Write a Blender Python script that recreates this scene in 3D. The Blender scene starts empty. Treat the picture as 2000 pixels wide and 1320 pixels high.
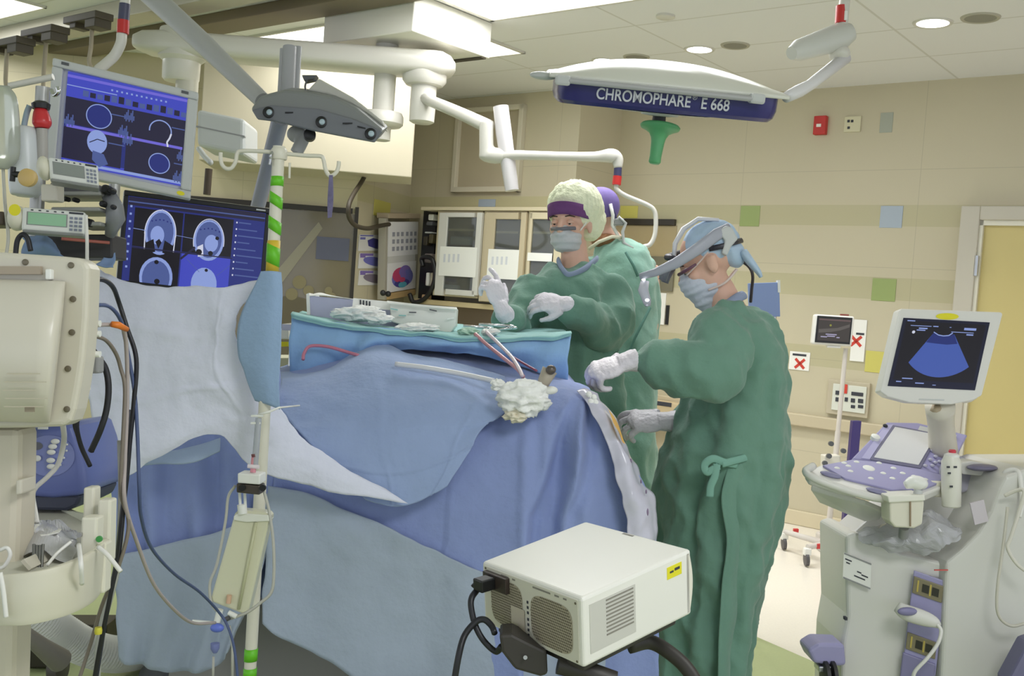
import bpy, bmesh, math, random
from mathutils import Vector, Matrix, noise
import numpy as np
random.seed(7)
PI = math.pi
scene = bpy.context.scene
COL = scene.collection
V = Vector
# ---------------------------------------------------------------- camera
F, PITCH, ROLL, YAW, CH = 1980.0, 0.04226, 0.0710, 0.667, 1.40
CAM = V((0, 0, CH))
FWD = V((0, math.cos(PITCH), -math.sin(PITCH)))
_U0 = V((0, math.sin(PITCH), math.cos(PITCH)))
_R0 = V((1, 0, 0))
RGT = _R0*math.cos(ROLL) + _U0*math.sin(ROLL)
UPV = -_R0*math.sin(ROLL) + _U0*math.cos(ROLL)
EX = V((math.cos(YAW), -math.sin(YAW), 0))      # room axis along the back wall, to the right
EY = V((math.sin(YAW), math.cos(YAW), 0))       # room axis into the back wall
EZ = V((0, 0, 1))
CEIL = 2.91
def ray(x, y): return FWD + RGT*((x-1000)/F) - UPV*((y-660)/F)
def P(x, y, d): return CAM + ray(x, y)*d
def on_plane(x, y, n, c):
    r = ray(x, y); return CAM + r*((c - CAM.dot(n))/r.dot(n))
def at_z(x, y, z): return on_plane(x, y, EZ, z)
def room(a, b, z): return EX*a + EY*b + EZ*z
def M(px, d): return px*d/F                      # a length in the photo at a depth, in metres
cd = bpy.data.cameras.new('camera'); cam = bpy.data.objects.new('camera', cd); COL.objects.link(cam)
cam.matrix_world = Matrix(((RGT.x, UPV.x, -FWD.x, 0), (RGT.y, UPV.y, -FWD.y, 0), (RGT.z, UPV.z, -FWD.z, CH), (0, 0, 0, 1)))
cd.sensor_width = 36; cd.lens = 36*F/2000; cd.clip_start = .05; cd.clip_end = 60
scene.camera = cam
# ---------------------------------------------------------------- materials
def lin(c): return tuple(((v/255+.055)/1.055)**2.4 if v/255 > .04045 else v/255/12.92 for v in c)
MATS = {}
def mat(name, rgb, rough=.5, metal=0, bump=0, bscale=60, var=0, vscale=6, trans=0, alpha=1, emit=None, estr=1, sheen=0, spec=.5, sub=0):
    if name in MATS: return MATS[name]
    m = bpy.data.materials.new(name); m.use_nodes = True
    nt = m.node_tree; b = nt.nodes['Principled BSDF']; L = nt.links.new
    c = lin(rgb) + (1,)
    b.inputs['Base Color'].default_value = c
    b.inputs['Roughness'].default_value = rough; b.inputs['Metallic'].default_value = metal
    b.inputs['Specular IOR Level'].default_value = spec
    if trans: b.inputs['Transmission Weight'].default_value = trans
    if alpha < 1: b.inputs['Alpha'].default_value = alpha
    if sheen: b.inputs['Sheen Weight'].default_value = sheen
    if sub:
        b.inputs['Subsurface Weight'].default_value = sub; b.inputs['Subsurface Radius'].default_value = (.02, .008, .005)
    if emit is not None:
        b.inputs['Emission Color'].default_value = lin(emit) + (1,); b.inputs['Emission Strength'].default_value = estr
    tc = nt.nodes.new('ShaderNodeTexCoord')
    if var:
        n = nt.nodes.new('ShaderNodeTexNoise'); n.inputs['Scale'].default_value = vscale; n.inputs['Detail'].default_value = 4
        L(tc.outputs['Object'], n.inputs['Vector'])
        mx = nt.nodes.new('ShaderNodeMix'); mx.data_type = 'RGBA'; mx.inputs[6].default_value = tuple(max(0, v*(1-var)) for v in c[:3])+(1,)
        mx.inputs[7].default_value = tuple(min(1, v*(1+var)) for v in c[:3])+(1,)
        L(n.outputs['Fac'], mx.inputs[0]); L(mx.outputs[2], b.inputs['Base Color'])
    if bump:
        n = nt.nodes.new('ShaderNodeTexNoise'); n.inputs['Scale'].default_value = bscale; n.inputs['Detail'].default_value = 3
        L(tc.outputs['Object'], n.inputs['Vector'])
        bp = nt.nodes.new('ShaderNodeBump'); bp.inputs['Strength'].default_value = bump; bp.inputs['Distance'].default_value = .01
        L(n.outputs['Fac'], bp.inputs['Height']); L(bp.outputs['Normal'], b.inputs['Normal'])
    MATS[name] = m
    return m
# ---------------------------------------------------------------- objects
def link(o, parent=None):
    COL.objects.link(o)
    if parent is not None:
        o.parent = parent; o.matrix_parent_inverse = parent.matrix_world.inverted()
    return o
def tag(o, label, cat, group=None):
    o['label'] = label; o['category'] = cat
    if group: o['group'] = group
    return o
def thing(name, label, cat, loc, group=None):
    o = bpy.data.objects.new(name, None); o.empty_display_size = .05
    o.matrix_world = Matrix.Translation(loc); COL.objects.link(o)
    return tag(o, label, cat, group)
def struct(o): o['kind'] = 'structure'; return o
def frame_of(d, side=None):
    d = d.normalized()
    a = side if side is not None else (V((0, 0, 1)) if abs(d.z) < .9 else V((1, 0, 0)))
    u = (a - d*a.dot(d))
    if u.length < 1e-4: u = d.orthogonal()
    u.normalize(); return u, d.cross(u).normalized()
def crom(pts, n):
    """Catmull-Rom through points (any tuple length), n steps a span"""
    pts = [np.array(p, float) for p in pts]
    if len(pts) < 3: n0 = n; return [pts[0]+(pts[-1]-pts[0])*i/n0 for i in range(n0+1)]
    e = [2*pts[0]-pts[1]] + pts + [2*pts[-1]-pts[-2]]
    out = []
    for i in range(1, len(e)-2):
        p0, p1, p2, p3 = e[i-1:i+3]
        for k in range(n):
            t = k/n
            out.append(.5*(2*p1+(p2-p0)*t+(2*p0-5*p1+4*p2-p3)*t*t+(3*p1-p0-3*p2+p3)*t**3))
    out.append(pts[-1]); return out
class MB:
    def __init__(self): self.bm = bmesh.new(); self.mi = 0
    def face(self, vs):
        try:
            f = self.bm.faces.new(vs); f.material_index = self.mi; return f
        except ValueError: return None
    def poly(self, pts): self.face([self.bm.verts.new(p) for p in pts]); return self
    def hexa(self, p):            # 8 points: 4 of one face in order, 4 of the opposite face
        v = [self.bm.verts.new(q) for q in p]
        for f in ((0,1,2,3), (7,6,5,4), (0,4,5,1), (1,5,6,2), (2,6,7,3), (3,7,4,0)): self.face([v[i] for i in f])
        return self
    def box(self, c, ax, ay, az):  # half axes
        c = V(c); return self.hexa([c+sx*ax+sy*ay+sz*az for sz in (-1, 1) for sx, sy in ((-1,-1), (1,-1), (1,1), (-1,1))])
    def prism(self, pts, ext):
        ext = V(ext); a = [self.bm.verts.new(p) for p in pts]; b = [self.bm.verts.new(V(p)+ext) for p in pts]
        n = len(pts); self.face(a); self.face(b[::-1])
        for i in range(n): self.face([a[i], b[i], b[(i+1)%n], a[(i+1)%n]])
        return self
    def rings(self, rs, close=True, cap=True):
        vs = [[self.bm.verts.new(p) for p in r] for r in rs]; n = len(vs[0])
        for a, b in zip(vs, vs[1:]):
            for i in range(n if close else n-1): self.face([a[i], a[(i+1)%n], b[(i+1)%n], b[i]])
        if cap and close: self.face(vs[0][::-1]); self.face(vs[-1])
        return self
    def tube(self, pts, r, n=10, side=None, flat=1, cap=True):   # r: number or list; flat: minor/major ratio
        pts = [V(p) for p in pts]; m = len(pts)
        if not isinstance(r, (list, tuple)): r = [r]*m
        rs = []; u = None
        for i in range(m):
            d = (pts[min(i+1, m-1)]-pts[max(i-1, 0)])
            if d.length < 1e-7: d = V((0, 0, 1))
            d.normalize()
            if u is None or side is not None: u, w = frame_of(d, side)
            else:
                u = (u - d*u.dot(d)); u = u.normalized() if u.length > 1e-5 else d.orthogonal().normalized(); w = d.cross(u)
            ra, rb = r[i] if isinstance(r[i], (list, tuple)) else (r[i], r[i]*flat)
            rs.append([pts[i] + u*(ra*math.cos(2*PI*k/n)) + w*(rb*math.sin(2*PI*k/n)) for k in range(n)])
        return self.rings(rs, cap=cap)
    def curve(self, pts, r, n=8, steps=8, **k):
        q = [V(p) for p in crom([tuple(p) for p in pts], steps)]; return self.tube(q, r, n, **k)
    def vtube(self, pr, n=14, steps=5, side=None, flat=1):  # list of (point, radius or (ra,rb))
        rows = crom([tuple(p)+(tuple(r) if isinstance(r, (tuple, list)) else (r, r*flat)) for p, r in pr], steps)
        return self.tube([V(q[:3]) for q in rows], [(max(q[3], 1e-4), max(q[4], 1e-4)) for q in rows], n, side=side)
    def lathe(self, o, axis, prof, n=24, side=None):  # prof: (radius, along axis)
        o = V(o); ax = V(axis).normalized(); u, w = frame_of(ax, side)
        return self.rings([[o+ax*h+u*(r*math.cos(2*PI*k/n))+w*(r*math.sin(2*PI*k/n)) for k in range(n)] for r, h in prof])
    def cyl(self, a, b, r, n=20): return self.tube([a, b], r, n)
    def ell(self, c, ax, ay, az, n=16, m=10):
        c = V(c); rs = []
        for j in range(1, m):
            t = PI*j/m; rs.append([c + az*math.cos(t) + (ax*math.cos(2*PI*k/n)+ay*math.sin(2*PI*k/n))*math.sin(t) for k in range(n)])
        vs = [[self.bm.verts.new(p) for p in r] for r in rs]
        a = self.bm.verts.new(c+az); b = self.bm.verts.new(c-az)
        for k in range(n):
            self.face([a, vs[0][k], vs[0][(k+1)%n]]); self.face([b, vs[-1][(k+1)%n], vs[-1][k]])
        for p, q in zip(vs, vs[1:]):
            for k in range(n): self.face([p[k], q[k], q[(k+1)%n], p[(k+1)%n]])
        return self
    def ball(self, c, r, n=14, m=9): return self.ell(c, V((r,0,0)), V((0,r,0)), V((0,0,r)), n, m)
    def grid(self, rows):
        vs = [[self.bm.verts.new(p) for p in r] for r in rows]
        for a, b in zip(vs, vs[1:]):
            for i in range(len(a)-1): self.face([a[i], a[i+1], b[i+1], b[i]])
        return self
    def build(self, name, m, parent=None, bevel=0, smooth=None, solid=0, seg=2, sub=0, remesh=0, sm=0, fn=None, off=0, recalc=True):
        if recalc: bmesh.ops.recalc_face_normals(self.bm, faces=self.bm.faces)
        me = bpy.data.meshes.new(name); self.bm.to_mesh(me); self.bm.free()
        ms = m if isinstance(m, (list, tuple)) else [m]
        for q in ms: me.materials.append(q)
        o = bpy.data.objects.new(name, me)
        mods = False
        if remesh:
            r = o.modifiers.new('r', 'REMESH'); r.mode = 'VOXEL'; r.voxel_size = remesh; mods = True
        if sm:
            s = o.modifiers.new('s', 'SMOOTH'); s.iterations = sm; s.factor = .5; mods = True
        if mods:
            me = bake(o, ms)
        if fn:
            nrm = [v.normal.copy() for v in me.vertices]
            for v, n in zip(me.vertices, nrm): v.co = fn(v.co.copy(), n)
        if solid:
            s = o.modifiers.new('solid', 'SOLIDIFY'); s.thickness = solid; s.offset = off
        if sub:
            s = o.modifiers.new('sub', 'SUBSURF'); s.levels = s.render_levels = sub
        if bevel:
            b = o.modifiers.new('bevel', 'BEVEL'); b.width = bevel; b.segments = seg; b.limit_method = 'ANGLE'; b.angle_limit = .6
        if solid or sub or bevel: me = bake(o, ms)
        if smooth is None: smooth = bool(remesh or sub)
        if smooth is True: me.shade_smooth()
        elif smooth:
            me.shade_smooth(); me.set_sharp_from_angle(angle=smooth)
        return link(o, parent)
def bake(o, ms):
    COL.objects.link(o); dg = bpy.context.evaluated_depsgraph_get()
    me = bpy.data.meshes.new_from_object(o.evaluated_get(dg)); COL.objects.unlink(o)
    o.modifiers.clear(); o.data = me; me.name = o.name
    if len(me.materials) == 0:
        for q in ms: me.materials.append(q)
    return me
A40 = .7
class Fr:
    """A frame on a flat face: O, U across, V down (full extents), N towards the viewer"""
    def __init__(s, TL, TR, BL, size=None):
        s.O = V(TL); s.U = V(TR)-s.O; s.V = V(BL)-s.O
        s.N = s.U.cross(s.V).normalized()
        if s.N.dot(CAM - s.O) < 0: s.N = -s.N
    def p(s, u, v, w=0): return s.O + s.U*u + s.V*v + s.N*w
    def box(s, mb, u0, u1, v0, v1, w0, w1):
        q = [(u0,v0), (u1,v0), (u1,v1), (u0,v1)]
        mb.hexa([s.p(a, b, w0) for a, b in q]+[s.p(a, b, w1) for a, b in q]); return mb
    def rect(s, mb, u0, u1, v0, v1, w): mb.poly([s.p(u0,v0,w), s.p(u1,v0,w), s.p(u1,v1,w), s.p(u0,v1,w)]); return mb
    def ring(s, mb, u0, u1, v0, v1, iu, iv, w0, w1):   # rectangular frame
        s.box(mb, u0, u1, v0, v0+iv, w0, w1); s.box(mb, u0, u1, v1-iv, v1, w0, w1)
        s.box(mb, u0, u0+iu, v0+iv, v1-iv, w0, w1); s.box(mb, u1-iu, u1, v0+iv, v1-iv, w0, w1); return mb
    def blob(s, mb, pts, w): mb.poly([s.p(a, b, w) for a, b in pts]); return mb
    def disc(s, mb, u, v, ru, w, n=24, rv=None):
        asp = s.U.length/s.V.length; rv = ru*asp if rv is None else rv
        mb.poly([s.p(u+ru*math.cos(2*PI*k/n), v+rv*math.sin(2*PI*k/n), w) for k in range(n)]); return mb
    def line(s, mb, pts, t, w):      # t: thickness in u
        for (a, b), (c, d) in zip(pts, pts[1:]):
            p, q = s.p(a, b, w), s.p(c, d, w); e = (q-p)
            if e.length < 1e-6: continue
            n = e.cross(s.N).normalized()*(t*s.U.length/2); mb.poly([p-n, q-n, q+n, p+n])
        return mb
    def arc(s, u, v, ru, a0, a1, n=20, rv=None):
        asp = s.U.length/s.V.length; rv = ru*asp if rv is None else rv
        return [(u+ru*math.cos(a0+(a1-a0)*k/n), v+rv*math.sin(a0+(a1-a0)*k/n)) for k in range(n+1)]
def sheet(rows, nu=10, nv=10, fn=None):
    """rows of (px, py, depth) control points -> dense grid of world points"""
    a = [crom(r, nu) for r in rows]; cols = list(zip(*a)); b = [crom(c, nv) for c in cols]
    g = [[P(*q) for q in r] for r in zip(*b)]
    if fn:
        R = len(g); C = len(g[0])
        g = [[p + fn(i/(C-1), j/(R-1), p) for i, p in enumerate(r)] for j, r in enumerate(g)]
    return g
def wob(p, s, a, seed=0): return V((noise.noise(p*s+V((seed, 0, 0))), noise.noise(p*s+V((0, seed+9, 0))), noise.noise(p*s+V((0, 0, seed+17)))))*a
def text_mesh(name, s, fr_o, ux, uy, size, m, parent, depth=.0008, n=None, align='LEFT', bold=0.0, sx=1.0):
    cu = bpy.data.curves.new(name, 'FONT'); cu.body = s; cu.size = size; cu.align_x = align; cu.extrude = depth; cu.offset = bold
    t = bpy.data.objects.new(name, cu); COL.objects.link(t)
    dg = bpy.context.evaluated_depsgraph_get(); dg.update()
    me = bpy.data.meshes.new_from_object(t.evaluated_get(dg)); COL.objects.unlink(t); bpy.data.objects.remove(t)
    me.transform(Matrix.Diagonal((sx, 1, 1, 1)))
    x = ux.normalized(); y = (uy - x*uy.dot(x)).normalized(); z = x.cross(y)
    me.transform(Matrix(((x.x, y.x, z.x, fr_o.x), (x.y, y.y, z.y, fr_o.y), (x.z, y.z, z.z, fr_o.z), (0, 0, 0, 1))))
    me.materials.clear(); me.materials.append(m)
    o = bpy.data.objects.new(name, me); return link(o, parent)
def flat(name, f, m, parent, mb): return mb.build(name, m, parent, recalc=False)
# common materials
white = mat('white_plastic', (238, 238, 232), .35)
cream = mat('cream_plastic', (226, 220, 204), .4)
grey = mat('grey_plastic', (150, 150, 150), .45)
lgrey = mat('light_grey_plastic', (200, 202, 200), .4)
dgrey = mat('dark_grey_plastic', (86, 88, 92), .45)
black = mat('black_plastic', (26, 26, 28), .4)
steel = mat('brushed_steel', (190, 192, 195), .28, 1)
chrome = mat('chrome', (215, 216, 218), .12, 1)
boomw = mat('boom_white_paint', (214, 211, 201), .3)
red = mat('red_plastic', (196, 44, 40), .4)
navy = mat('navy_plastic', (58, 58, 92), .4)
paper = mat('paper_white', (243, 242, 236), .8)
inkd = mat('dark_ink', (60, 62, 70), .8)
yel = mat('yellow_sticker', (232, 222, 40), .6)
# ================================================================ the room
BW = EY.dot(at_z(1580, 1030, 0))                  # back wall plane
def on_back(x, y, c=None): return on_plane(x, y, EY, BW if c is None else c)
RX = EX.dot(on_back(1209, 300))                   # where the return meets the back wall
LW = EY.dot(on_plane(1128, 300, EX, RX))          # the wall that stands forward, with the cupboards
def on_left(x, y, off=0): return on_plane(x, y, EY, LW-off)
zb = lambda x, y: on_back(x, y).z
# wall material: large pale panels, olive bands, faint joints (heights in metres, where the tiles really are)
def wall_mat(name, base, band, bands, jx=1.2, jz=.62, z0=0.0, axis=EX):
    m = bpy.data.materials.new(name); m.use_nodes = True; nt = m.node_tree; L = nt.links.new; N = nt.nodes.new
    b = nt.nodes['Principled BSDF']; b.inputs['Roughness'].default_value = .42
    g = N('ShaderNodeNewGeometry'); sp = N('ShaderNodeSeparateXYZ'); L(g.outputs['Position'], sp.inputs[0])
    def math_(op, a, c=None):
        n = N('ShaderNodeMath'); n.operation = op
        for i, q in enumerate((a, c)):
            if q is None: continue
            if isinstance(q, (int, float)): n.inputs[i].default_value = q
            else: L(q, n.inputs[i])
        return n.outputs[0]
    dt = N('ShaderNodeVectorMath'); dt.operation = 'DOT_PRODUCT'; L(g.outputs['Position'], dt.inputs[0]); dt.inputs[1].default_value = axis
    z = sp.outputs[2]; tot = None
    for lo, hi in bands:
        q = math_('MULTIPLY', math_('GREATER_THAN', z, lo), math_('LESS_THAN', z, hi)); tot = q if tot is None else math_('ADD', tot, q)
    no = N('ShaderNodeTexNoise'); no.inputs['Scale'].default_value = 1.3; L(g.outputs['Position'], no.inputs['Vector'])
    mx = N('ShaderNodeMix'); mx.data_type = 'RGBA'; c = lin(base)
    mx.inputs[6].default_value = tuple(v*.94 for v in c)+(1,); mx.inputs[7].default_value = tuple(v*1.05 for v in c)+(1,); L(no.outputs['Fac'], mx.inputs[0])
    m2 = N('ShaderNodeMix'); m2.data_type = 'RGBA'; L(mx.outputs[2], m2.inputs[6]); m2.inputs[7].default_value = lin(band)+(1,)
    if tot is not None: L(tot, m2.inputs[0])
    else: m2.inputs[0].default_value = 0
    fx = math_('LESS_THAN', math_('FRACT', math_('MULTIPLY', math_('ADD', dt.outputs['Value'], 50), 1/jx)), .004/jx)
    fz = math_('LESS_THAN', math_('FRACT', math_('MULTIPLY', math_('ADD', z, 50-z0), 1/jz)), .004/jz)
    j = math_('MULTIPLY', math_('MAXIMUM', fx, fz), .35)
    m3 = N('ShaderNodeMix'); m3.data_type = 'RGBA'; L(j, m3.inputs[0]); L(m2.outputs[2], m3.inputs[6]); m3.inputs[7].default_value = tuple(v*.5 for v in c)+(1,)
    L(m3.outputs[2], b.inputs['Base Color']); return m
b1 = (zb(1600, 440), zb(1600, 400)); b2 = (zb(1600, 578), zb(1600, 536)); b3 = (zb(1720, 728), zb(1720, 686))
WB = wall_mat('cream_wall_panels', (200, 191, 164), (187, 180, 146), [b1, b2, b3], z0=b1[1])
WL = wall_mat('cream_wall_panels_beside_cupboards', (200, 191, 164), (192, 185, 146), [(zb(1600, 440), zb(1600, 400))], z0=b1[1])
WA = wall_mat('warm_cream_wall', (202, 192, 158), (206, 196, 140), [], axis=V((1, 0, 0)))
def wall(name, a, b, m, z0=0, z1=CEIL, t=.1, back=None):
    a, b = V(a), V(b); a.z = b.z = z0; d = (b-a).normalized(); n = d.cross(EZ)
    if n.dot(CAM-a) > 0: n = -n
    return struct(MB().prism([a, b, b+EZ*(z1-z0), a+EZ*(z1-z0)], n*t).build(name, m))
C1 = EX*RX + EY*BW; C2 = EX*RX + EY*LW
C3 = on_left(808, 300); C3.z = 0
C4 = P(694, 450, 7.35); C4.z = 0
C5 = P(-260, 450, 7.0); C5.z = 0
wall('wall_back', C1, EX*(RX+7) + EY*BW, WB)
wall('wall_return', C2+EY*.1, C1, WL)
wall('wall_cupboards', C3, C2, WL)
wall('wall_posters', C4, C3, WL)
wall('wall_left', C5, C4, WA)
# floor: pale sheet vinyl with a green field under the table
fm = mat('pale_vinyl_floor', (244, 238, 226), .28, spec=.4)
def floor_mat():
    nt = fm.node_tree; L = nt.links.new; N = nt.nodes.new; b = nt.nodes['Principled BSDF']
    p, q = at_z(1470, 1240, 0), at_z(1585, 1290, 0); e = (q-p).normalized(); n = e.cross(EZ)
    if n.dot(at_z(900, 1250, 0)-p) < 0: n = -n
    p2 = at_z(1468, 1238, 0); n2 = -EY
    g = N('ShaderNodeNewGeometry')
    def side(nv, pt):
        d = N('ShaderNodeVectorMath'); d.operation = 'DOT_PRODUCT'; L(g.outputs['Position'], d.inputs[0]); d.inputs[1].default_value = nv
        k = N('ShaderNodeMath'); k.operation = 'GREATER_THAN'; L(d.outputs['Value'], k.inputs[0]); k.inputs[1].default_value = nv.dot(pt); return k.outputs[0]
    no = N('ShaderNodeTexNoise'); no.inputs['Scale'].default_value = 90; L(g.outputs['Position'], no.inputs['Vector'])
    mx = N('ShaderNodeMix'); mx.data_type = 'RGBA'; c = lin((244, 238, 226)); c2 = lin((180, 192, 142))
    mx.inputs[6].default_value = c+(1,); mx.inputs[7].default_value = c2+(1,); L(side(n, p), mx.inputs[0])
    m2 = N('ShaderNodeMix'); m2.data_type = 'RGBA'; m2.blend_type = 'MULTIPLY'; m2.inputs[0].default_value = .12
    L(mx.outputs[2], m2.inputs[6]); L(no.outputs['Fac'], m2.inputs[7]); L(m2.outputs[2], b.inputs['Base Color'])
floor_mat()
X0, X1, Y0, Y1 = -9.5, 7.0, -1.6, 11.5
struct(MB().box(V((-1.2, 4.5, -.05)), EX*9, EY*8, EZ*.05).build('floor', fm))
# ceiling: lay-in tiles with thin joints
cm = mat('ceiling_tile', (232, 232, 232), .8)
def ceil_mat():
    nt = cm.node_tree; L = nt.links.new; N = nt.nodes.new; b = nt.nodes['Principled BSDF']
    g = N('ShaderNodeNewGeometry'); outs = []
    for ax, s, o in ((EX, 1.2, RX), (EY, .6, BW)):
        d = N('ShaderNodeVectorMath'); d.operation = 'DOT_PRODUCT'; L(g.outputs['Position'], d.inputs[0]); d.inputs[1].default_value = ax
        a = N('ShaderNodeMath'); a.operation = 'ADD'; L(d.outputs['Value'], a.inputs[0]); a.inputs[1].default_value = s*40-o
        f = N('ShaderNodeMath'); f.operation = 'MULTIPLY'; L(a.outputs[0], f.inputs[0]); f.inputs[1].default_value = 1/s
        r = N('ShaderNodeMath'); r.operation = 'FRACT'; L(f.outputs[0], r.inputs[0])
        k = N('ShaderNodeMath'); k.operation = 'LESS_THAN'; L(r.outputs[0], k.inputs[0]); k.inputs[1].default_value = .014/s; outs.append(k.outputs[0])
    mxm = N('ShaderNodeMath'); mxm.operation = 'MAXIMUM'; L(outs[0], mxm.inputs[0]); L(outs[1], mxm.inputs[1])
    mx = N('ShaderNodeMix'); mx.data_type = 'RGBA'; L(mxm.outputs[0], mx.inputs[0])
    mx.inputs[6].default_value = lin((232, 232, 232))+(1,); mx.inputs[7].default_value = lin((212, 211, 206))+(1,); L(mx.outputs[2], b.inputs['Base Color'])
ceil_mat()
struct(MB().box(V((-1.2, 4.7, CEIL+.05)), EX*9, EY*8, EZ*.05).build('ceiling', cm))
# bumper rail and skirting on the back wall
za, zc = zb(1600, 812), zb(1600, 836)
rail_m = mat('tan_bumper_rail', (196, 184, 156), .45)
def strip(name, c, a0, a1, z0, z1, t, m):
    p, q = EX*a0+EY*c, EX*a1+EY*c
    return struct(MB().prism([p+EZ*z0, q+EZ*z0, q+EZ*z1, p+EZ*z1], -EY*t).build(name, m, bevel=.008))
DJ = EX.dot(on_back(1866, 600))
strip('trim_1', BW, RX+.02, DJ-.03, zc, za, .045, rail_m)
strip('baseboard_back', BW, RX, DJ-.02, 0, .1, .014, mat('cream_skirting', (214, 202, 172), .5))
# coloured accent tiles in the wall
acc = [('green', (152, 168, 104), 1446, 1484, 402, 442), ('blue', (168, 180, 194), 1719, 1763, 402, 445), ('green', (152, 168, 104), 1703, 1750, 544, 588),
       ('yellow', (206, 198, 104), 1690, 1735, 686, 728), ('grey', (168, 172, 158), 1719, 1744, 220, 259), ('yellow', (206, 198, 104), 1212, 1246, 402, 426), ('green', (166, 178, 130), 1296, 1318, 338, 340)]
def wall_quad(pf, x0, x1, y0, y1, off=.004):
    c = pf((x0+x1)/2, (y0+y1)/2); l, r = pf(x0, (y0+y1)/2), pf(x1, (y0+y1)/2); t, b = pf((x0+x1)/2, y0), pf((x0+x1)/2, y1)
    return EX.dot(l), EX.dot(r), b.z, t.z, EY.dot(c)
k = 3
def flat_on_wall(name, pf, x0, x1, y0, y1, t, m, parent=None, bevel=.002):
    a0, a1, z0, z1, c = wall_quad(pf, x0, x1, y0, y1)
    p, q = EX*a0+EY*c, EX*a1+EY*c
    return MB().prism([p+EZ*z0, q+EZ*z0, q+EZ*z1, p+EZ*z1], -EY*t).build(name, m, parent, bevel=bevel)
for nm, c, x0, x1, y0, y1 in acc[:6]:
    struct(flat_on_wall('trim_%d' % k, on_back, x0, x1, y0, y1, .004, mat('accent_tile_'+nm, c, .4))); k += 1
for (nm, c, x0, x1, y0, y1) in (('blue', (168, 180, 194), 935, 968, 389, 404), ('yellow', (206, 198, 104), 730, 762, 388, 420)):
    pf = on_left if x0 > 800 else None
    if pf is None:
        n = (C3-C4).normalized().cross(EZ)
        d = (C3-C4).normalized(); a = on_plane(x0, 404, n, n.dot(C4)); b = on_plane(x1, 404, n, n.dot(C4)); z0 = on_plane(x0, y1, n, n.dot(C4)).z; z1 = on_plane(x0, y0, n, n.dot(C4)).z
        a.z = b.z = z0; nn = n if n.dot(CAM-a) > 0 else -n
        o = MB().prism([a, b, b+EZ*(z1-z0), a+EZ*(z1-z0)], nn*.004).build('trim_%d' % k, mat('accent_tile_'+nm, c, .4))
    else: o = flat_on_wall('trim_%d' % k, pf, x0, x1, y0, y1, .004, mat('accent_tile_'+nm, c, .4))
    struct(o); k += 1
# door on the right with its metal frame
fmetal = mat('door_frame_paint', (196, 190, 176), .4)
a0 = EX.dot(on_back(1868, 600)); a1 = EX.dot(on_back(1905, 600)); ztop = zb(1890, 405); zin = zb(1905, 432)
mb = MB()
def rb(mb, a0, a1, b0, b1, z0, z1): return mb.box(EX*(a0+a1)/2+EY*(b0+b1)/2+EZ*(z0+z1)/2, EX*(a1-a0)/2, EY*(b1-b0)/2, EZ*(z1-z0)/2)
rb(mb, a0, a1, BW-.09, BW, 0, ztop); rb(mb, a1+1.05, a1+1.05+(a1-a0), BW-.09, BW, 0, ztop); rb(mb, a1, a1+1.05, BW-.09, BW, zin, ztop)
d1 = struct(mb.build('door_1', fmetal, bevel=.006))
mb = MB(); rb(mb, a1, a1+.02, BW-.07, BW-.01, 0, zin); rb(mb, a1, a1+1.05, BW-.07, BW-.01, zin-.03, zin)
mb.build('door_stop', mat('pale_door_stop', (226, 222, 206), .4), d1)
rb(MB(), 0, 0, 0, 0, 0, 0)
mb = MB(); rb(mb, a1+.02, a1+1.05, BW-.04, BW-.005, .01, zin-.03); mb.build('door_leaf', mat('tan_door_leaf', (206, 190, 128), .45, var=.05, vscale=2), d1)
mb = MB(); hz = zb(1895, 520); mb.cyl(EX*(a1+.004)+EY*(BW-.085)+EZ*(hz-.06), EX*(a1+.004)+EY*(BW-.085)+EZ*(hz+.06), .012); mb.build('hinge', steel, d1)
# window in the cupboard wall (vertical, narrow) with a shade
mb = MB(); x0, x1, y0, y1 = 893, 1024, 210, 376
a0, a1, z0, z1, c = wall_quad(on_left, x0, x1, y0, y1)
rb(mb, a0, a0+.04, c-.05, c, z0, z1); rb(mb, a1-.04, a1, c-.05, c, z0, z1); rb(mb, a0, a1, c-.05, c, z0, z0+.04); rb(mb, a0, a1, c-.05, c, z1-.04, z1)
w1 = struct(mb.build('window_1', mat('window_frame_cream', (214, 206, 184), .4), bevel=.004))
mb = MB(); rb(mb, a0+.04, a1-.04, c-.012, c-.004, z0+.04, z1-.04); mb.build('roller_shade', mat('taupe_roller_shade', (188, 176, 150), .7, var=.05), w1)
# observation window in the left wall: dark head frame, dim room view painted in dulled colours on an opaque pane
LA = (C4-C5).normalized(); LN = LA.cross(EZ); LN = LN if LN.dot(CAM-C5) > 0 else -LN
def on_la(x, y, off=0): return on_plane(x, y, LN, LN.dot(C5)+off)
def la_box(mb, x0, x1, y0, y1, o0, o1):
    l, r = on_la(x0, (y0+y1)/2), on_la(x1, (y0+y1)/2); z1, z0 = on_la((x0+x1)/2, y0).z, on_la((x0+x1)/2, y1).z
    l.z = r.z = z0; e = EZ*(z1-z0)
    return mb.prism([l+LN*o0, r+LN*o0, r+LN*o0+e, l+LN*o0+e], LN*(o1-o0))
mb = MB(); la_box(mb, 340, 690, 394, 404, .0, .03); la_box(mb, 340, 350, 404, 760, 0, .03); la_box(mb, 683, 690, 404, 760, 0, .02)
w2 = struct(mb.build('window_2', mat('dark_bronze_frame', (46, 40, 32), .4)))
mb = MB(); la_box(mb, 350, 683, 405, 760, .002, .008)
mb.build('pane', mat('painted_dim_pane', (112, 103, 80), .12, spec=.8, var=.35, vscale=1.4), w2)  # opaque; the dimness of the next room is in its colour
mb = MB(); la_box(mb, 618, 682, 464, 508, .008, .014); mb.build('painted_dim_screen', mat('dim_blue_screen', (92, 94, 112), .4), w2)
mb = MB(); mb.mi = 0
q = Fr(on_la(540, 400)+LN*.012, on_la(690, 400)+LN*.012, on_la(540, 610)+LN*.012)
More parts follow.
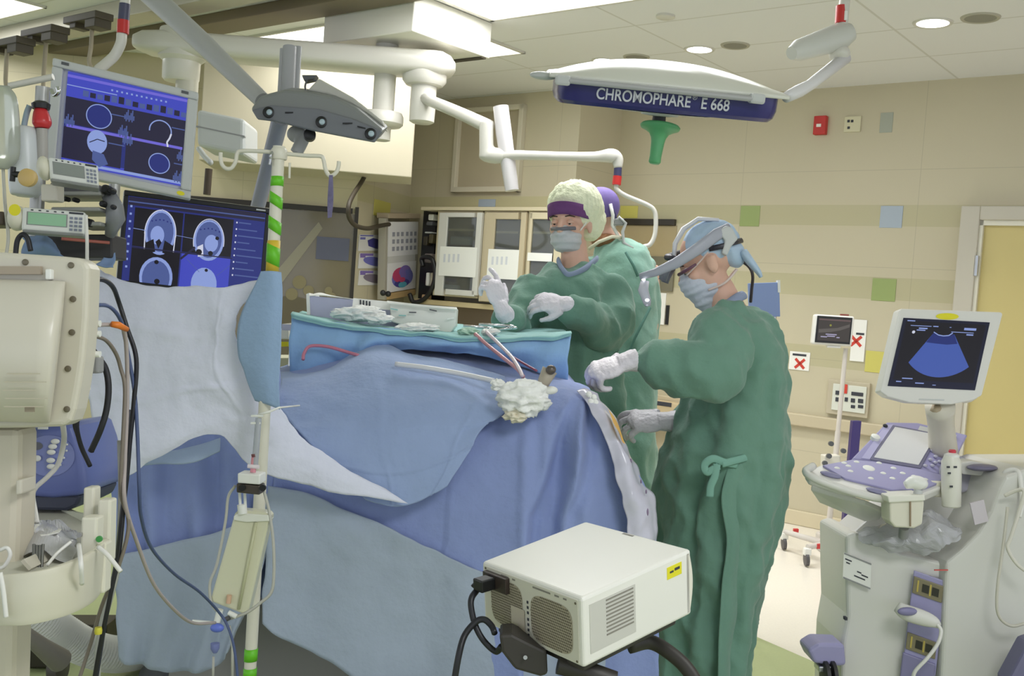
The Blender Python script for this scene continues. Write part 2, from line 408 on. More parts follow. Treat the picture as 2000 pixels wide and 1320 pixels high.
mb.poly([q.p(.02, .6, 0), q.p(.55, .16, 0), q.p(.6, .22, 0), q.p(.08, .72, 0)]); 
mb.build('painted_dim_boom', mat('dim_boom', (150, 144, 126), .5), w2)
mb = MB()
for (u, v, r) in ((.3, .72, .09), (.2, .83, .08), (.42, .8, .07), (.72, .86, .06), (.68, .8, .05)): q.disc(mb, u, v, r, .001+u*.004)
mb.build('painted_dim_equipment', mat('dim_olive', (134, 124, 92), .6), w2)
mb = MB(); q.blob(mb, [(0, .86), (.2, .84), (.5, .9), (.98, .9), (.98, 1.5), (0, 1.5)], .0005); mb.build('painted_dim_bench', mat('dim_brown', (98, 90, 70), .6), w2)
# dark high shelf opening in the back wall behind the standing people
o = flat_on_wall('window_3', on_back, 1196, 1321, 428, 440, .03, mat('dark_bronze_frame', (46, 40, 32), .4)); struct(o)
flat_on_wall('pane', on_back, 1200, 1318, 440, 566, .008, mat('dim_tan_glass', (176, 160, 124), .2, spec=.6, var=.15, vscale=2), o)
mb = MB(); 
a0_, a1_, z0_, z1_, c_ = wall_quad(on_back, 1200, 1318, 500, 566)
rb(mb, a0_, a1_, c_-.02, c_-.008, z0_, z1_); mb.build('lower_pane', mat('dim_tan_glass_dark', (120, 116, 98), .2, spec=.6), o)
# bulkhead over the left wall
def la_solid(name, x0, x1, ytop, ybot, depth, m, parent=None, z1=None):
    """box hanging on the left wall; its front face at `depth` off the wall, outlined at the front"""
    l, r = on_la(x0, ybot, depth), on_la(x1, ybot, depth); zt = on_la((x0+x1)/2, ytop, depth).z if z1 is None else z1
    zb_ = min(l.z, r.z); l.z = r.z = zb_; e = EZ*(zt-zb_)
    return MB().prism([l, r, r+e, l+e], -LN*depth).build(name, m, parent, bevel=.006)
o = struct(la_solid('trim_30', 388, 806, 0, 312, .5, mat('bulkhead_paint', (206, 197, 174), .6), z1=CEIL))
# ---------------------------------------------------------------- ceiling fixtures
def lamp_mat(s=6): return mat('lit_diffuser_%d' % s, (255, 255, 250), .5, emit=(252, 253, 250), estr=s)
def cpt(x, y): return at_z(x, y, CEIL)
def troffer(label, A, lx, ly, k=1.0):
    """light panel with corner A, running lx along EX and ly along EY"""
    c = A + EX*lx/2 + EY*ly/2; c.z = CEIL
    t = thing('ceiling_light_panel', label, 'ceiling light', c, None)
    hx, hy = EX*abs(lx)/2, EY*abs(ly)/2
    mb = MB()
    for s in (-1, 1):
        mb.box(c+hx*s*.985-EZ*.006, hx*.015, hy, EZ*.008); mb.box(c+hy*s*.985-EZ*.006, hx, hy*.015, EZ*.008)
    mb.build('frame', boomw, t)
    MB().box(c-EZ*.006, hx*.97, hy*.97, EZ*.004).build('diffuser', lamp_mat(3), t)
    l = bpy.data.lights.new('panel_light', 'AREA'); l.shape = 'RECTANGLE'; l.size = abs(lx)*.95; l.size_y = abs(ly)*.95; l.energy = abs(lx*ly)*PANEL_W*k; l.color = (.98, .99, 1.03)
    lo = bpy.data.objects.new('panel_light', l); lo.matrix_world = Matrix(((EX.x, EY.x, 0, c.x), (EX.y, EY.y, 0, c.y), (0, 0, 1, CEIL-.02), (0, 0, 0, 1))); link(lo, t)
    return t
PANEL_W = 27
A = cpt(960, 38); troffer('long bright ceiling light panel beside the white ceiling box', A, 1.9, -1.2)
A = cpt(474, 72); troffer('bright ceiling light panel behind the white ceiling box, half hidden', A, 1.5, 1.0, .3)
A = cpt(92, 12); troffer('bright ceiling light panel at the top left corner', A, -1.2, -.9, .4)
troffer('unseen ceiling light panel added over the camera side for general light', room(.2, .4, CEIL), 1.2, 1.2)  # out of view, added for general room light
def downlight(label, x, y, r, lit=True):
    c = cpt(x, y); t = thing('recessed_downlight' if lit else 'ceiling_speaker', label, 'ceiling light' if lit else 'speaker', c, 'recessed downlights' if lit else 'round ceiling speakers')
    mb = MB(); mb.lathe(c+EZ*.0, -EZ, [(r*.82, 0), (r*.84, .006), (r*1.0, .008), (r*1.06, .0), (r*1.0, -.002)], 32)
    if lit:
        mb.build('trim_ring', boomw, t, smooth=A40)
        MB().lathe(c, -EZ, [(r*.9, 0.0), (r*.9, .005)], 32).build('diffuser', lamp_mat(8), t)
        l = bpy.data.lights.new('downlight_beam', 'AREA'); l.shape = 'DISK'; l.size = r*1.7; l.energy = 6; l.spread = 1.7; l.color = (1, .985, .95)
        lo = bpy.data.objects.new('downlight_beam', l); lo.matrix_world = Matrix.Translation(c-EZ*.02); link(lo, t)
    else:
        mb.build('rim', mat('speaker_rim', (178, 174, 158), .5), t, smooth=A40)
        MB().lathe(c, -EZ, [(r*.95, 0.0), (r*.95, .006)], 32).build('grille', mat('speaker_grille', (146, 144, 132), .7, bump=.3, bscale=300), t)
    return t
def rad(w, x, y): return w/2*(cpt(x, y)-CAM).dot(FWD)/F
downlight('round lit downlight nearest the right edge, above the door', 1822, 44, rad(72, 1822, 44))
downlight('round lit downlight in the ceiling between the surgical lamp and its jointed arm', 1366, 96, rad(58, 1366, 96))
downlight('round lit downlight partly hidden by the top of the surgical lamp', 1180, 118, rad(48, 1180, 118))
downlight('round lit downlight beside the pale hub above the wall screen', 281, 84, rad(48, 281, 84))
downlight('round lit downlight under the grey ceiling beam, behind the bent tube', 190, 106, rad(48, 190, 106))
downlight('round grey ceiling speaker nearest the right edge', 1915, 34, rad(70, 1915, 34), False)
downlight('round grey ceiling speaker beside the middle downlight', 1436, 88, rad(54, 1436, 88), False)
downlight('round grey ceiling speaker just above the surgical lamp', 1243, 111, rad(50, 1243, 111), False)
mb = MB(); c = cpt(1300, 30); mb.lathe(c, -EZ, [(.05, 0), (.05, .012), (.03, .02), (.01, .022)], 20)
tag(mb.build('smoke_detector', boomw, smooth=A40), 'small flat white detector on the ceiling above the surgical lamp', 'detector')
# ---------------------------------------------------------------- small things on the back wall
t = thing('fire_alarm', 'small red fire alarm box high on the cream wall', 'alarm', on_back(1605, 245))
flat_on_wall('body', on_back, 1593, 1617, 228, 264, .04, red, t, .004)
flat_on_wall('lamp_lens', lambda x, y: on_back(x, y, BW-.04), 1595, 1604, 242, 248, .008, white, t)
t = thing('wall_outlet', 'cream double wall outlet with dark sockets beside the red alarm', 'outlet', on_back(1666, 242))
flat_on_wall('plate', on_back, 1650, 1682, 228, 258, .012, mat('outlet_cream', (214, 208, 176), .4), t)
for x, y in ((1655, 234), (1662, 234), (1655, 247)):
    flat_on_wall('socket', lambda x_, y_: on_back(x_, y_, BW-.012), x, x+5, y, y+5, .003, inkd, t)
def sign(label, x0, x1, y0, y1, cx, cy, r, bar=None, off=0):
    pf = lambda x, y: on_back(x, y, BW-off)
    t = thing('wall_sign', label, 'sign', pf((x0+x1)/2, (y0+y1)/2), None)
    flat_on_wall('board', pf, x0, x1, y0, y1, .006, paper, t, .002)
    p2 = lambda x, y: on_back(x, y, BW-off-.007)
    c = p2(cx, cy); R = M(r, (c-CAM).dot(FWD)); mb = MB()
    for s in (-1, 1):
        d = (EX*1.05 + EZ*s).normalized()*R; n = (EX*-s + EZ).normalized()*R*.2; n = n - d*n.dot(d)/d.length_squared
        mb.box(c, d, n, EY*.001)
    mb.build('red_cross', mat('sign_red', (206, 66, 52), .7), t)
    if bar: flat_on_wall('heading', p2, *bar, .001, inkd, t, 0)
    return t
sign('small white wall sign with a red cross, right of the surgeon in green', 1542, 1582, 687, 723, 1562, 710, 13, (1548, 1575, 691, 695))
sign('tall white wall sign with a red cross, beside the small patient monitor', 1663, 1691, 624, 706, 1672, 666, 14, (1672, 1688, 650, 654), .002)
t = thing('wall_panel', 'recessed grey wall panel with rows of dark outlets and gauges', 'outlet panel', on_back(1656, 775))
flat_on_wall('frame', on_back, 1618, 1700, 744, 812, .03, mat('panel_frame_tan', (190, 180, 156), .4), t, .004)
flat_on_wall('face_plate', lambda x, y: on_back(x, y, BW-.03), 1626, 1692, 752, 804, .01, mat('panel_face', (216, 218, 206), .4), t)
for (x0, x1, y0, y1) in ((1632, 1642, 763, 771), (1632, 1641, 776, 784), (1650, 1656, 776, 784), (1663, 1686, 766, 773), (1662, 1670, 778, 786), (1676, 1686, 779, 787), (1662, 1670, 791, 797), (1676, 1686, 791, 797)):
    flat_on_wall('socket', lambda x, y: on_back(x, y, BW-.04), x0, x1, y0, y1, .004, inkd, t, 0)
flat_on_wall('warning_sticker', lambda x, y: on_back(x, y, BW-.044), 1641, 1655, 750, 768, .002, mat('sign_red', (206, 66, 52), .7), t, 0)
# paper notice and power strip on the wall behind the surgeon
t = thing('notice_board', 'white notice and dark slot on the wall behind the raised glove', 'notice', on_back(1295, 610))
flat_on_wall('board', on_back, 1282, 1300, 572, 634, .01, paper, t)
flat_on_wall('dark_slot', on_back, 1301, 1307, 596, 634, .012, black, t)
t = thing('supply_bin', 'tan storage bin with dark slot behind the gloved hands', 'bin', on_back(1290, 800))
flat_on_wall('body', lambda x, y: on_back(x, y, BW-.05), 1238, 1335, 780, 830, .09, mat('tan_bin', (196, 178, 144), .5), t, .01)
flat_on_wall('dark_slot', lambda x, y: on_back(x, y, BW-.14), 1270, 1312, 784, 792, .004, inkd, t)
# ================================================================ hung from the ceiling
def ceil_rail(name, px, py, z, w, h, m, a0=-9, a1=1.5):
    p = at_z(px, py, z); b = EY.dot(p)
    mb = MB(); rb(mb, a0, a1, b-w/2, b+w/2, z-h/2, z+h/2)
    return struct(mb.build(name, m, bevel=.005))
ceil_rail('trim_31', 60, 66, CEIL-.05, .16, .10, mat('rail_aluminium', (186, 180, 162), .4))
ceil_rail('trim_32', 270, 75, CEIL-.03, .2, .06, mat('dark_brown_beam', (124, 112, 92), .6))
ceil_rail('trim_33', 400, 62, CEIL-.012, .13, .024, mat('pale_ceiling_strip', (214, 208, 188), .6))
# trolleys with hooks on the rail
trol = mat('dark_trolley', (74, 66, 52), .5)
def trolley(label, x, y, hook):
    d = 5.2; t = thing('hanger_trolley', label, 'trolley', P(x, y, d), 'trolleys with hanging rods on the ceiling rail')
    c = P(x, y, d); mb = MB(); mb.box(c, EX*.16, EY*.05, EZ*.018); mb.box(c+EX*.1-EZ*.03, EX*.05, EY*.045, EZ*.03); mb.box(c-EX*.08-EZ*.02, EX*.03, EY*.04, EZ*.025)
    mb.build('carriage', trol, t, bevel=.004)
    MB().curve([P(a, b, d) for a, b in hook], .011, 8).build('rod', mat('rod_tan', (176, 164, 144), .4), t, smooth=True)
trolley('dark rail trolley nearest the blue and red banded tube', 172, 38, [(180, 50), (178, 90), (174, 118), (178, 132)])
trolley('middle dark rail trolley on the ceiling rail, its rod beside the tilted scan screen', 88, 64, [(90, 76), (88, 110), (85, 150), (84, 190)])
trolley('dark rail trolley at the left edge of the ceiling rail', 22, 86, [(14, 96), (12, 130), (11, 160), (14, 172)])
# white ceiling box with post and spring arm
zbx = CEIL-.2
A, R_, L_ = at_z(805, 61, zbx), at_z(957, 115, zbx), at_z(635, 88, zbx)
ly = EY.dot(R_-A); lx = EX.dot(A-L_)
t = thing('ceiling_service_box', 'white rectangular service box on the ceiling with a round post under it', 'ceiling box', A)
mb = MB(); mb.box(A - EX*lx/2 + EY*ly/2 + EZ*.1, EX*lx/2, EY*ly/2, EZ*.0985); mb.build('housing', mat('box_white_paint', (236, 234, 222), .35), t, bevel=.006)
mb = MB(); mb.box(A - EX*lx*.45 + EY*ly*.93 - EZ*.003, EX*lx*.44, EY*ly*.03, EZ*.004); mb.build('seam', mat('dark_seam', (70, 64, 52), .7), t)
dp = (A-CAM).dot(FWD)+.35
p0, p1 = P(757, 78, dp), P(768, 232, dp); p1.x = p0.x; p1.y = p0.y
MB().lathe(p0, -EZ, [(M(22, dp), 0), (M(21, dp), (p0-p1).length)], 28).build('post', boomw, t, smooth=A40)
fl = P(762, 220, dp); fl.x, fl.y = p0.x, p0.y
MB().lathe(fl, -EZ, [(.03, -.01), (.105, 0), (.115, .02), (.115, .06), (.1, .075), (.05, .08), (.05, .15), (.035, .155)], 28).build('flange', boomw, t, smooth=A40)
# long pale boom with hubs
db = 5.5
t = thing('ceiling_boom', 'long pale horizontal ceiling boom with rounded ends and hanging hub', 'boom', P(600, 100, db))
a, b = P(330, 88, db), P(850, 128, db); e = (b-a).normalized(); sd = e.cross(EZ).normalized()
mb = MB(); prof = []
for (u, hh) in ((-.12, .035), (-.08, .055), (0, .064), (.5, .062), (1, .066), (1.03, .062), (1.06, .045), (1.075, .02)):
    c = a + (b-a)*u; w = .13*min(1, hh/.062)
    prof.append([c+sd*(w*math.copysign(abs(math.cos(q))**.5, math.cos(q)))+EZ*(hh*math.copysign(abs(math.sin(q))**.5, math.sin(q))) for q in [2*PI*k/24 for k in range(24)]])
mb.rings(prof).build('arm', boomw, t, smooth=A40)
hb = P(355, 118, db)
MB().lathe(hb+EZ*.16, -EZ, [(.12, 0), (.125, .02), (.125, .15), (.1, .17), (.098, .26), (.085, .275)], 28).build('hub', boomw, t, smooth=A40)
MB().lathe(P(366, 150, db), -EZ, [(.06, -.03), (.06, .25)], 24).build('neck', mat('hub_shade', (202, 198, 184), .4), t, smooth=A40)
MB().lathe(P(830, 140, db), -EZ, [(.12, -.02), (.12, .05), (.1, .075), (.07, .08), (.07, .2), (.068, .27), (.05, .28)], 28).build('hub', boomw, t, smooth=A40)
MB().lathe(P(825, 190, db)+V((.0, 0, 0)), -EZ, [(.058, 0), (.06, .003), (.06, .05), (.055, .055)], 24).build('collar', steel, t, smooth=A40)
# pendant head hanging behind the wall screen
t = thing('pendant_head', 'grey service pendant head behind the tilted scan screen', 'pendant', P(432, 255, 4.6))
f = Fr(P(384, 212, 4.6), P(478, 232, 4.6), P(384, 284, 4.6)); mb = MB(); f.box(mb, 0, 1, 0, 1, -.25, 0); mb.build('housing', lgrey, t, bevel=.02, seg=3)
mb = MB(); f.box(mb, -.02, 1.0, .46, .5, -.02, .001); mb.build('seam', grey, t)
MB().curve([P(388, 290, 4.5), P(400, 306, 4.45), P(412, 318, 4.4)], .012, 8).build('grip', lgrey, t, smooth=True)
MB().cyl(P(408, 330, 4.4), P(404, 380, 4.4), .016, 12).build('hanging_handle', mat('brown_handle', (76, 62, 46), .5), t, smooth=A40)
# spring arm carrying a hooked tube
ds = 5.0
t = thing('spring_arm', 'white jointed spring arm ending in a blue and red banded hook', 'arm', P(970, 300, ds))
MB().vtube([(P(829, 192, 5.46), (.03, .03)), (P(900, 222, 5.15), (.032, .032)), (P(955, 248, ds), (.036, .036))], 12).build('upper_arm', boomw, t, smooth=True)
MB().tube([P(978, 208, ds), P(984, 260, ds), P(1000, 372, ds)], [.038, .04, .034], 18).build('pole', mat('pole_white', (220, 216, 216), .35), t, smooth=A40)
mb = MB(); mb.tube([P(950, 238, ds), P(950, 310, ds)], .036, 16); mb.ell(P(968, 304, ds), RGT*.085, UPV*.04, FWD*.045); mb.build('knuckle', boomw, t, remesh=.008, sm=3)
MB().vtube([(P(962, 306, ds), .03), (P(1010, 303, ds-.03), .024), (P(1090, 305, ds-.1), .022), (P(1160, 306, ds-.15), .024), (P(1192, 304, ds-.18), .034), (P(1205, 310, ds-.18), .03), (P(1207, 328, ds-.18), .02)], 14).build('forearm', boomw, t, smooth=True)
dh = ds-.18
MB().cyl(P(1207, 326, dh), P(1206, 345, dh), .019).build('blue_band', navy, t, smooth=A40)
MB().cyl(P(1206, 344, dh), P(1204, 361, dh), .021).build('red_band', red, t, smooth=A40)
MB().curve([P(1204, 360, dh), P(1205, 370, dh), P(1222, 382, dh), P(1262, 399, dh), P(1277, 410, dh), P(1281, 428, dh), P(1279, 458, dh), P(1270, 477, dh), P(1256, 482, dh)], .011, 10, 6).build('hook', boomw, t, smooth=True)
# surgical lamp
dl = 3.25
t = thing('surgical_lamp', 'large surgical lamp with white domed back and dark blue lettered side', 'surgical lamp', P(1310, 180, dl))
Lp, Rp = P(1088, 172, dl), P(1530, 214, dl+.02); U = Rp-Lp; Lu = U.normalized(); Nf = V((U.y, -U.x, 0)).normalized()      # towards viewer
Nf = -ray(1310, 172).normalized(); Nf = (Nf - Lu*Nf.dot(Lu)).normalized()
Wu = Lu.cross(Nf); Wu = Wu if Wu.z > 0 else -Wu
LL = U.length; DEP = .46
def lp(u, dep, h): return Lp + Lu*(u*LL) - Nf*dep + Wu*h
mb = MB(); rs = []
for i in range(25):                                     # white back shell
    u = i/24*1.06-.035; k = max(0.0, 1-abs(2*u-1)**2.2*.96); h = .012+.066*k
    z0 = .044
    ring = [lp(u, -.02+.03*(1-k)**3, z0-.012)]
    for j in range(13):
        q = j/12; ring.append(lp(u, -.02+.03*(1-k)**3 + (DEP+.04-.06*(1-k)**3)*q, z0 + h*math.sin(PI*q)**.55))
    ring.append(lp(u, DEP+.02-.03*(1-k)**3, z0-.012)); rs.append(ring)
mb.rings(rs); mb.build('back_shell', mat('lamp_shell_white', (226, 226, 214), .28), t, bevel=.004, smooth=.8)
mb = MB(); rs = []
for h, o in ((.036, 0), (-.01, .0), (-.034, .008), (-.046, .022)):
    ring = []
    for q in range(32):
        a = 2*PI*q/32; cx = math.copysign(abs(math.cos(a))**.28, math.cos(a)); cy = math.copysign(abs(math.sin(a))**.28, math.sin(a))
        ring.append(lp(.5+cx*(.5-o*1.2), DEP/2+cy*(DEP/2-o), h))
    rs.append(ring)
mb.rings(rs); mb.build('side_housing', mat('lamp_navy', (50, 48, 112), .25), t, smooth=.5)
mb = MB(); mb.lathe(lp(.5, DEP/2, -.046), -Wu, [(.001, 0), (.17, .001), (.18, .004), (.17, .006), (.001, .008)], 32); mb.build('lens_ring', lgrey, t, smooth=A40)
mb = MB(); mb.tube([lp(.03, -.032, .027), lp(.875, -.032, .024)], .0095, 12, flat=1); mb.build('front_rail', mat('rail_grey', (176, 176, 176), .35), t, smooth=A40)
for u in (.02, .87):
    mb = MB(); mb.box(lp(u, -.016, .026), Lu*.024, Nf*.026, Wu*.016); mb.build('rail_bracket', lgrey, t, bevel=.008)
MB().ell(lp(-.06, .12, .034), Lu*.045, Nf*.03, Wu*.014).build('end_grip', lgrey, t, smooth=True)
tx = lp(.172, -.0015, -.036)
ltm = mat('lettering_silver', (206, 208, 214), .5)
lt = text_mesh('lettering', 'CHROMOPHARE', lp(.172, -.004, -.021), Lu, Wu, .05, ltm, t, bold=.0008, sx=.82)
wx_ = max(v.co.dot(Lu) for v in lt.data.vertices) - lp(.172, -.004, -.021).dot(Lu)
text_mesh('registered_mark', '\u00ae', lp(.172, -.004, .004)+Lu*(wx_+.004), Lu, Wu, .02, ltm, t)
text_mesh('lettering', 'E 668', lp(.172, -.004, -.021)+Lu*(wx_+.033), Lu, Wu, .05, ltm, t, bold=.0008, sx=.82)
hc = lp(.5, DEP*.42, -.05)
MB().lathe(hc, -Wu, [(.06, 0), (.065, .004), (.062, .01), (.02, .014)], 24).build('hub', lgrey, t, smooth=A40)
MB().lathe(hc, -Wu, [(.022, .008), (.024, .03), (.024, .045)], 16).build('stem', black, t, smooth=A40)
cover = mat('green_handle_cover', (98, 180, 120), .4, trans=.15)
MB().lathe(P(1290, 244, (hc-CAM).dot(FWD)), (P(1277, 326, (hc-CAM).dot(FWD))-P(1290, 244, (hc-CAM).dot(FWD))), [(.02, -.004), (.064, 0), (.069, .006), (.066, .013), (.05, .02), (.034, .03), (.026, .045), (.023, .06), (.02, .11), (.021, .128), (.016, .134)], 24).build('sterile_handle', cover, t, smooth=True)
dk = 3.45
MB().tube([P(1536, 190, dl+.05), P(1560, 178, dl+.1), P(1582, 166, dl+.12), P(1652, 112, dk)], [.018, .022, .019, .022], 12).build('lower_arm', mat('arm_white', (228, 226, 226), .3), t, smooth=True)
MB().ell(P(1640, 106, dk), RGT*.035, UPV*.03, FWD*.04).build('elbow', boomw, t, smooth=True)
MB().tube([P(1546, 104, dk-.08), P(1560, 98, dk-.06), P(1640, 72, dk), P(1664, 62, dk)], [.022, .036, .048, .03], 16).build('joint_housing', mat('joint_grey_white', (206, 206, 198), .4), t, smooth=A40)
MB().cyl(P(1645, 60, dk), P(1645, 60, dk)+EZ*.75, .018).build('drop_pole', boomw, t, smooth=A40)
MB().cyl(P(1643, 46, dk), P(1645, 12, dk), .021).build('red_band', red, t, smooth=A40)
MB().cyl(P(1651, 40, dk-.018), P(1652, 22, dk-.018), .006).build('white_mark', white, t)
sl = bpy.data.lights.new('lamp_beam', 'SPOT'); sl.energy = 120; sl.spot_size = .32; sl.spot_blend = .6; sl.shadow_soft_size = .18; sl.color = (1, .97, .92)
so = bpy.data.objects.new('lamp_beam', sl); lo = lp(.5, DEP/2, -.1); so.matrix_world = (P(1195, 830, 3.2)-lo).to_track_quat('-Z', 'Y').to_matrix().to_4x4(); so.matrix_world.translation = lo; link(so, t)
# tracking camera on its arm
dt = 3.05
t = thing('tracking_camera', 'dark grey bar-shaped tracking camera with three lenses on a jointed arm', 'camera', P(620, 220, dt))
out = [(489, 213), (508, 188), (555, 176), (600, 180), (648, 189), (697, 212), (749, 255), (731, 278), (692, 271), (613, 256), (536, 237), (501, 233)]
dpt = lambda x: dt - .12*(x-489)/260
back = (FWD*.11 + EZ*.035)
MB().prism([P(x, y, dpt(x)) for x, y in out], back).build('body', mat('tracker_grey', (136, 138, 136), .45), t, bevel=.008, seg=2)
mb = MB(); mb.prism([P(x, y, dpt(x)+.05) for x, y in ((600, 176), (640, 184), (700, 208), (752, 250), (748, 236), (690, 190), (622, 152))], FWD*.07); mb.build('top_cover', mat('tracker_top', (196, 194, 184), .4), t, bevel=.006)
low = [(491, 214), (528, 205), (620, 212), (690, 232), (747, 256), (731, 277), (692, 270), (613, 255), (536, 236), (502, 232)]
mb = MB(); mb.prism([P(x, y, dpt(x)-.012) for x, y in low], FWD*.016); mb.build('front_plate', mat('tracker_front', (120, 122, 128), .4), t, bevel=.004)
for x, y in ((525, 220), (628, 239), (724, 262)):
    c = P(x, y, dpt(x)-.012); MB().lathe(c, -FWD, [(.017, 0), (.017, .006), (.013, .008)], 20).build('lens_mount', black, t, smooth=A40)
    MB().ell(P(x+1, y-1, dpt(x)-.021), RGT*.009, UPV*.009, FWD*.005).build('lens', mat('lens_glass', (176, 196, 206), .1, spec=1), t, smooth=True)
mb = MB(); mb.box(P(680, 241, dpt(680)-.014), RGT*.016, UPV*.002, FWD*.002); mb.box(P(706, 249, dpt(706)-.014), RGT*.012-UPV*.003, UPV*.002, FWD*.002); mb.box(P(565, 220, dpt(565)-.014), RGT*.012, UPV*.002, FWD*.002); mb.build('status_marks', black, t)
arm_m = mat('arm_grey_paint', (178, 178, 176), .4)
MB().tube([P(262, -40, 3.5), P(400, 88, 3.3), P(512, 196, 3.15)], [.038, .034, .026], 14).build('upper_arm', arm_m, t, smooth=A40)
mb = MB(); mb.cyl(P(566, 92, 3.2), P(562, 180, 3.18), .022); mb.cyl(P(582, 92, 3.22), P(577, 180, 3.2), .012); mb.cyl(P(553, 96, 3.2), P(548, 182, 3.18), .01); mb.build('bracket', mat('bracket_grey', (170, 170, 172), .35), t, smooth=A40)
mb = MB(); mb.prism([P(x, y, 3.06) for x, y in ((589, 146), (619, 146), (612, 154), (594, 158))], FWD*.04); mb.build('cable_clip', dgrey, t, bevel=.003)
MB().curve([P(612, 156, 3.06), P(632, 166, 3.08), P(641, 184, 3.06)], .003, 6).build('cable', dgrey, t, smooth=True)
MB().curve([P(600, 156, 3.06), P(596, 168, 3.06), P(598, 180, 3.06)], .003, 6).build('cable', dgrey, t, smooth=True)
MB().tube([P(548, 232, 3.22), P(520, 340, 3.42), P(494, 440, 3.62), P(470, 560, 3.8)], [.028, .026, .025, .025], 12).build('lower_pole', mat('pole_violet_grey', (150, 152, 168), .4), t, smooth=A40)
mb = MB(); mb.ell(P(585, 262, 3.12), RGT*.04, UPV*.03, FWD*.03); mb.cyl(P(600, 256, 3.1), P(578, 300, 3.1), .02); mb.build('ball_mount', mat('mount_grey', (160, 160, 160), .4), t, remesh=.006, sm=2)
MB().lathe(P(605, 266, 3.06), -FWD+RGT*.2, [(.018, 0), (.018, .03), (.008, .034)], 16).build('lock_knob', black, t, smooth=A40)
# ================================================================ screens
def emi(name, rgb, s=1.0): return mat('screen_'+name, rgb, .3, emit=rgb, estr=s, spec=.3)
def screenmat(name, rgb, s=.8):
    m = mat('screen_'+name, (10, 10, 14), .25, emit=rgb, estr=s, spec=.3); return m
sBlue, sDeep, sViolet, sPale, sWhite, sBlack, sNavy, sMid = [screenmat(n, c) for n, c in (('blue', (72, 80, 200)), ('deep', (44, 42, 66)), ('violet', (120, 112, 226)), ('pale', (150, 170, 232)), ('white', (222, 226, 246)), ('black', (30, 28, 34)), ('navy', (46, 54, 128)), ('mid', (84, 100, 160)))]
SM = [sBlue, sDeep, sViolet, sPale, sWhite, sBlack, sNavy, sMid]
B, D, VI, PA, W, K, NV, MI = range(8)
# tilted scan screen hung from a bent tube
t = thing('scan_monitor', 'grey-framed tilted scan monitor hanging from a bent white tube, upper of the two', 'monitor', P(240, 240, 2.8))
f = Fr(P(104, 114, 2.75), P(388, 182, 2.86), P(86, 330, 2.74))
mb = MB(); f.ring(mb, 0, 1, 0, 1, .075, .075, -.03, .012); mb.build('bezel', mat('monitor_grey_frame', (196, 198, 196), .4), t, bevel=.005)
mb = MB(); f.box(mb, .02, .98, .02, .98, -.06, -.005); mb.build('back_shell', lgrey, t, bevel=.01)
g = Fr(P(133, 139, 2.758), P(373, 191, 2.852), P(119, 318, 2.752))
mb = MB(); g.box(mb, 0, 1, 0, 1, -.004, .001); scr = mb.build('screen', sBlue, t)
mb = MB()
def R_(i, *a): mb.mi = i; g.rect(mb, *a)
R_(VI, 0, 1, .03, .06, .0012); R_(D, 0, 1, .27, .93, .0012)
R_(NV, .0, .5, .5, .93, .0014); R_(VI, .02, .96, .57, .6, .0016)
R_(D, .0, .47, .6, .94, .0016); R_(D, .5, 1, .6, .96, .0016); R_(D, .0, .46, .31, .56, .0016); R_(D, .52, 1, .33, .55, .0016)
for q in range(15): R_(D if q % 2 else MI, .13+q*.057, .175+q*.057, .17+.012*math.sin(q), .235, .0018)
for q in range(12): R_(PA, .35+q*.04, .365+q*.04, .095, .115, .0018)
R_(PA, .0, .4, .14, .15, .0018)
mb.mi = NV; g.disc(mb, .27, .42, .1, .002); mb.mi = PA; g.line(mb, g.arc(.27, .42, .1, 0, 2*PI, 30), .008, .0024)
g.line(mb, g.arc(.77, .44, .09, PI*.95, 2.05*PI, 20), .01, .0024); mb.mi = W; g.line(mb, [(.86, .45), (.85, .5), (.83, .55), (.84, .6)], .014, .0026)
mb.mi = NV; g.disc(mb, .78, .8, .085, .002); mb.mi = PA; g.line(mb, g.arc(.78, .8, .085, 0, 2*PI, 30), .008, .0024)
mb.mi = PA; g.disc(mb, .27, .7, .08, .002, rv=.13); mb.mi = D; g.line(mb, [(.21, .72), (.27, .67), (.33, .68)], .008, .0026)
mb.mi = MI; g.blob(mb, [(.24, .8), (.33, .82), (.37, .92), (.3, .97), (.24, .9)], .0024)
for (u, v) in ((.5, .34), (.46, .52), (.03, .52), (.5, .6), (.95, .66), (.93, .9)):
    for q in range(7): mb.mi = MI; g.rect(mb, u+.012*q-.03, u+.012*q-.02, v-.03*(q % 3), v+.05+.02*(q % 2), .0022)
for (u, v) in ((.36, .36), (.36, .68), (.86, .37), (.9, .76)): mb.mi = MI; g.rect(mb, u, u+.13, v, v+.012, .0022)
R_(PA, .02, .99, .955, .985, .0018)
mb.build('scan_picture', SM, scr, recalc=False)
mb = MB(); f.disc(mb, .93, .965, .028, .0128, rv=.02); mb.build('yellow_sticker', yel, t)
mb = MB(); f.box(mb, .06, .11, .02, .045, .012, .014); mb.build('maker_mark', dgrey, t)
mb = MB(); f.box(mb, .88, .93, .02, .045, .012, .014); mb.build('button', dgrey, t)
MB().curve([P(238, 66, 2.9), P(236, 84, 2.9), P(224, 108, 2.9), P(205, 126, 2.88), P(190, 140, 2.86), P(188, 160, 2.86)], .0145, 12).build('bent_tube', boomw, t, smooth=True)
MB().cyl(P(240, 66, 2.9), P(241, 40, 2.9), .0165).build('red_band', red, t, smooth=A40)
MB().cyl(P(241, 41, 2.9), P(244, 8, 2.9), .0155).build('blue_band', mat('slate_blue_band', (72, 72, 96), .4), t, smooth=A40)
MB().cyl(P(244, 9, 2.9), P(244, 9, 2.9)+EZ*.8, .014).build('drop_tube', boomw, t, smooth=A40)
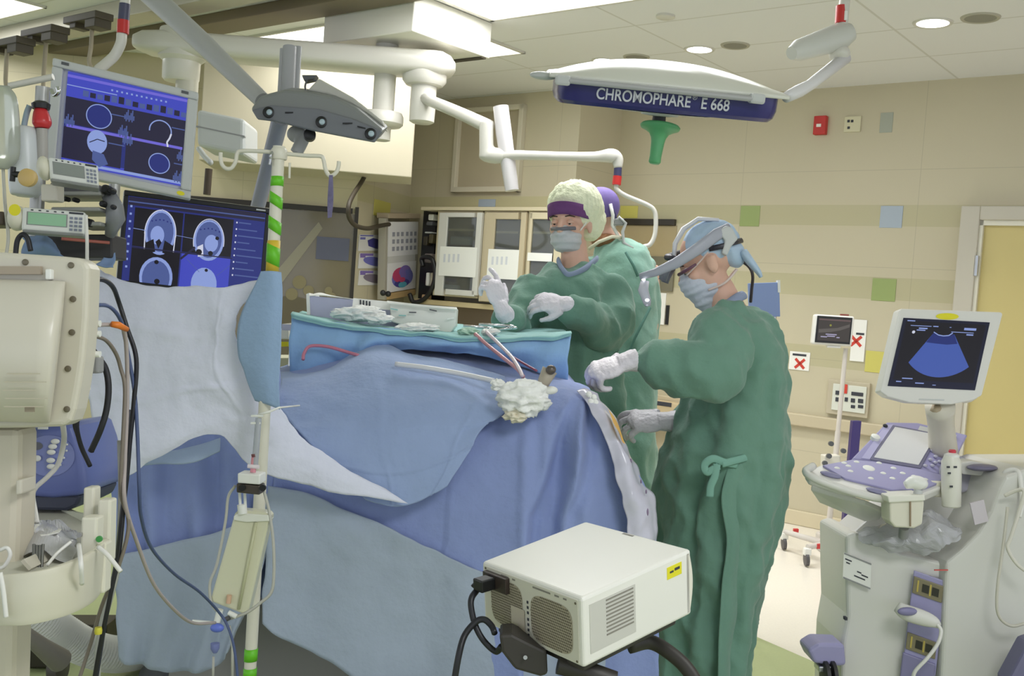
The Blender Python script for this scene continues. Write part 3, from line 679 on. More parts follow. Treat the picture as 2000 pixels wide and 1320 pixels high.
# wide black navigation screen
t = thing('navigation_monitor', 'wide black navigation monitor with head scans, lower one behind the pale drape', 'monitor', P(380, 470, 3.35))
TL, TR, BL = P(243, 371, 3.3), P(529, 408, 3.4), P(227, 556, 3.3)
f = Fr(TL, TR, BL)
mb = MB(); f.ring(mb, 0, 1, 0, 1, .032, .055, -.02, .006); mb.build('bezel', black, t, bevel=.003)
mb = MB(); f.box(mb, -.015, 1.0, -.012, 1.01, -.05, -.018); mb.build('back_shell', mat('pale_back_shell', (208, 204, 190), .4), t, bevel=.008)
mb = MB(); f.box(mb, .03, .97, .05, .95, -.01, .002); scr = mb.build('screen', sNavy, t)
g = Fr(f.p(.035, .06, .002), f.p(.965, .06, .002), f.p(.035, .945, .002)); mb = MB()
R_(D, 0, 1, .0, .1, .0004); R_(MI, 0, 1, .05, .065, .0006)
R_(K, .05, .4, .12, .58, .0005); R_(K, .41, .77, .12, .58, .0005); R_(K, .05, .4, .6, 1, .0005); R_(B, .41, .77, .6, 1, .0005); R_(NV, .78, 1, .12, 1, .0005)
def head(u, v, ru, rv, side=0):
    mb.mi = PA; g.blob(mb, [(u+ru*math.cos(a), v+rv*math.sin(a)*(1 if math.sin(a) < 0 else .9)) for a in [2*PI*k/30 for k in range(30)]], .0008)
    mb.mi = MI; g.disc(mb, u, v-.02, ru*.86, .001, rv=rv*.84)
    mb.mi = PA; g.disc(mb, u-.02+.04*side, v+.02, ru*.45, .0012, rv=rv*.4)
    for q in range(6): mb.mi = NV; g.disc(mb, u-ru*.6+q*ru*.25, v-rv*.62+.02*abs(q-2.5)*.6, .006, .0013)
head(.245, .4, .11, .28); head(.6, .42, .11, .26, 1)
mb.mi = K; g.blob(mb, [(.15, .52), (.2, .47), (.22, .62), (.14, .66)], .0014); g.blob(mb, [(.28, .47), (.34, .52), (.35, .66), (.27, .62)], .0014); g.blob(mb, [(.215, .5), (.24, .46), (.26, .5), (.24, .58)], .0014)
mb.mi = W; g.line(mb, g.arc(.245, .4, .112, PI*.98, 2.02*PI, 24, rv=.285), .007, .0015); g.line(mb, [(.135, .4), (.14, .6)], .008, .0015); g.line(mb, [(.355, .4), (.35, .6)], .008, .0015)
g.line(mb, g.arc(.6, .42, .112, PI*.9, 2.05*PI, 24, rv=.27), .006, .0015)
mb.mi = W; g.blob(mb, [(.52, .5), (.56, .46), (.57, .6), (.53, .62)], .0016); mb.mi = K; g.disc(mb, .535, .56, .022, .0018); g.disc(mb, .62, .56, .018, .0018); g.disc(mb, .66, .37, .014, .0018)
mb.mi = D; g.blob(mb, [(.4, .66), (.5, .5), (.51, .52), (.41, .68)], .0017)
R_(D, .05, .78, .585, .598, .0019)
mb.mi = PA; g.line(mb, [(.245, .1), (.245, .14)], .005, .0016); g.line(mb, [(.05, .37), (.14, .38)], .004, .0016); g.line(mb, [(.36, .395), (.5, .41)], .003, .0016)
mb.mi = PA; g.disc(mb, .24, .92, .12, .0009, rv=.24); mb.mi = MI; g.disc(mb, .24, .93, .1, .0011, rv=.21); mb.mi = K; g.disc(mb, .235, .74, .016, .0013); g.disc(mb, .25, .97, .02, .0013)
mb.mi = PA; g.disc(mb, .59, .94, .095, .0009, rv=.2); mb.mi = K; g.disc(mb, .6, .77, .012, .0013)
mb.mi = MI; g.line(mb, [(.45, .66), (.55, .8)], .003, .0014); g.line(mb, [(.68, .82), (.77, .68)], .003, .0014)
for q in range(9): R_(MI, .81, .9+.05*((q*7) % 3), .14+q*.08, .155+q*.08, .0007); R_(W, .79, .8, .14+q*.08, .16+q*.08, .0007)
for q in range(9): R_(PA, .015, .03, .1+q*.09, .125+q*.09, .0007)
mb.build('scan_picture', SM, scr, recalc=False)
mb = MB(); f.box(mb, .9, .965, .02, .035, .006, .0068); mb.build('maker_mark', lgrey, t)
MB().cyl(f.p(.5, .9, -.06), f.p(.5, 3.6, -.06), .03).build('stand_pole', grey, t, smooth=A40)
sb = f.p(.5, .9, -.06); sb.z = .0
MB().lathe(sb, EZ, [(.11, .0), (.1, .04), (.05, .09), (.03, .12)], 24).build('stand_base', dgrey, t, smooth=A40)
# ================================================================ infusion rack on the left
pole = mat('rack_pole', (176, 176, 172), .35, .6)
t = thing('infusion_stand', 'crowded metal infusion stand with clamps behind the two pumps', 'stand', P(70, 330, 2.5))
MB().cyl(P(84, 170, 2.5), V((P(84, 170, 2.5).x, P(84, 170, 2.5).y, .06)), .017).build('pole', pole, t, smooth=A40)
mb = MB(); mb.cyl(P(18, 168, 2.5), P(104, 150, 2.5), .008); mb.build('crossbar', boomw, t, smooth=A40)
MB().curve([P(100, 176, 2.48), P(106, 186, 2.47), P(114, 180, 2.46), P(112, 170, 2.46)], .005, 8).build('hook', chrome, t, smooth=True)
MB().cyl(P(224, 360, 2.62), P(216, 500, 2.62), .014).build('side_post', pole, t, smooth=A40)
for (x0, y0, x1, y1, z) in ((60, 380, 216, 388, .03), (120, 410, 214, 418, .02), (160, 438, 216, 446, .02)):
    mb = MB(); mb.box(P((x0+x1)/2, (y0+y1)/2, 2.56), RGT*M((x1-x0)/2, 2.56), UPV*M((y1-y0)/2, 2.56), FWD*.06); mb.build('shelf_plate', mat('rack_plate', (158, 158, 154), .4), t, bevel=.004)
mb = MB(); mb.box(P(158, 484, 2.62), RGT*.1, UPV*.03, FWD*.05); mb.build('dark_shelf_box', mat('rack_dark', (58, 56, 58), .5), t, bevel=.004)
mb = MB(); mb.box(P(150, 372, 2.58), RGT*.055, UPV*.016, FWD*.03); mb.build('dark_clamp_box', mat('rack_dark2', (96, 96, 98), .5), t, bevel=.004)
mb = MB(); mb.box(P(103, 378, 2.42), RGT*.02, UPV*.02, FWD*.02); mb.build('cream_clamp', cream, t, bevel=.004)
for x, y, r in ((212, 372, .012), (222, 374, .008), (178, 436, .01), (206, 400, .008), (134, 390, .006), (152, 392, .006), (226, 406, .006)):
    MB().lathe(P(x, y, 2.52), -FWD, [(r, 0), (r, .02), (r*.6, .026)], 14).build('clamp_knob', black, t, smooth=A40)
MB().tube([P(212, 380, 2.54), P(224, 405, 2.53), P(226, 425, 2.53), P(214, 460, 2.55)], [.018, .022, .024, .012], 12).build('gas_fitting', mat('fitting_grey', (132, 134, 138), .4), t, smooth=True)
MB().cyl(P(120, 466, 2.5), P(214, 474, 2.55), .004).build('red_line', mat('dull_red', (170, 96, 84), .5), t)
def pump(label, TL, TR, BL, scr_m, w=.06):
    t = thing('infusion_pump', label, 'pump', TL, 'infusion pumps on the stand')
    f = Fr(TL, TR, BL)
    mb = MB(); f.box(mb, 0, 1, 0, 1, -w, 0); mb.build('body', mat('pump_white', (222, 224, 218), .4), t, bevel=.006)
    mb = MB(); f.box(mb, .02, 1.0, .93, 1.08, -w, .002); mb.build('base_edge', mat('pump_grey_edge', (140, 142, 140), .4), t, bevel=.004)
    mb = MB(); mb.ell(f.p(-.1, .45, -w/2), f.U*.16, f.V*.55, f.N*w*.55); mb.build('end_cap', mat('pump_cream', (228, 224, 204), .4), t, smooth=True)
    mb = MB(); f.box(mb, .1, .7, .2, .7, -.001, .0015); mb.build('display', scr_m, t)
    mb = MB(); f.box(mb, .08, .72, .17, .73, -.001, .001); mb.build('display_surround', mat('pump_grey_edge', (140, 142, 140), .4), t)
    mb = MB()
    for r in range(4):
        for c in range(3):
            f.box(MBK := MB(), .755+c*.075, .805+c*.075, .26+r*.165, .36+r*.165, 0, .002); MBK.build('key', mat('pump_key', (128, 134, 150), .5), t)
    mb = MB()
    for q in range(5): f.box(mb, .14+q*.12, .18+q*.12, .07, .12, 0, .001)
    o = mb.build('printed_marks', inkd, t); o['kind'] = 'stuff'
    mb = MB(); f.box(mb, .74, .97, .05, .13, 0, .001); mb.build('maker_mark', inkd, t)
    return t, f
pump('upper infusion pump with a grey display, in front of the scan monitor', P(94, 306, 2.32), P(191, 322, 2.36), P(97, 350, 2.32), mat('lcd_grey', (138, 144, 138), .3))
pumpb, _ = pump('lower infusion pump with a green display and yellow sticker', P(43, 404, 2.3), P(167, 414, 2.34), P(41, 450, 2.3), mat('lcd_green', (132, 172, 140), .3, emit=(120, 168, 130), estr=.2))
MB().lathe(P(29, 410, 2.225), -FWD, [(.013, 0), (.013, .001)], 16).build('sticker', yel, pumpb)
t = thing('pressure_bag', 'white cylindrical fluid bag hanging beside the red bulb', 'bag', P(46, 290, 2.45))
MB().vtube([(P(46, 246, 2.45), .012), (P(46, 254, 2.45), .032), (P(48, 300, 2.45), .037), (P(50, 372, 2.45), .036), (P(50, 384, 2.45), .02)], 20).build('body', mat('bag_white', (226, 230, 232), .3, trans=.1), t, smooth=True)
MB().curve([P(46, 250, 2.45), P(52, 222, 2.46), P(58, 206, 2.46)], .007, 8).build('hanger', mat('bag_blue_grey', (170, 190, 206), .4), t, smooth=True)
t = thing('red_suction_bulb', 'red bulb with a black cap on the infusion stand', 'bulb', P(82, 240, 2.45))
MB().vtube([(P(82, 250, 2.45), .016), (P(82, 240, 2.45), .022), (P(80, 222, 2.45), .018), (P(80, 212, 2.45), .013)], 16).build('bulb', mat('bulb_red', (206, 54, 58), .3), t, smooth=True)
MB().lathe(P(80, 213, 2.45), UPV, [(.02, 0), (.022, .012), (.014, .018)], 18).build('cap', black, t, smooth=A40)
MB().cyl(P(82, 252, 2.45), P(83, 322, 2.45), .013).build('sleeve', mat('sleeve_grey', (176, 172, 166), .4), t, smooth=A40)
MB().cyl(P(70, 204, 2.45), P(80, 200, 2.45), .006).build('lever', black, t, smooth=A40)
t = thing('black_clamp', 'black T-handled clamp with a tan disc left of the upper pump', 'clamp', P(30, 343, 2.3))
mb = MB(); mb.cyl(P(26, 326, 2.28), P(24, 354, 2.28), .006); mb.cyl(P(25, 340, 2.28), P(42, 341, 2.28), .007); mb.build('handle', black, t, smooth=A40)
MB().lathe(P(57, 348, 2.26), -FWD, [(.02, 0), (.02, .012), (.015, .016)], 20).build('disc', mat('tan_disc', (206, 176, 112), .4), t, smooth=A40)
t = thing('clear_drip_bag', 'hazy clear drip bag and tubing at the left edge', 'bag', P(4, 260, 2.4))
MB().vtube([(P(2, 168, 2.4), (.02, .008)), (P(2, 200, 2.4), (.04, .02)), (P(4, 300, 2.4), (.042, .022)), (P(4, 330, 2.4), (.015, .008))], 16, side=RGT).build('bag', mat('clear_bag', (222, 226, 214), .15, trans=.55), t, smooth=True)
MB().curve([P(6, 330, 2.4), P(10, 400, 2.35), P(16, 460, 2.3), P(12, 500, 2.28)], .004, 6).build('tubing', mat('clear_tube', (216, 214, 204), .2, trans=.3), t, smooth=True)
mb = MB(); mb.box(P(-6, 430, 2.4), RGT*.035, UPV*.016, FWD*.04); tag(mb.build('brown_box', mat('brown_box', (84, 70, 56), .5), bevel=.004), 'small brown box at the left edge beside the lower pump', 'box')
# crumpled blue cloths on the rack
for lab, pts in (('crumpled blue cloth under the lower pump', [[(48, 468, 2.5), (84, 458, 2.48), (104, 474, 2.5)], [(46, 480, 2.46), (86, 478, 2.4), (116, 488, 2.46)], [(40, 500, 2.48), (80, 500, 2.44), (128, 502, 2.48)]]), ('small blue cloth corner beside the navigation monitor', [[(216, 470, 2.6), (222, 478, 2.6), (226, 490, 2.6)], [(206, 494, 2.58), (214, 500, 2.58), (224, 506, 2.58)], [(186, 518, 2.56), (206, 522, 2.56), (224, 524, 2.56)]])):
    tag(MB().grid(sheet(pts, 6, 6, lambda u, v, p: wob(p, 30, .008))).build('cloth', mat('blue_cloth', (128, 152, 190), .8), solid=.003, smooth=True), lab, 'cloth')
# ================================================================ cream machine at the left front
t = thing('cream_machine', 'large cream machine housing with screws along its flange, front left', 'machine', P(60, 700, 1.6))
crm = mat('machine_cream', (212, 206, 190), .38, var=.03)
def outl(pts, d): return [P(x, y, d) for x, y in pts]
fl = [(-420, 470), (0, 492), (120, 500), (150, 503), (166, 510), (173, 524), (170, 620), (163, 700), (155, 752), (146, 800), (138, 822), (124, 833), (40, 836), (-420, 840)]
MB().prism(outl(fl, 1.55), FWD*.05).build('flange', crm, t, bevel=.008, seg=3)
MB().prism(outl([(-420, 476), (0, 498), (150, 508), (168, 524), (160, 700), (140, 800), (120, 828), (-420, 836)], 1.63), ray(40, 680)*.3).build('rear_housing', mat('machine_cream_rear', (202, 197, 182), .45), t, bevel=.01)
rs = []
for y, o, xr in ((548, .0, 128), (556, .022, 126), (590, .05, 124), (640, .075, 118), (700, .08, 112), (770, .07, 104), (812, .04, 98), (826, 0, 96)):
    rs.append([P(-420, y-16, 1.545-o), P(60, y, 1.545-o), P(xr-14, y, 1.545-o), P(xr-3, y+1, 1.545-o*.75), P(xr, y+1, 1.55)])
MB().grid(rs).build('bulging_cover', mat('machine_cover', (214, 208, 193), .3), t, solid=.004, smooth=True, sub=1)
mb = MB(); mb.box(P(30, 528, 1.545), RGT*.04, UPV*.006, FWD*.004); mb.build('recess_band', mat('recess_taupe', (170, 156, 138), .5), t)
mb = MB(); mb.box(P(97, 536, 1.545), RGT*.0045, UPV*.008, FWD*.006); mb.build('latch', white, t, bevel=.002)
for x, y in ((50, 512), (139, 518), (143, 584), (141, 649), (133, 720), (131, 799)):
    MB().lathe(P(x, y, 1.55), -FWD, [(.0048, 0), (.0048, .002), (.0035, .0026)], 14).build('screw', mat('screw_head', (120, 112, 96), .4, .5), t, smooth=A40)
mb = MB()
for q, (x0, x1) in enumerate(((14, 78), (8, 90), (6, 70), (10, 92), (8, 84))):
    y = 730+q*16; mb.box(P((x0+x1)/2, y, 1.464), RGT*M((x1-x0)/2, 1.464), UPV*.0006, FWD*.001)
o = mb.build('faint_printing', mat('faint_print', (196, 186, 166), .6), t); o['kind'] = 'stuff'
mb = MB(); mb.box(P(58, 799, 1.468), RGT*.007, UPV*.004, FWD*.001); mb.build('small_print', mat('print_brown', (150, 138, 118), .6), t)
mb = MB(); mb.prism(outl([(-60, 836), (38, 836), (36, 960), (30, 1120), (0, 2215), (-100, 2215)], 1.62), FWD*.07); mb.build('column', mat('column_cream', (214, 206, 186), .4), t, bevel=.012)
mb = MB(); mb.prism(outl([(30, 938), (42, 936), (42, 965), (30, 968)], 1.6), FWD*.05); mb.build('column_bracket', crm, t, bevel=.003)
mb = MB(); mb.prism(outl([(142, 730), (156, 728), (158, 764), (144, 768)], 1.6), FWD*.04); mb.build('white_connector', white, t, bevel=.002)
# cable sockets at the right side of the machine
for y, c in ((630, 'w'), (650, 'w'), (690, 'w')):
    MB().cyl(P(168, y, 1.6), P(196, y+2, 1.6), .005).build('cable_plug', white if c == 'w' else grey, t, smooth=A40)
mb = MB(); mb.box(P(182, 712, 1.66), RGT*.014, UPV*.014, FWD*.012); mb.build('grey_connector', grey, t, bevel=.004)
# tray fixed under it, with contents
t = thing('curved_tray', 'cream curved tray with upright posts, bottom left, full of packaging', 'tray', P(90, 1130, 1.65))
rim = [(-140, 1126, 1.5), (0, 1122, 1.46), (80, 1113, 1.46), (140, 1094, 1.5), (185, 1072, 1.57), (206, 1050, 1.66)]
bot = [(-140, 1222, 1.5), (0, 1221, 1.46), (60, 1218, 1.46), (130, 1200, 1.5), (176, 1176, 1.57), (200, 1146, 1.66)]
MB().grid(sheet([rim, [(a[0]*.5+b[0]*.5, a[1]*.5+b[1]*.5, a[2]*.5+b[2]*.5-.004) for a, b in zip(rim, bot)], bot], 6, 4)).build('front_wall', mat('tray_cream', (216, 211, 192), .4), t, solid=.01, smooth=A40, bevel=.003)
MB().poly([P(x, y, d) for x, y, d in [(a[0], a[1]+40, a[2]+.01) for a in rim]] + [P(200, 1020, 1.9), P(120, 990, 2.0), P(-140, 990, 2.0)]).build('floor_plate', mat('tray_floor', (206, 204, 190), .5), t, solid=.006)
MB().grid([[P(-140, 985, 2.0), P(30, 988, 2.0), P(120, 994, 1.97), P(170, 1004, 1.88)], [P(-140, 1070, 2.0), P(30, 1072, 2.0), P(120, 1078, 1.97), P(170, 1090, 1.88)]]).build('back_wall', mat('tray_rear', (228, 230, 208), .4), t, solid=.008)
for x0, x1, y0, y1, d in ((162, 184, 952, 1086, 1.68), (190, 216, 976, 1100, 1.66), (158, 190, 1010, 1088, 1.6), (186, 206, 1060, 1160, 1.62)):
    mb = MB(); mb.prism(outl([(x0, y0), (x1, y0), (x1-3, y1), (x0-2, y1)], d), FWD*.03); mb.build('post', mat('post_cream', (226, 222, 204), .4), t, bevel=.004)
MB().lathe(P(195, 1052, 1.6), -FWD, [(.005, 0), (.005, .004)], 14).build('green_button', mat('button_green', (64, 150, 72), .4), t, smooth=A40)
MB().lathe(P(156, 1044, 1.6), -FWD, [(.004, 0), (.004, .004)], 14).build('grey_button', grey, t, smooth=A40)
mb = MB(); mb.prism([P(x, y, 1.57) for x, y in ((40, 1096), (46, 1092), (62, 1110), (56, 1114))], FWD*.1); mb.build('divider', crm, t)
t2 = tag(MB().grid(sheet([[(32, 1020, 1.85), (80, 1016, 1.84), (120, 1030, 1.82), (150, 1044, 1.78)], [(34, 1050, 1.72), (80, 1036, 1.7), (110, 1044, 1.68), (146, 1066, 1.7)], [(40, 1080, 1.66), (70, 1072, 1.64), (110, 1080, 1.62), (146, 1092, 1.62)]], 8, 8, lambda u, v, p: wob(p, 26, .018))).build('crumpled_bag', mat('crumpled_plastic', (226, 226, 228), .25, trans=.35), solid=.001, smooth=False), 'crumpled clear plastic bag lying in the curved tray', 'bag')
mb = MB(); mb.grid(sheet([[(70, 1024, 1.74), (100, 1030, 1.73), (120, 1034, 1.72)], [(66, 1038, 1.7), (90, 1038, 1.69), (118, 1036, 1.68)], [(80, 1046, 1.66), (96, 1044, 1.66), (114, 1040, 1.66)]], 4, 4))
tag(mb.build('white_packet', paper, solid=.002), 'small flat white packet on the crumpled bag in the tray', 'packet')
t2 = thing('grey_instrument', 'dark grey ribbed instrument standing in the curved tray', 'instrument', P(75, 1090, 1.6))
mb = MB()
for q in range(4): mb = MB(); mb.cyl(P(66+q*6, 1066-abs(q-1.5)*2, 1.62), P(66+q*5, 1110, 1.6), .0026); mb.build('prong', mat('prong_grey', (112, 112, 108), .4, .5), t2, smooth=A40)
def cable(label, pts, r, m, cat='cable', nm='cable', n=8):
    return tag(MB().curve([P(*q) for q in pts], r, n, 8).build(nm, m, smooth=True), label, cat)
whitec = mat('white_cable', (232, 230, 224), .4); blackc = mat('black_cable', (34, 34, 40), .45); greyc = mat('grey_cable', (150, 146, 144), .45); bluec = mat('blue_grey_cable', (78, 92, 132), .45)
cable('short white tie hanging from the tray post toward the dark cables', [(192, 1068, 1.56), (210, 1084, 1.55), (236, 1116, 1.54)], .0035, whitec, 'tie', 'tie')
cable('white tie hanging down the front of the curved tray at the left edge', [(0, 1118, 1.44), (6, 1150, 1.44), (10, 1185, 1.44), (12, 1205, 1.44)], .0035, whitec, 'tie', 'tie')
cable('white tie over the tray rim below the upright posts', [(154, 1064, 1.53), (158, 1100, 1.48), (160, 1140, 1.5)], .0035, whitec, 'tie', 'tie')
cable('thin white tie leaning on the tray divider', [(92, 1104, 1.52), (112, 1080, 1.54), (138, 1058, 1.56)], .0025, whitec, 'tie', 'tie')
cable('loop of white cable in front of the cream column', [(0, 1074, 1.5), (14, 1070, 1.5), (20, 1084, 1.5), (10, 1104, 1.5), (0, 1110, 1.5)], .003, whitec)
cable('white cable falling over the blue warming unit into the tray', [(122, 822, 1.62), (125, 860, 1.75), (114, 905, 1.78), (94, 930, 1.78), (70, 952, 1.78), (64, 968, 1.78), (68, 996, 1.76), (72, 1020, 1.74)], .0045, whitec)
# blue warming unit
t = thing('warming_unit', 'blue warming unit with an oval button panel under the cream machine', 'warming unit', P(100, 900, 1.95))
bl = mat('unit_blue', (104, 116, 176), .3); 
face = [(46, 846), (60, 836), (130, 826), (140, 834), (152, 868), (163, 910), (168, 950), (160, 968), (100, 974), (36, 968), (34, 930), (38, 880)]
MB().prism(outl(face, 1.92), FWD*.2).build('housing', bl, t, bevel=.014, seg=3, smooth=.6)
MB().prism(outl([(36, 964), (160, 966), (150, 988), (130, 998), (36, 996)], 1.93), FWD*.18).build('base', mat('unit_dark', (56, 60, 78), .45), t, bevel=.006)
g = Fr(P(46, 850, 1.918), P(146, 850, 1.918), P(46, 930, 1.918))
mb = MB(); g.disc(mb, .5, .5, .5, 0, 32, rv=.5); pn = mb.build('button_panel', mat('panel_violet', (128, 138, 194), .35), t)
mb = MB(); g.disc(mb, .24, .26, .14, .001, rv=.1); mb.build('display', mat('display_grey', (92, 92, 100), .3), pn)
for x, y in ((108, 862), (103, 872), (100, 883), (99, 899), (100, 911)):
    MB().ell(P(x, y, 1.914), RGT*.0085, UPV*.0052, FWD*.004).build('button', white, pn, smooth=True)
for x, y in ((131, 868), (130, 880), (125, 894), (120, 900), (118, 908)): MB().ell(P(x, y, 1.914), RGT*.002, UPV*.002, FWD*.002).build('indicator', white, pn, smooth=True)
MB().ell(P(73, 895, 1.914), RGT*.007, UPV*.006, FWD*.003).build('symbol_button', white, pn, smooth=True)
mb = MB(); mb.box(P(84, 836, 1.9), RGT*.009, UPV*.0022, FWD*.002); mb.build('white_mark', white, t)
# cables hanging past the machine
cable('long black cable hanging from the machine past the pale drape', [(176, 548, 1.66), (200, 546, 1.7), (220, 560, 1.75), (232, 590, 1.8), (248, 640, 1.8), (266, 700, 1.8), (262, 780, 1.8), (254, 860, 1.8), (248, 930, 1.8), (242, 980, 1.8), (232, 1080, 1.8), (216, 1160, 1.8), (196, 1260, 1.82), (182, 1340, 1.85)], .0042, blackc)
cable('dark blue-black cable beside the long black one', [(252, 800, 1.83), (248, 900, 1.83), (238, 1000, 1.83), (228, 1090, 1.83), (208, 1200, 1.83), (186, 1340, 1.86)], .0036, mat('ink_cable', (48, 50, 66), .45))
cable('grey cable with an orange sleeve running down past the drape', [(176, 636, 1.66), (214, 634, 1.7), (240, 640, 1.72), (248, 700, 1.76), (248, 800, 1.78), (244, 900, 1.78), (244, 980, 1.78), (268, 1060, 1.85), (300, 1140, 1.95), (340, 1190, 2.1), (376, 1216, 2.25), (420, 1216, 2.35)], .0036, mat('pinkish_grey_cable', (182, 170, 168), .45))
tag(MB().tube([P(218, 633, 1.69), P(232, 635, 1.7), P(248, 643, 1.72)], [.005, .006, .0045], 10).build('orange_sleeve', mat('orange_plug', (232, 128, 44), .45), smooth=True), 'orange plug sleeve on the grey cable beside the machine', 'plug')
cable('blue cable curving from the machine and down in front of the drapes', [(178, 596, 1.66), (212, 598, 1.7), (234, 622, 1.74), (244, 660, 1.78), (262, 760, 1.8), (268, 840, 1.8), (272, 950, 1.8), (276, 1010, 1.85), (296, 1070, 1.95), (340, 1120, 2.1), (390, 1156, 2.25), (428, 1196, 2.36), (446, 1226, 2.36), (458, 1270, 2.36), (466, 1340, 2.36)], .0034, bluec)
cable('brown-grey cable looping from the machine to the tray', [(176, 654, 1.66), (206, 664, 1.7), (226, 690, 1.74), (236, 720, 1.76), (244, 760, 1.76), (240, 860, 1.76), (236, 960, 1.78), (250, 1010, 1.8), (248, 1050, 1.8), (230, 1110, 1.8), (200, 1180, 1.82), (176, 1260, 1.84), (150, 1340, 1.84)], .0034, mat('brown_grey_cable', (132, 122, 112), .45))
cable('thick black cable bowed from the grey connector down to the tray', [(176, 676, 1.68), (190, 696, 1.69), (206, 720, 1.7), (212, 756, 1.7), (208, 800, 1.7), (196, 840, 1.7), (178, 880, 1.72)], .0055, blackc)
cable('black cable behind the machine edge', [(160, 766, 1.72), (158, 800, 1.72), (150, 830, 1.72), (158, 870, 1.74), (176, 910, 1.76)], .004, blackc)
cable('second black cable behind the machine edge', [(170, 770, 1.74), (152, 796, 1.74), (146, 826, 1.74), (152, 850, 1.76)], .004, blackc)
cable('grey-white hose bundle running down beside the cables', [(236, 860, 1.85), (238, 960, 1.85), (234, 1060, 1.86), (226, 1120, 1.88), (196, 1240, 1.9), (188, 1340, 1.92)], .007, mat('clear_hose', (196, 196, 190), .25, trans=.2))
tag(MB().lathe(P(192, 1238, 1.8), UPV, [(.006, 0), (.007, .006), (.006, .012)], 14).build('yellow_connector', mat('conn_yellow', (212, 204, 66), .4), smooth=A40), 'small yellow connector on the cable bundle above the floor', 'connector')
# thin white pump line
cable('thin white line falling from the lower pump behind the machine', [(168, 420, 2.3), (170, 470, 2.3), (170, 520, 2.2)], .004, whitec)
cable('coiled black cable under the lower pump', [(30, 500, 2.3), (34, 470, 2.3), (44, 458, 2.3), (54, 466, 2.3), (60, 490, 2.3)], .006, blackc)
# corrugated hose and caster leg near the floor
mb = MB(); pts = [V(q) for q in crom([tuple(P(*q)) for q in ((40, 1180, 3.2), (84, 1212, 3.25), (120, 1236, 3.3), (160, 1260, 3.35), (210, 1276, 3.42), (250, 1276, 3.5), (300, 1264, 3.6))], 20)]
mb.tube(pts, [.056+.006*(k % 2) for k in range(len(pts))], 18)
tag(mb.build('corrugated_hose', mat('hose_white', (222, 222, 216), .4), smooth=.5), 'white corrugated air hose curving over the floor at the lower left', 'hose')
t = thing('caster_leg', 'grey caster leg sloping to the floor under the curved tray', 'leg', P(100, 1290, 3.4))
MB().tube([P(36, 1226, 2.95), P(80, 1262, 3.0), P(118, 1290, 3.08)], [.018, .026, .036], 12).build('arm', mat('caster_grey', (122, 118, 110), .45), t, smooth=A40)
wc = at_z(112, 1334, 0); wc.z = .055
MB().lathe(wc-RGT*.02, RGT, [(.03, 0), (.055, .004), (.055, .036), (.03, .04)], 24).build('wheel', mat('caster_dark', (84, 80, 74), .5), t, smooth=A40)
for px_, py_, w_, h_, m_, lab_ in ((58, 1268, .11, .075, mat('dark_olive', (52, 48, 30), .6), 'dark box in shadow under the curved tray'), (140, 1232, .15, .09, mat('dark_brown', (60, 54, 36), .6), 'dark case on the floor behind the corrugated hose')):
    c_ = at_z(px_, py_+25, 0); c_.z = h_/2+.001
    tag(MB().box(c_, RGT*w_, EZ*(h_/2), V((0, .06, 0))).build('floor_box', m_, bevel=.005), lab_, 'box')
# ================================================================ striped pole and drapes
dpl = 2.6
t = thing('drip_pole', 'striped green and white drip pole with two pale hooks, half wrapped in blue drape', 'pole', P(500, 1400, dpl))
def pp(y): return 545-(y-290)*.0555 if y > 290 else 545
pole_c = mat('pole_cream', (226, 222, 206), .35)
MB().tube([P(pp(286), 286, dpl), P(pp(800), 800, dpl), P(pp(1480), 1480, dpl), V((P(pp(1480), 1480, dpl).x-.01, P(pp(1480), 1480, dpl).y, .02))], .0155, 20).build('post', pole_c, t, smooth=A40)
MB().lathe(P(545, 312, dpl), UPV, [(.019, 0), (.021, .004), (.021, .024), (.017, .03), (.01, .034)], 20).build('cap', pole_c, t, smooth=A40)
gtape = mat('green_tape', (108, 200, 40), .45); ytape = mat('yellow_tape', (232, 200, 66), .5)
def band(name, y0, y1, m, slant=0, r=.0162):
    mb = MB(); rs = []
    for y in (y0, y1):
        c = P(pp(y), y, dpl); rs.append([c+RGT*(r*math.cos(2*PI*k/24))+FWD*(r*math.sin(2*PI*k/24))-UPV*(M(slant, dpl)*math.cos(2*PI*k/24)) for k in range(24)])
    return mb.rings(rs, cap=False).build(name, m, t, smooth=True, solid=.0006)
pb_ = P(pp(1480), 1480, dpl)
for k_ in range(4):
    e_ = V((math.cos(k_*PI/2+.4), math.sin(k_*PI/2+.4), 0)); lg_ = MB().tube([V((pb_.x-.01, pb_.y, .1)), V((pb_.x-.01, pb_.y, .08))+e_*.26], [.02, .014], 10).build('leg', steel, t, smooth=A40)
    MB().lathe(V((pb_.x-.01, pb_.y, .03))+e_*.26-e_.cross(EZ)*.01, e_.cross(EZ), [(.018, 0), (.03, .003), (.03, .017), (.018, .02)], 16).build('caster', black, lg_, smooth=A40)
band('green_stripe', 345, 364, gtape); band('green_stripe', 380, 402, gtape, 8); band('green_stripe', 428, 452, gtape, 8)
band('yellow_stripe', 470, 530, ytape); band('green_stripe', 480, 516, gtape, 6, .0168)
band('green_stripe', 1266, 1290, gtape, 0, .0168); band('green_stripe', 1304, 1322, gtape, 0, .0168)
MB().curve([P(532, 297, dpl), P(500, 295, dpl), P(470, 295, dpl), P(463, 301, dpl), P(460, 316, dpl), P(452, 328, dpl), P(442, 329, dpl), P(434, 322, dpl), P(431, 309, dpl), P(431, 298, dpl)], .0052, 10).build('hook', pole_c, t, smooth=True)
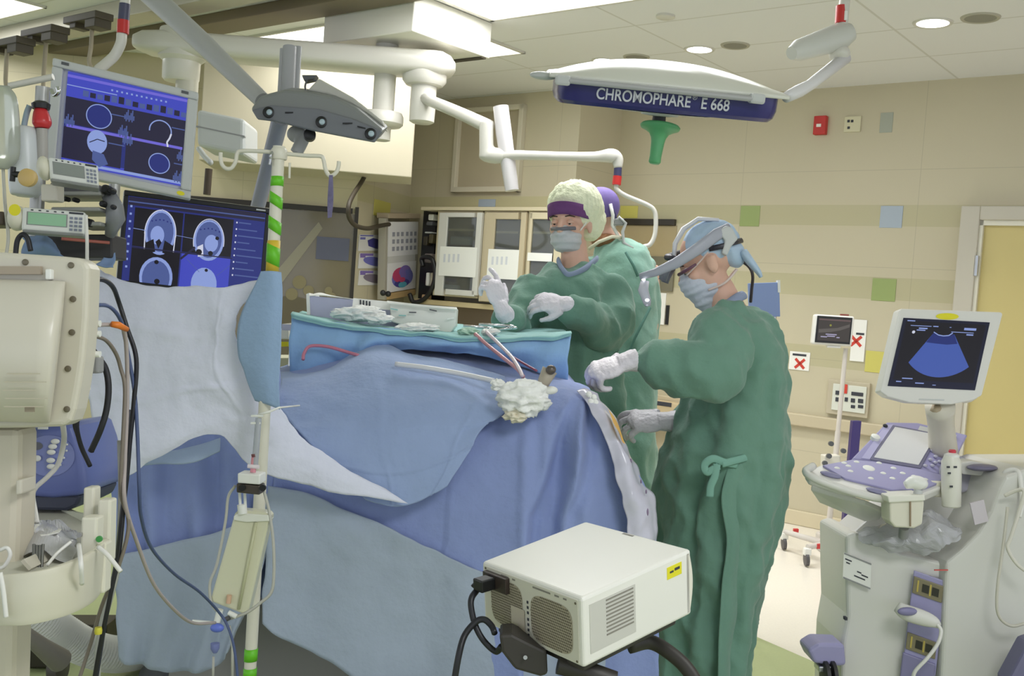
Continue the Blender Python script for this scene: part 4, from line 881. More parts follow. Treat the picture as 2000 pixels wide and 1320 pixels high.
MB().curve([P(556, 300, dpl), P(600, 304, dpl), P(626, 305, dpl), P(632, 312, dpl), P(635, 328, dpl), P(641, 341, dpl), P(648, 343, dpl), P(657, 336, dpl), P(661, 325, dpl), P(662, 315, dpl)], .0052, 10).build('hook', pole_c, t, smooth=True)
MB().curve([P(545, 290, dpl+.02), P(530, 300, dpl-.02), P(528, 312, dpl-.02), P(526, 322, dpl-.02)], .004, 8).build('clip', steel, t, smooth=True)
MB().cyl(P(566, 318, dpl), P(565, 348, dpl), .003).build('clip', pole_c, t, smooth=A40)
tg = MB().grid(sheet([[(643, 342, dpl-.006), (650, 342, dpl-.006)], [(640, 390, dpl-.004), (651, 388, dpl-.008)], [(640, 426, dpl-.006), (648, 424, dpl-.006)]], 4, 8)).build('strap', mat('violet_strap', (112, 106, 140), .6, var=.4, vscale=90), solid=.002)
tag(tg, 'violet grey strap hanging from the right hook of the striped pole', 'strap')
# fabrics
def cloth(name, rgb, trans=0, var=.06): return mat(name, rgb, .85, bump=.25, bscale=55, var=var, vscale=9, sheen=.2, spec=.2, alpha=1)
blue = cloth('drape_blue', (144, 159, 207)); blue2 = cloth('drape_flap_blue', (154, 172, 210)); pale = cloth('drape_pale', (230, 232, 250)); low = cloth('drape_lower_pale', (168, 180, 196)); tableb = cloth('drape_table_blue', (150, 188, 228)); poleb = cloth('drape_pole_blue', (156, 182, 216))
def folds(k, a, seed=0, grow=1.0):
    def fn(u, v, p):
        s = a*(grow*v+(1-grow))*(math.sin(k*u*2*PI+seed+1.1*math.sin(v*3+seed))+.5*math.sin(k*1.7*u*2*PI+seed*2.3+v*2)); return -FWD*s + wob(p, 7, .010, seed) + wob(p, 22, .0035, seed)
    return fn
def crease(lines):  # soft ridges where the folded sheet was creased: list of (axis, position, depth)
    def fn(u, v, p):
        d = 0
        for ax, c, a in lines:
            q = (u if ax == 'u' else v) - c; d += a*math.exp(-(q/.012)**2)
        return -FWD*d
    return fn
def both(*fs): return lambda u, v, p: sum((f(u, v, p) for f in fs), V((0, 0, 0)))
# patient drape: over the body, down the near side
t = thing('surgical_drape', 'blue surgical drape covering the patient and table, its lower panel paler', 'drape', P(850, 1400, 3.1))
H = [[(545, 716, 3.72), (720, 664, 3.74), (880, 664, 3.74), (1010, 680, 3.7), (1090, 720, 3.6), (1130, 752, 3.4)],
     [(545, 742, 3.2), (720, 706, 3.2), (880, 722, 3.18), (1010, 744, 3.15), (1100, 750, 3.12), (1152, 762, 3.1)],
     [(540, 800, 3.0), (720, 800, 3.0), (880, 806, 3.0), (1000, 815, 2.98), (1090, 790, 2.97), (1178, 800, 2.98)],
     [(538, 900, 2.93), (720, 900, 2.93), (880, 920, 2.93), (1000, 930, 2.93), (1100, 930, 2.93), (1228, 890, 2.95)],
     [(530, 1000, 2.9), (720, 1000, 2.9), (870, 1040, 2.9), (1000, 1050, 2.9), (1100, 1060, 2.9), (1264, 962, 2.93)],
     [(520, 1100, 2.88), (700, 1110, 2.88), (850, 1150, 2.88), (1000, 1180, 2.88), (1100, 1200, 2.88), (1284, 1080, 2.92)],
     [(512, 1216, 2.87), (680, 1300, 2.87), (850, 1400, 2.87), (1000, 1420, 2.87), (1100, 1420, 2.87), (1286, 1330, 2.92)]]
def hfold(u, v, p):
    s = 0
    if u > .62 and v > .25:
        q = (u-.62)/.38; w = min(1, (v-.25)/.2)
        s = w*(.03*math.sin(q*9.2+v*2.6+.4)+.012*math.sin(q*21+v*3))*min(1, q*4)*min(1, (1-q)*7)
    if v > .26 and u > .4:
        tt_ = min(1, (v-.26)/.34); w = min(1, (v-.26)/.1); u1 = .88-.2*tt_-.12*max(0, v-.6); u2 = .93-.13*tt_
        s += w*(.055/(1+math.exp(max(-30, min(30, (u-u1)/.007))))*math.exp(-max(0, u1-u)/.12) + .03*math.exp(-((u-u2)/.016)**2) - .02*math.exp(-((u-u2-.04)/.02)**2))
    return -FWD*s + wob(p, 5, .012, 3) + wob(p, 24, .003, 3)
MB().grid(sheet(H, 26, 14, hfold)).build('cover_sheet', blue, t, solid=.004, off=-1, smooth=True)
Lw = [[(526, 946, 2.885), (620, 972, 2.875), (700, 1004, 2.872), (780, 1040, 2.87), (860, 1080, 2.868), (935, 1114, 2.866), (1040, 1150, 2.864), (1180, 1170, 2.868)],
      [(520, 1080, 2.86), (600, 1090, 2.86), (700, 1120, 2.858), (780, 1150, 2.858), (860, 1180, 2.856), (935, 1200, 2.856), (1040, 1230, 2.855), (1180, 1240, 2.86)],
      [(514, 1214, 2.84), (560, 1250, 2.84), (660, 1300, 2.84), (760, 1380, 2.84), (860, 1390, 2.84), (935, 1390, 2.84), (1040, 1390, 2.84), (1180, 1390, 2.84)]]
MB().grid(sheet(Lw, 14, 22, folds(3, .008, 2))).build('lower_panel', low, t, solid=.003, off=-1, smooth=True)
# the patient under the drape (head end to the right)
E_ = [[(548, 722, 3.3), (640, 714, 3.3), (735, 673, 3.3), (800, 690, 3.24), (900, 708, 3.2), (985, 735, 3.16)],
      [(545, 738, 3.12), (640, 733, 3.1), (745, 708, 3.1), (850, 726, 3.09), (930, 748, 3.08), (1000, 775, 3.06)],
      [(541, 790, 2.95), (650, 790, 2.94), (760, 785, 2.94), (850, 785, 2.94), (925, 795, 2.94), (985, 806, 2.95)],
      [(600, 860, 2.84), (680, 868, 2.85), (760, 875, 2.86), (830, 872, 2.87), (892, 858, 2.885), (942, 832, 2.9)],
      [(668, 928, 2.82), (720, 935, 2.82), (770, 940, 2.83), (820, 932, 2.84), (872, 912, 2.85), (914, 884, 2.87)],
      [(714, 972, 2.80), (740, 980, 2.81), (770, 985, 2.81), (805, 981, 2.82), (842, 968, 2.83), (872, 952, 2.84)]]
tag(MB().grid(sheet(E_, 14, 14, both(lambda u, v, p: wob(p, 5, .013, 5)+wob(p, 20, .003, 5), crease([('v', .52, .004), ('u', .36, .003), ('v', .74, .005), ('u', .8, .004)])))).build('surgical_drape_flap', blue2, solid=.004, off=-1, smooth=True), 'loose blue drape flap hanging in a rounded fold over the patient side', 'drape')
# sticky incise drape at the head end
t = thing('incise_drape', 'shiny pale sticky drape down the head end by the gloved hands, its orange stain painted with lamp glow', 'drape', P(1230, 900, 2.93))
I_ = [[(1130, 764, 3.0), (1148, 760, 3.02), (1166, 770, 3.06)], [(1156, 800, 2.93), (1184, 806, 2.93), (1206, 828, 3.0)], [(1180, 856, 2.9), (1208, 862, 2.9), (1226, 878, 2.97)],
      [(1206, 930, 2.88), (1232, 926, 2.88), (1252, 938, 2.95)], [(1222, 1000, 2.87), (1250, 990, 2.87), (1279, 984, 2.94)], [(1228, 1110, 2.86), (1256, 1100, 2.86), (1286, 1090, 2.93)]]
MB().grid(sheet(I_, 10, 12, lambda u, v, p: wob(p, 18, .012, 8))).build('film', mat('incise_film', (206, 204, 220), .18, var=.12, vscale=22, spec=.6), t, solid=.002, smooth=True)
mb = MB(); mb.grid(sheet([[(1190, 800, 2.915), (1202, 818, 2.925)], [(1196, 826, 2.89), (1215, 842, 2.93)], [(1206, 850, 2.885), (1222, 868, 2.93)]], 6, 6, lambda u, v, p: wob(p, 18, .012, 8)-FWD*.01)); mb.build('glowing_iodine_stain', mat('iodine_with_lamp_glow', (250, 196, 110), .3), t, smooth=True)  # iodine stain with the lamp's glow mixed into its orange
for x, y, r in ((1232, 900, .006), (1236, 955, .008), (1244, 990, .006), (1252, 940, .005), (1238, 960, .004), (1262, 960, .005), (1264, 1000, .009), (1252, 1004, .006), (1218, 884, .005)):
    MB().ell(P(x, y, 2.9-.015*(x-1215)/50), RGT*r*.5, UPV*r*1.3, FWD*.006).build('dark_stain', mat('stain_dark', (136, 116, 146), .4), t, smooth=True)
# left hanging drape
t = thing('side_drape', 'blue drape hanging to the floor left of the striped pole, pale towards its hem', 'drape', P(380, 1400, 3.0))
G_ = [[(206, 700, 3.05), (300, 700, 3.05), (380, 700, 3.02), (460, 700, 3.0), (545, 700, 2.98)], [(208, 860, 3.0), (300, 870, 3.0), (380, 850, 2.98), (460, 860, 2.97), (548, 800, 2.96)],
      [(222, 1000, 2.96), (300, 1000, 2.96), (380, 1000, 2.95), (460, 1000, 2.94), (540, 930, 2.94)], [(228, 1250, 2.93), (320, 1262, 2.93), (400, 1260, 2.92), (440, 1220, 2.92), (530, 1150, 2.93)]]
MB().grid(sheet(G_, 18, 14, folds(4, .018, 1, .7))).build('upper_sheet', poleb if False else blue, t, solid=.004, off=-1, smooth=True)
GL = [[(228, 1086, 2.91), (330, 1062, 2.9), (420, 1042, 2.9), (480, 1010, 2.9), (532, 952, 2.9)], [(228, 1180, 2.89), (330, 1180, 2.88), (420, 1170, 2.88), (480, 1130, 2.88), (526, 1080, 2.88)],
      [(232, 1286, 2.88), (300, 1304, 2.87), (376, 1312, 2.86), (436, 1288, 2.86), (456, 1226, 2.86)]]
MB().grid(sheet(GL, 14, 14, folds(4, .012, 1, .7))).build('lower_panel', low, t, solid=.003, off=-1, smooth=True)
# pale screen drape in front, running under the pole into a sheer corner
D_ = [[(170, 514, 2.74), (236, 542, 2.72), (330, 561, 2.7), (400, 562, 2.68), (470, 551, 2.66), (529, 546, 2.62)],
      [(172, 620, 2.75), (240, 630, 2.72), (330, 640, 2.68), (400, 640, 2.66), (440, 620, 2.65), (470, 606, 2.65)],
      [(174, 730, 2.74), (240, 740, 2.7), (330, 745, 2.66), (400, 745, 2.64), (440, 725, 2.64), (478, 704, 2.65)],
      [(176, 830, 2.72), (240, 850, 2.68), (320, 836, 2.66), (410, 800, 2.66), (500, 810, 2.68), (552, 800, 2.74)],
      [(178, 880, 2.72), (242, 896, 2.68), (316, 868, 2.66), (420, 830, 2.67), (520, 880, 2.72), (640, 890, 2.78)],
      [(179, 908, 2.72), (246, 926, 2.68), (312, 886, 2.67), (420, 850, 2.68), (540, 942, 2.75), (800, 985, 2.8)]]
tag(MB().grid(sheet(D_, 14, 14, both(lambda u, v, p: wob(p, 6, .02, 4)+wob(p, 30, .004, 4), crease([('v', .22, .006), ('v', .46, .006), ('u', .72, .004)])))).build('screen_drape', pale, solid=.003, off=-1, smooth=True), 'pale white-blue sheer drape hung as a screen in front of the navigation monitor', 'drape')
hm = MB().grid(sheet([[(230, 880, 2.8), (300, 884, 2.8), (380, 874, 2.79), (428, 858, 2.78)], [(236, 920, 2.79), (316, 906, 2.78), (384, 903, 2.77), (430, 884, 2.76)]], 10, 6, lambda u, v, p: wob(p, 9, .008))).build('drape_hem', cloth('drape_hem', (176, 194, 214)), solid=.003, smooth=True)
tag(hm, 'curved pale hem of a second sheer drape below the screen drape', 'drape')
PW = [[(508, 531, 2.575), (530, 530, 2.565), (550, 531, 2.575)], [(470, 612, 2.6), (520, 610, 2.57), (550, 608, 2.575)], [(466, 690, 2.6), (512, 690, 2.575), (547, 690, 2.575)], [(480, 730, 2.6), (516, 740, 2.575), (546, 745, 2.575)], [(500, 784, 2.6), (524, 792, 2.58), (547, 800, 2.58)]]
tag(MB().grid(sheet(PW, 10, 10, lambda u, v, p: wob(p, 8, .008, 2))).build('pole_drape', poleb, solid=.003, smooth=True), 'blue drape gathered round the striped pole above the patient', 'drape')
MB_c = MB(); MB_c.tube([P(528, 806, 2.6), P(512, 812, 2.58), P(503, 816, 2.57)], .004, 8)
# ---------------------------------------------------------------- drainage set on the pole
t = thing('drainage_set', 'clear yellowish drainage chamber hung on the striped pole under a white bracket', 'drainage chamber', P(478, 1100, 2.45))
d_ = 2.47
mb = MB(); mb.box(P(492, 932, d_), RGT*.027-UPV*.002, UPV*.012, FWD*.03); mb.build('bracket', white, t, bevel=.003)
mb = MB(); mb.box(P(490, 952, d_), RGT*.028-UPV*.003, UPV*.011, FWD*.028); mb.build('dark_clamp', mat('clamp_dark', (72, 64, 58), .4), t, bevel=.003)
for x in (474, 514): MB().lathe(P(x, 952, d_-.03), -FWD, [(.008, 0), (.008, .006)], 14).build('clamp_knob', black, t, smooth=A40)
clr = mat('clear_tube', (216, 214, 204), .2, trans=.3)
mb = MB(); mb.cyl(P(505, 816, d_), P(498, 908, d_), .0075); mb.build('syringe', mat('syringe_clear', (196, 200, 206), .2, trans=.3), t, smooth=A40)
mb = MB(); mb.box(P(502, 812, d_), RGT*.014, UPV*.0025, FWD*.006); mb.box(P(500, 826, d_), RGT*.012, UPV*.0025, FWD*.006); mb.build('syringe_flange', white, t, bevel=.001)
MB().tube([P(504, 810, d_), P(526, 804, d_), P(545, 796, 2.52), P(585, 792, 2.6)], [.003, .003, .0025, .002], 8).build('tie', white, t, smooth=True)
mb = MB(); mb.cyl(P(497, 888, d_), P(494, 922, d_), .007); mb.build('stopcock', mat('stopcock_pink', (222, 150, 160), .35), t, smooth=A40)
mb = MB(); mb.cyl(P(484, 910, d_-.006), P(506, 912, d_-.006), .005); mb.build('stopcock_handle', mat('stopcock_white', (236, 226, 230), .35), t, smooth=A40)
MB().cyl(P(497, 886, d_), P(498, 892, d_), .008).build('stopcock_cap', mat('stopcock_dark', (120, 70, 70), .4), t, smooth=A40)
ch = mat('chamber_clear', (240, 238, 208), .15, trans=.25)
mb = MB(); pr = [P(458, 1002, d_), P(466, 996, d_), P(520, 1000, d_), P(528, 1008, d_), P(484, 1198, d_), P(476, 1200, d_), P(414, 1176, d_), P(412, 1166, d_)]
mb.prism(pr, FWD*.045); mb.build('chamber', ch, t, bevel=.006, seg=2)
mb = MB(); mb.prism([P(456, 1008, d_-.004), P(466, 1002, d_-.004), P(524, 1006, d_-.004), P(526, 1018, d_-.004), P(480, 1020, d_-.004), P(456, 1016, d_-.004)], FWD*.05); mb.build('chamber_top', mat('chamber_top', (232, 232, 220), .25), t, bevel=.002)
for x in (468, 478): MB().cyl(P(x, 962, d_), P(x+2, 1002, d_), .0035).build('neck_tube', white, t, smooth=A40)
mb = MB(); mb.cyl(P(472, 985, d_), P(474, 1003, d_), .011); mb.build('cap', white, t, smooth=A40)
MB().tube([P(500, 1020, d_-.003), P(482, 1110, d_-.003), P(466, 1190, d_-.003)], .004, 8).build('inner_column', mat('chamber_rib', (196, 196, 160), .3), t, smooth=True)
MB().cyl(P(448, 1162, d_-.008), P(446, 1178, d_-.008), .006).build('valve', mat('valve_peach', (220, 180, 150), .4), t, smooth=A40)
MB().curve([P(460, 948, d_), P(446, 970, d_), P(440, 1020, d_), P(424, 1100, d_), P(410, 1140, d_), P(414, 1180, d_), P(432, 1200, d_)], .0035, clr and 8).build('side_tube', clr, t, smooth=True)
MB().curve([P(516, 960, d_), P(526, 1000, d_), P(534, 1060, d_), P(535, 1120, d_), P(530, 1156, d_), P(510, 1176, d_), P(482, 1196, d_), P(450, 1208, d_)], .0038, 8).build('side_tube', clr, t, smooth=True)
mb = MB(); mb.cyl(P(430, 1190, d_-.01), P(424, 1214, d_-.01), .008); mb.build('valve_body', white, t, smooth=A40)
mb = MB(); mb.cyl(P(446, 1196, d_-.01), P(462, 1204, d_-.01), .006); mb.build('valve_handle', white, t, smooth=A40)
MB().cyl(P(440, 1210, d_-.01), P(448, 1206, d_-.01), .006).build('dark_port', mat('port_dark', (84, 82, 84), .4), t, smooth=A40)
MB().ell(P(424, 1226, d_-.015), RGT*.017, UPV*.011, FWD*.01).build('blue_stopcock', mat('stopcock_blue', (104, 124, 218), .35), t, smooth=True)
MB().lathe(P(420, 1256, d_-.01), -UPV, [(.011, 0), (.011, .012), (.006, .022), (.004, .024)], 16).build('blue_connector', mat('connector_blue', (124, 132, 186), .35), t, smooth=A40)
MB().cyl(P(376, 1213, d_-.01), P(424, 1217, d_-.01), .004).build('white_connector', white, t, smooth=A40)
MB().tube([P(417, 1282, d_-.01), P(416, 1330, d_-.01)], .003, 8).build('drain_tube', clr, t, smooth=True)
MB().tube([P(448, 1222, d_), P(454, 1260, d_), P(454, 1340, d_)], .0035, 8).build('drain_tube', clr, t, smooth=True)
# grey table base seen between the drapes
t = thing('operating_table', 'grey operating table base showing between the drape hems', 'table', P(560, 1290, 3.4))
MB().box(V((-.7, 3.19, .22)), RGT*.29, V((0, .12, 0)), EZ*.2).build('base', mat('table_grey', (148, 146, 142), .45), t, bevel=.03)
MB().box(V((P(800, 1260, 3.5).x, 3.32, .66)), RGT*.22, V((0, .15, 0)), EZ*.26).build('column', steel, t, bevel=.02)
MB().box(V((P(820, 800, 3.4).x, 3.32, .96)), RGT*.62, V((0, .24, 0)), EZ*.05).build('table_top', mat('mattress_dark', (52, 54, 60), .6), t, bevel=.02)
# ---------------------------------------------------------------- instrument table
t = thing('instrument_table', 'high instrument table draped in bright blue over the patient', 'table', P(840, 650, 3.45))
dT = 3.3
front_top = [(570, 612), (640, 628), (700, 638), (760, 644), (830, 650), (900, 656), (1000, 660), (1070, 656), (1114, 650)]
front_bot = [(564, 752), (620, 744), (680, 716), (730, 690), (820, 680), (900, 686), (980, 702), (1050, 728), (1108, 752)]
mid = [((a[0]+b[0])/2+random.uniform(-4, 4), (a[1]+b[1])/2) for a, b in zip(front_top, front_bot)]
MB().grid(sheet([[(x, y, dT) for x, y in front_top], [(x, y, dT-.03) for x, y in mid], [(x, y, dT+.01) for x, y in front_bot]], 10, 14, folds(5, .014, 4, .8))).build('table_drape', tableb, t, solid=.004, off=-1, smooth=True)
teal = cloth('teal_towel', (150, 198, 196))
back_top = [(590, 608), (650, 616), (710, 622), (760, 626), (830, 630), (900, 633), (980, 637), (1050, 640), (1098, 642)]
MB().grid(sheet([[(x, y, 3.75) for x, y in back_top], [((a[0]+b[0])/2, (a[1]+b[1])/2+.5, 3.52) for a, b in zip(front_top, back_top)], [(x, y-2, dT-.012) for x, y in front_top], [(x, y+8+3*math.sin(x*.05), dT-.03) for x, y in front_top]], 8, 8, lambda u, v, p: wob(p, 18, .006))).build('towel_top', teal, t, solid=.004, off=-1, smooth=True)
mb = MB(); l, r = P(580, 640, 3.6), P(1100, 665, 3.6); l.z = r.z = 1.25; l.y = r.y = 3.73
mb.prism([l, r, r+V((0, -.37, 0)), l+V((0, -.37, 0))], EZ*-.02); mb.build('table_plate', steel, t)
mb = MB(); rp = P(560, 720, 3.75); mb.cyl(V((rp.x+.04, 3.69, .05)), V((rp.x+.04, 3.69, 1.235)), .025); mb.build('column', steel, t, smooth=A40)
mb = MB(); mb.box(V((rp.x+.1, 3.66, .03)), RGT*.3, V((0, .13, 0)), EZ*.03); mb.build('base', steel, t, bevel=.01)
# things on it
tt = thing('lavender_tray_box', 'long lavender-sided white box on the left of the instrument table', 'box', P(690, 615, 3.5))
a, b = P(601, 628, 3.5), P(790, 640, 3.5); b.z = a.z
MB().prism([a, b, b+EZ*.085, a+EZ*.09], FWD*.16).build('body', mat('lavender_board', (192, 190, 216), .6), tt, bevel=.003)
MB().prism([P(598, 574, 3.49), P(604, 572, 3.49), P(606, 628, 3.49), P(600, 628, 3.49)], FWD*.18).build('end_flap', paper, tt)
MB().grid(sheet([[(606, 576, 3.52), (626, 572, 3.55), (650, 579, 3.55)], [(606, 578, 3.49), (630, 577, 3.49), (690, 584, 3.49)]], 6, 4)).build('paper_lining', paper, tt, solid=.002, smooth=True)
def lump(name, label, c, r, m, cat, n=9, seed=1, flatk=.6, vox=.005):
    """a crumpled bundle of cloth: a closed surface pushed in and out along sharp creases"""
    mb = MB(); mb.ell(V((0, 0, 0)), V((1, 0, 0)), V((0, 1, 0)), V((0, 0, 1)), 64, 44); o_ = V((seed*3.7, seed*1.3, seed*2.1))
    for v in mb.bm.verts:
        d = v.co.normalized(); k = .68 + .36*(1-2.2*abs(noise.noise(d*1.6+o_))) + .12*(1-2*abs(noise.noise(d*3.3+o_))) + .025*noise.noise(d*9+o_)
        v.co = c + RGT*d.x*r[0]*k + FWD*d.y*r[2]*k + UPV*d.z*r[1]*k
    return tag(mb.build(name, m, smooth=True), label, cat)
gz = mat('gauze_white', (250, 250, 246), .9, bump=.4, bscale=90)
lump('gauze_pile', 'crumpled white gauze pile on the instrument table before the lavender box', P(700, 612, 3.38), (.088, .026, .05), gz, 'gauze', 12, 3)
lump('gauze_pad', 'smaller white gauze pad in the middle of the instrument table', P(738, 622, 3.36), (.05, .018, .03), gz, 'gauze', 7, 5)
tt = thing('instrument_tray', 'white plastic instrument tray standing at the centre of the instrument table', 'tray', P(820, 618, 3.42))
q0, q1 = [(760, 590), (892, 602), (890, 636), (878, 652), (800, 640), (764, 628)], 0
MB().prism([P(x, y, 3.42) for x, y in q0], FWD*.1).build('body', mat('tray_white', (236, 236, 228), .35), tt, bevel=.004)
MB().grid(sheet([[(756, 588, 3.41), (820, 595, 3.4), (892, 601, 3.41)], [(757, 592, 3.4), (820, 599, 3.395), (893, 605, 3.4)]], 6, 3)).build('rim', white, tt, solid=.004)
for x, y, m in ((806, 610, dgrey), (846, 606, dgrey), (770, 604, teal), (786, 616, teal), (880, 622, gz)):
    mb = MB(); mb.box(P(x, y, 3.405), RGT*.012+UPV*random.uniform(-.003, .003), UPV*.002, FWD*.004); mb.build('instrument', m, tt)
for q, (x0, y0, x1, y1) in enumerate(((705, 582, 715, 604), (712, 583, 722, 604))): pass
mb = MB(); mb.prism([P(x, y, 3.44) for x, y in ((690, 582), (772, 590), (770, 606), (688, 600))], FWD*.004)
o = mb.build('paper_sheet', paper); tag(o, 'white printed paper propped behind the gauze on the instrument table', 'paper')
for q in range(4):
    mb = MB(); mb.box(P(704+q*6, 590+q, 3.435), RGT*.0025, UPV*.008, FWD*.0005); mb.build('printed_bar', inkd, o)
lump('folded_towel', 'folded white towel at the front edge of the instrument table', P(815, 640, 3.33), (.07, .016, .04), gz, 'towel', 8, 11)
lump('green_towel', 'small pale green towel bundle at the right of the instrument table', P(915, 648, 3.32), (.035, .014, .03), cloth('pale_green_towel', (190, 220, 200)), 'towel', 6, 12)
lump('white_swab', 'white swab beside the pink tubing on the instrument table', P(958, 648, 3.32), (.03, .012, .03), gz, 'swab', 6, 14)
for lab, pts in (('steel scissors lying on the right part of the instrument table', ((905, 636), (955, 641))), ('steel forceps lying nearest the nurse on the instrument table', ((935, 633), (998, 637))), ('short steel instrument at the right end of the instrument table', ((970, 644), (1004, 640)))):
    tt = thing('steel_instrument', lab, 'instrument', P(*pts[0], 3.4))
    a, b = P(*pts[0], 3.42), P(*pts[1], 3.44)
    MB().tube([a, b], [.004, .006], 8).build('shaft', chrome, tt, smooth=True)
    MB().ell(b, RGT*.012, UPV*.006, FWD*.01).build('handle_ring', chrome, tt, smooth=True)
# tubing
pk = mat('pink_tube', (226, 164, 168), .25, trans=.15); wt = mat('pale_pink_tube', (236, 220, 224), .25)
cable('pink suction tube running from the instrument table down to the gauze', [(928, 652, 3.28), (950, 672, 3.24), (985, 700, 3.14), (1012, 722, 3.06), (1022, 736, 3.03)], .0065, pk, 'tube', 'tube')
cable('paler suction tube crossing beside the pink one to the gauze', [(950, 648, 3.28), (975, 672, 3.22), (1000, 698, 3.12), (1014, 720, 3.05), (1020, 734, 3.02)], .006, wt, 'tube', 'tube')
cable('dark red tube behind the suction tubes', [(990, 690, 3.25), (1020, 708, 3.15), (1048, 724, 3.08)], .004, mat('dark_red_tube', (150, 84, 104), .3), 'tube', 'tube')
cable('thick white tube lying over the drape toward the gauze', [(772, 711, 3.06), (830, 718, 3.05), (900, 730, 3.04), (965, 744, 3.0)], .008, mat('white_tube', (222, 222, 226), .3), 'tube', 'tube')
cable('pink looped tube at the left end of the instrument table', [(592, 702, 3.2), (594, 690, 3.22), (606, 676, 3.23), (640, 677, 3.23), (680, 688, 3.22), (700, 694, 3.2)], .0055, mat('pink_loop', (208, 130, 150), .3), 'tube', 'tube')
# gauze and metal at the operating site
lump('gauze_bundle', 'bunched white gauze pinned on the drape beside the operating site', P(1024, 778, 2.9), (.075, .052, .05), gz, 'gauze', 16, 21)
lump('gauze_tail', 'small yellowish gauze tail hanging below the white gauze bundle', P(1006, 812, 2.89), (.035, .02, .03), mat('gauze_cream', (236, 228, 206), .9), 'gauze', 6, 22)
lump('gauze_knot', 'small white gauze knot on the left of the gauze bundle', P(972, 752, 2.95), (.022, .018, .02), gz, 'gauze', 6, 23)
tt = thing('retractor_post', 'tan and grey retractor post rising from the gauze bundle', 'retractor', P(1068, 750, 2.93))
MB().tube([P(1052, 770, 2.93), P(1064, 742, 2.93), P(1074, 722, 2.93)], [.014, .019, .023], 14).build('post', mat('retractor_tan', (176, 166, 150), .4), tt, smooth=True)
MB().ell(P(1076, 722, 2.91), RGT*.015, UPV*.014, FWD*.015).build('dark_tip', mat('retractor_dark', (104, 96, 92), .35, .5), tt, smooth=True)
MB().ell(P(1076, 762, 2.91), RGT*.02, UPV*.012, FWD*.015).build('white_clip', white, tt, smooth=True)
for q, (x, y) in enumerate(((1150, 770), (1160, 776), (1154, 784), (1163, 786))):
    tag(MB().ell(P(x, y, 2.96), RGT*.009, UPV*.009, FWD*.009).build('cotton_ball', gz, smooth=True), 'small white cotton ball on the drape edge below the raised glove', 'cotton', 'cotton balls at the drape edge')
# cream box behind the pole and blue box beside the table
tt = thing('storage_cart', 'narrow cream drawer cart seen between the pole and the instrument table', 'cart', P(556, 900, 3.9))
a = P(556, 700, 3.9); MB().box(V((a.x, 3.95, .55)), RGT*.06, V((0, .1, 0)), EZ*.55).build('body', mat('cart_cream', (206, 204, 176), .5), tt, bevel=.004)
MB().box(P(556, 652, 3.84), RGT*.02, UPV*.02, FWD*.02).build('white_bottle', white, tt, bevel=.004)
mb = MB(); mb.box(P(556, 672, 3.84), RGT*.014, UPV*.009, FWD*.002); mb.build('yellow_label', yel, tt)
# ================================================================ people
skin = mat('skin', (228, 184, 162), .5, sub=.08, var=.06, vscale=30)
gown_m = mat('gown_green', (112, 150, 133), .8, bump=.3, bscale=40, var=.1, vscale=5, sheen=.25, spec=.2)
gown_l = mat('gown_light_green', (142, 182, 166), .8, bump=.3, bscale=40, var=.08, vscale=5, sheen=.25, spec=.2)
glove_m = mat('glove_white', (228, 222, 230), .45, bump=.25, bscale=120, var=.04)
mask_m = mat('mask_pale', (206, 212, 224), .8, bump=.2, bscale=80)
collar_m = mat('scrub_blue_grey', (150, 162, 190), .8)
def ax3(f, u):
    f = f.normalized(); u = (u-f*u.dot(f)).normalized(); return f, u, f.cross(u)      # forward, up, right
def head_into(mb, c, f, u, s=1.0):
    f, u, r = ax3(f, u); L = lambda a, b, d: c + (r*a + f*b + u*d)*s
    E = lambda a, b, d, ra, rb, rd: mb.ell(L(a, b, d), r*ra*s, f*rb*s, u*rd*s, 18, 12)
    E(0, -.012, .035, .076, .096, .09); E(0, .025, -.03, .062, .07, .085); E(0, .055, -.088, .034, .03, .026)
    E(0, .02, -.075, .052, .062, .045); E(0, .078, .028, .05, .018, .014)
    for q in (-1, 1):
        E(q*.04, .06, -.022, .024, .024, .022); E(q*.078, -.008, -.012, .01, .02, .033); E(q*.082, -.016, .004, .008, .016, .018)
    mb.vtube([(L(0, .086, .018), .010), (L(0, .1, -.008), .012), (L(0, .108, -.026), .0165), (L(0, .095, -.036), .012)], 10, 3)
    E(.011, .095, -.032, .009, .01, .008); E(-.011, .095, -.032, .009, .01, .008)
    E(0, .084, -.056, .024, .012, .006); E(0, .083, -.066, .021, .012, .007)
    return L, r, f, u
def eyes(parent, L, r, f, u, s=1.0, half=True):
    for q in (-1, 1):
        e = MB(); e.ball(L(q*.032, .078, .004), .0115*s); eo = e.build('eye', mat('eye_white', (228, 226, 220), .2), parent, smooth=True)
        MB().ell(L(q*.032, .0885, -.001), r*.0052, f*.0018, u*.0052).build('iris', mat('iris_brown', (52, 38, 30), .2), eo, smooth=True)
        if half: MB().ell(L(q*.032, .0795, .0045), r*.0148, f*.0128, u*.0092).build('eyelid', skin, eo, smooth=True)
        MB().tube([L(q*.016, .0935, .026), L(q*.034, .0925, .029), L(q*.052, .08, .023)], [.0022, .003, .0018], 8).build('eyebrow', mat('brow_dark', (58, 44, 38), .8), parent, smooth=True)
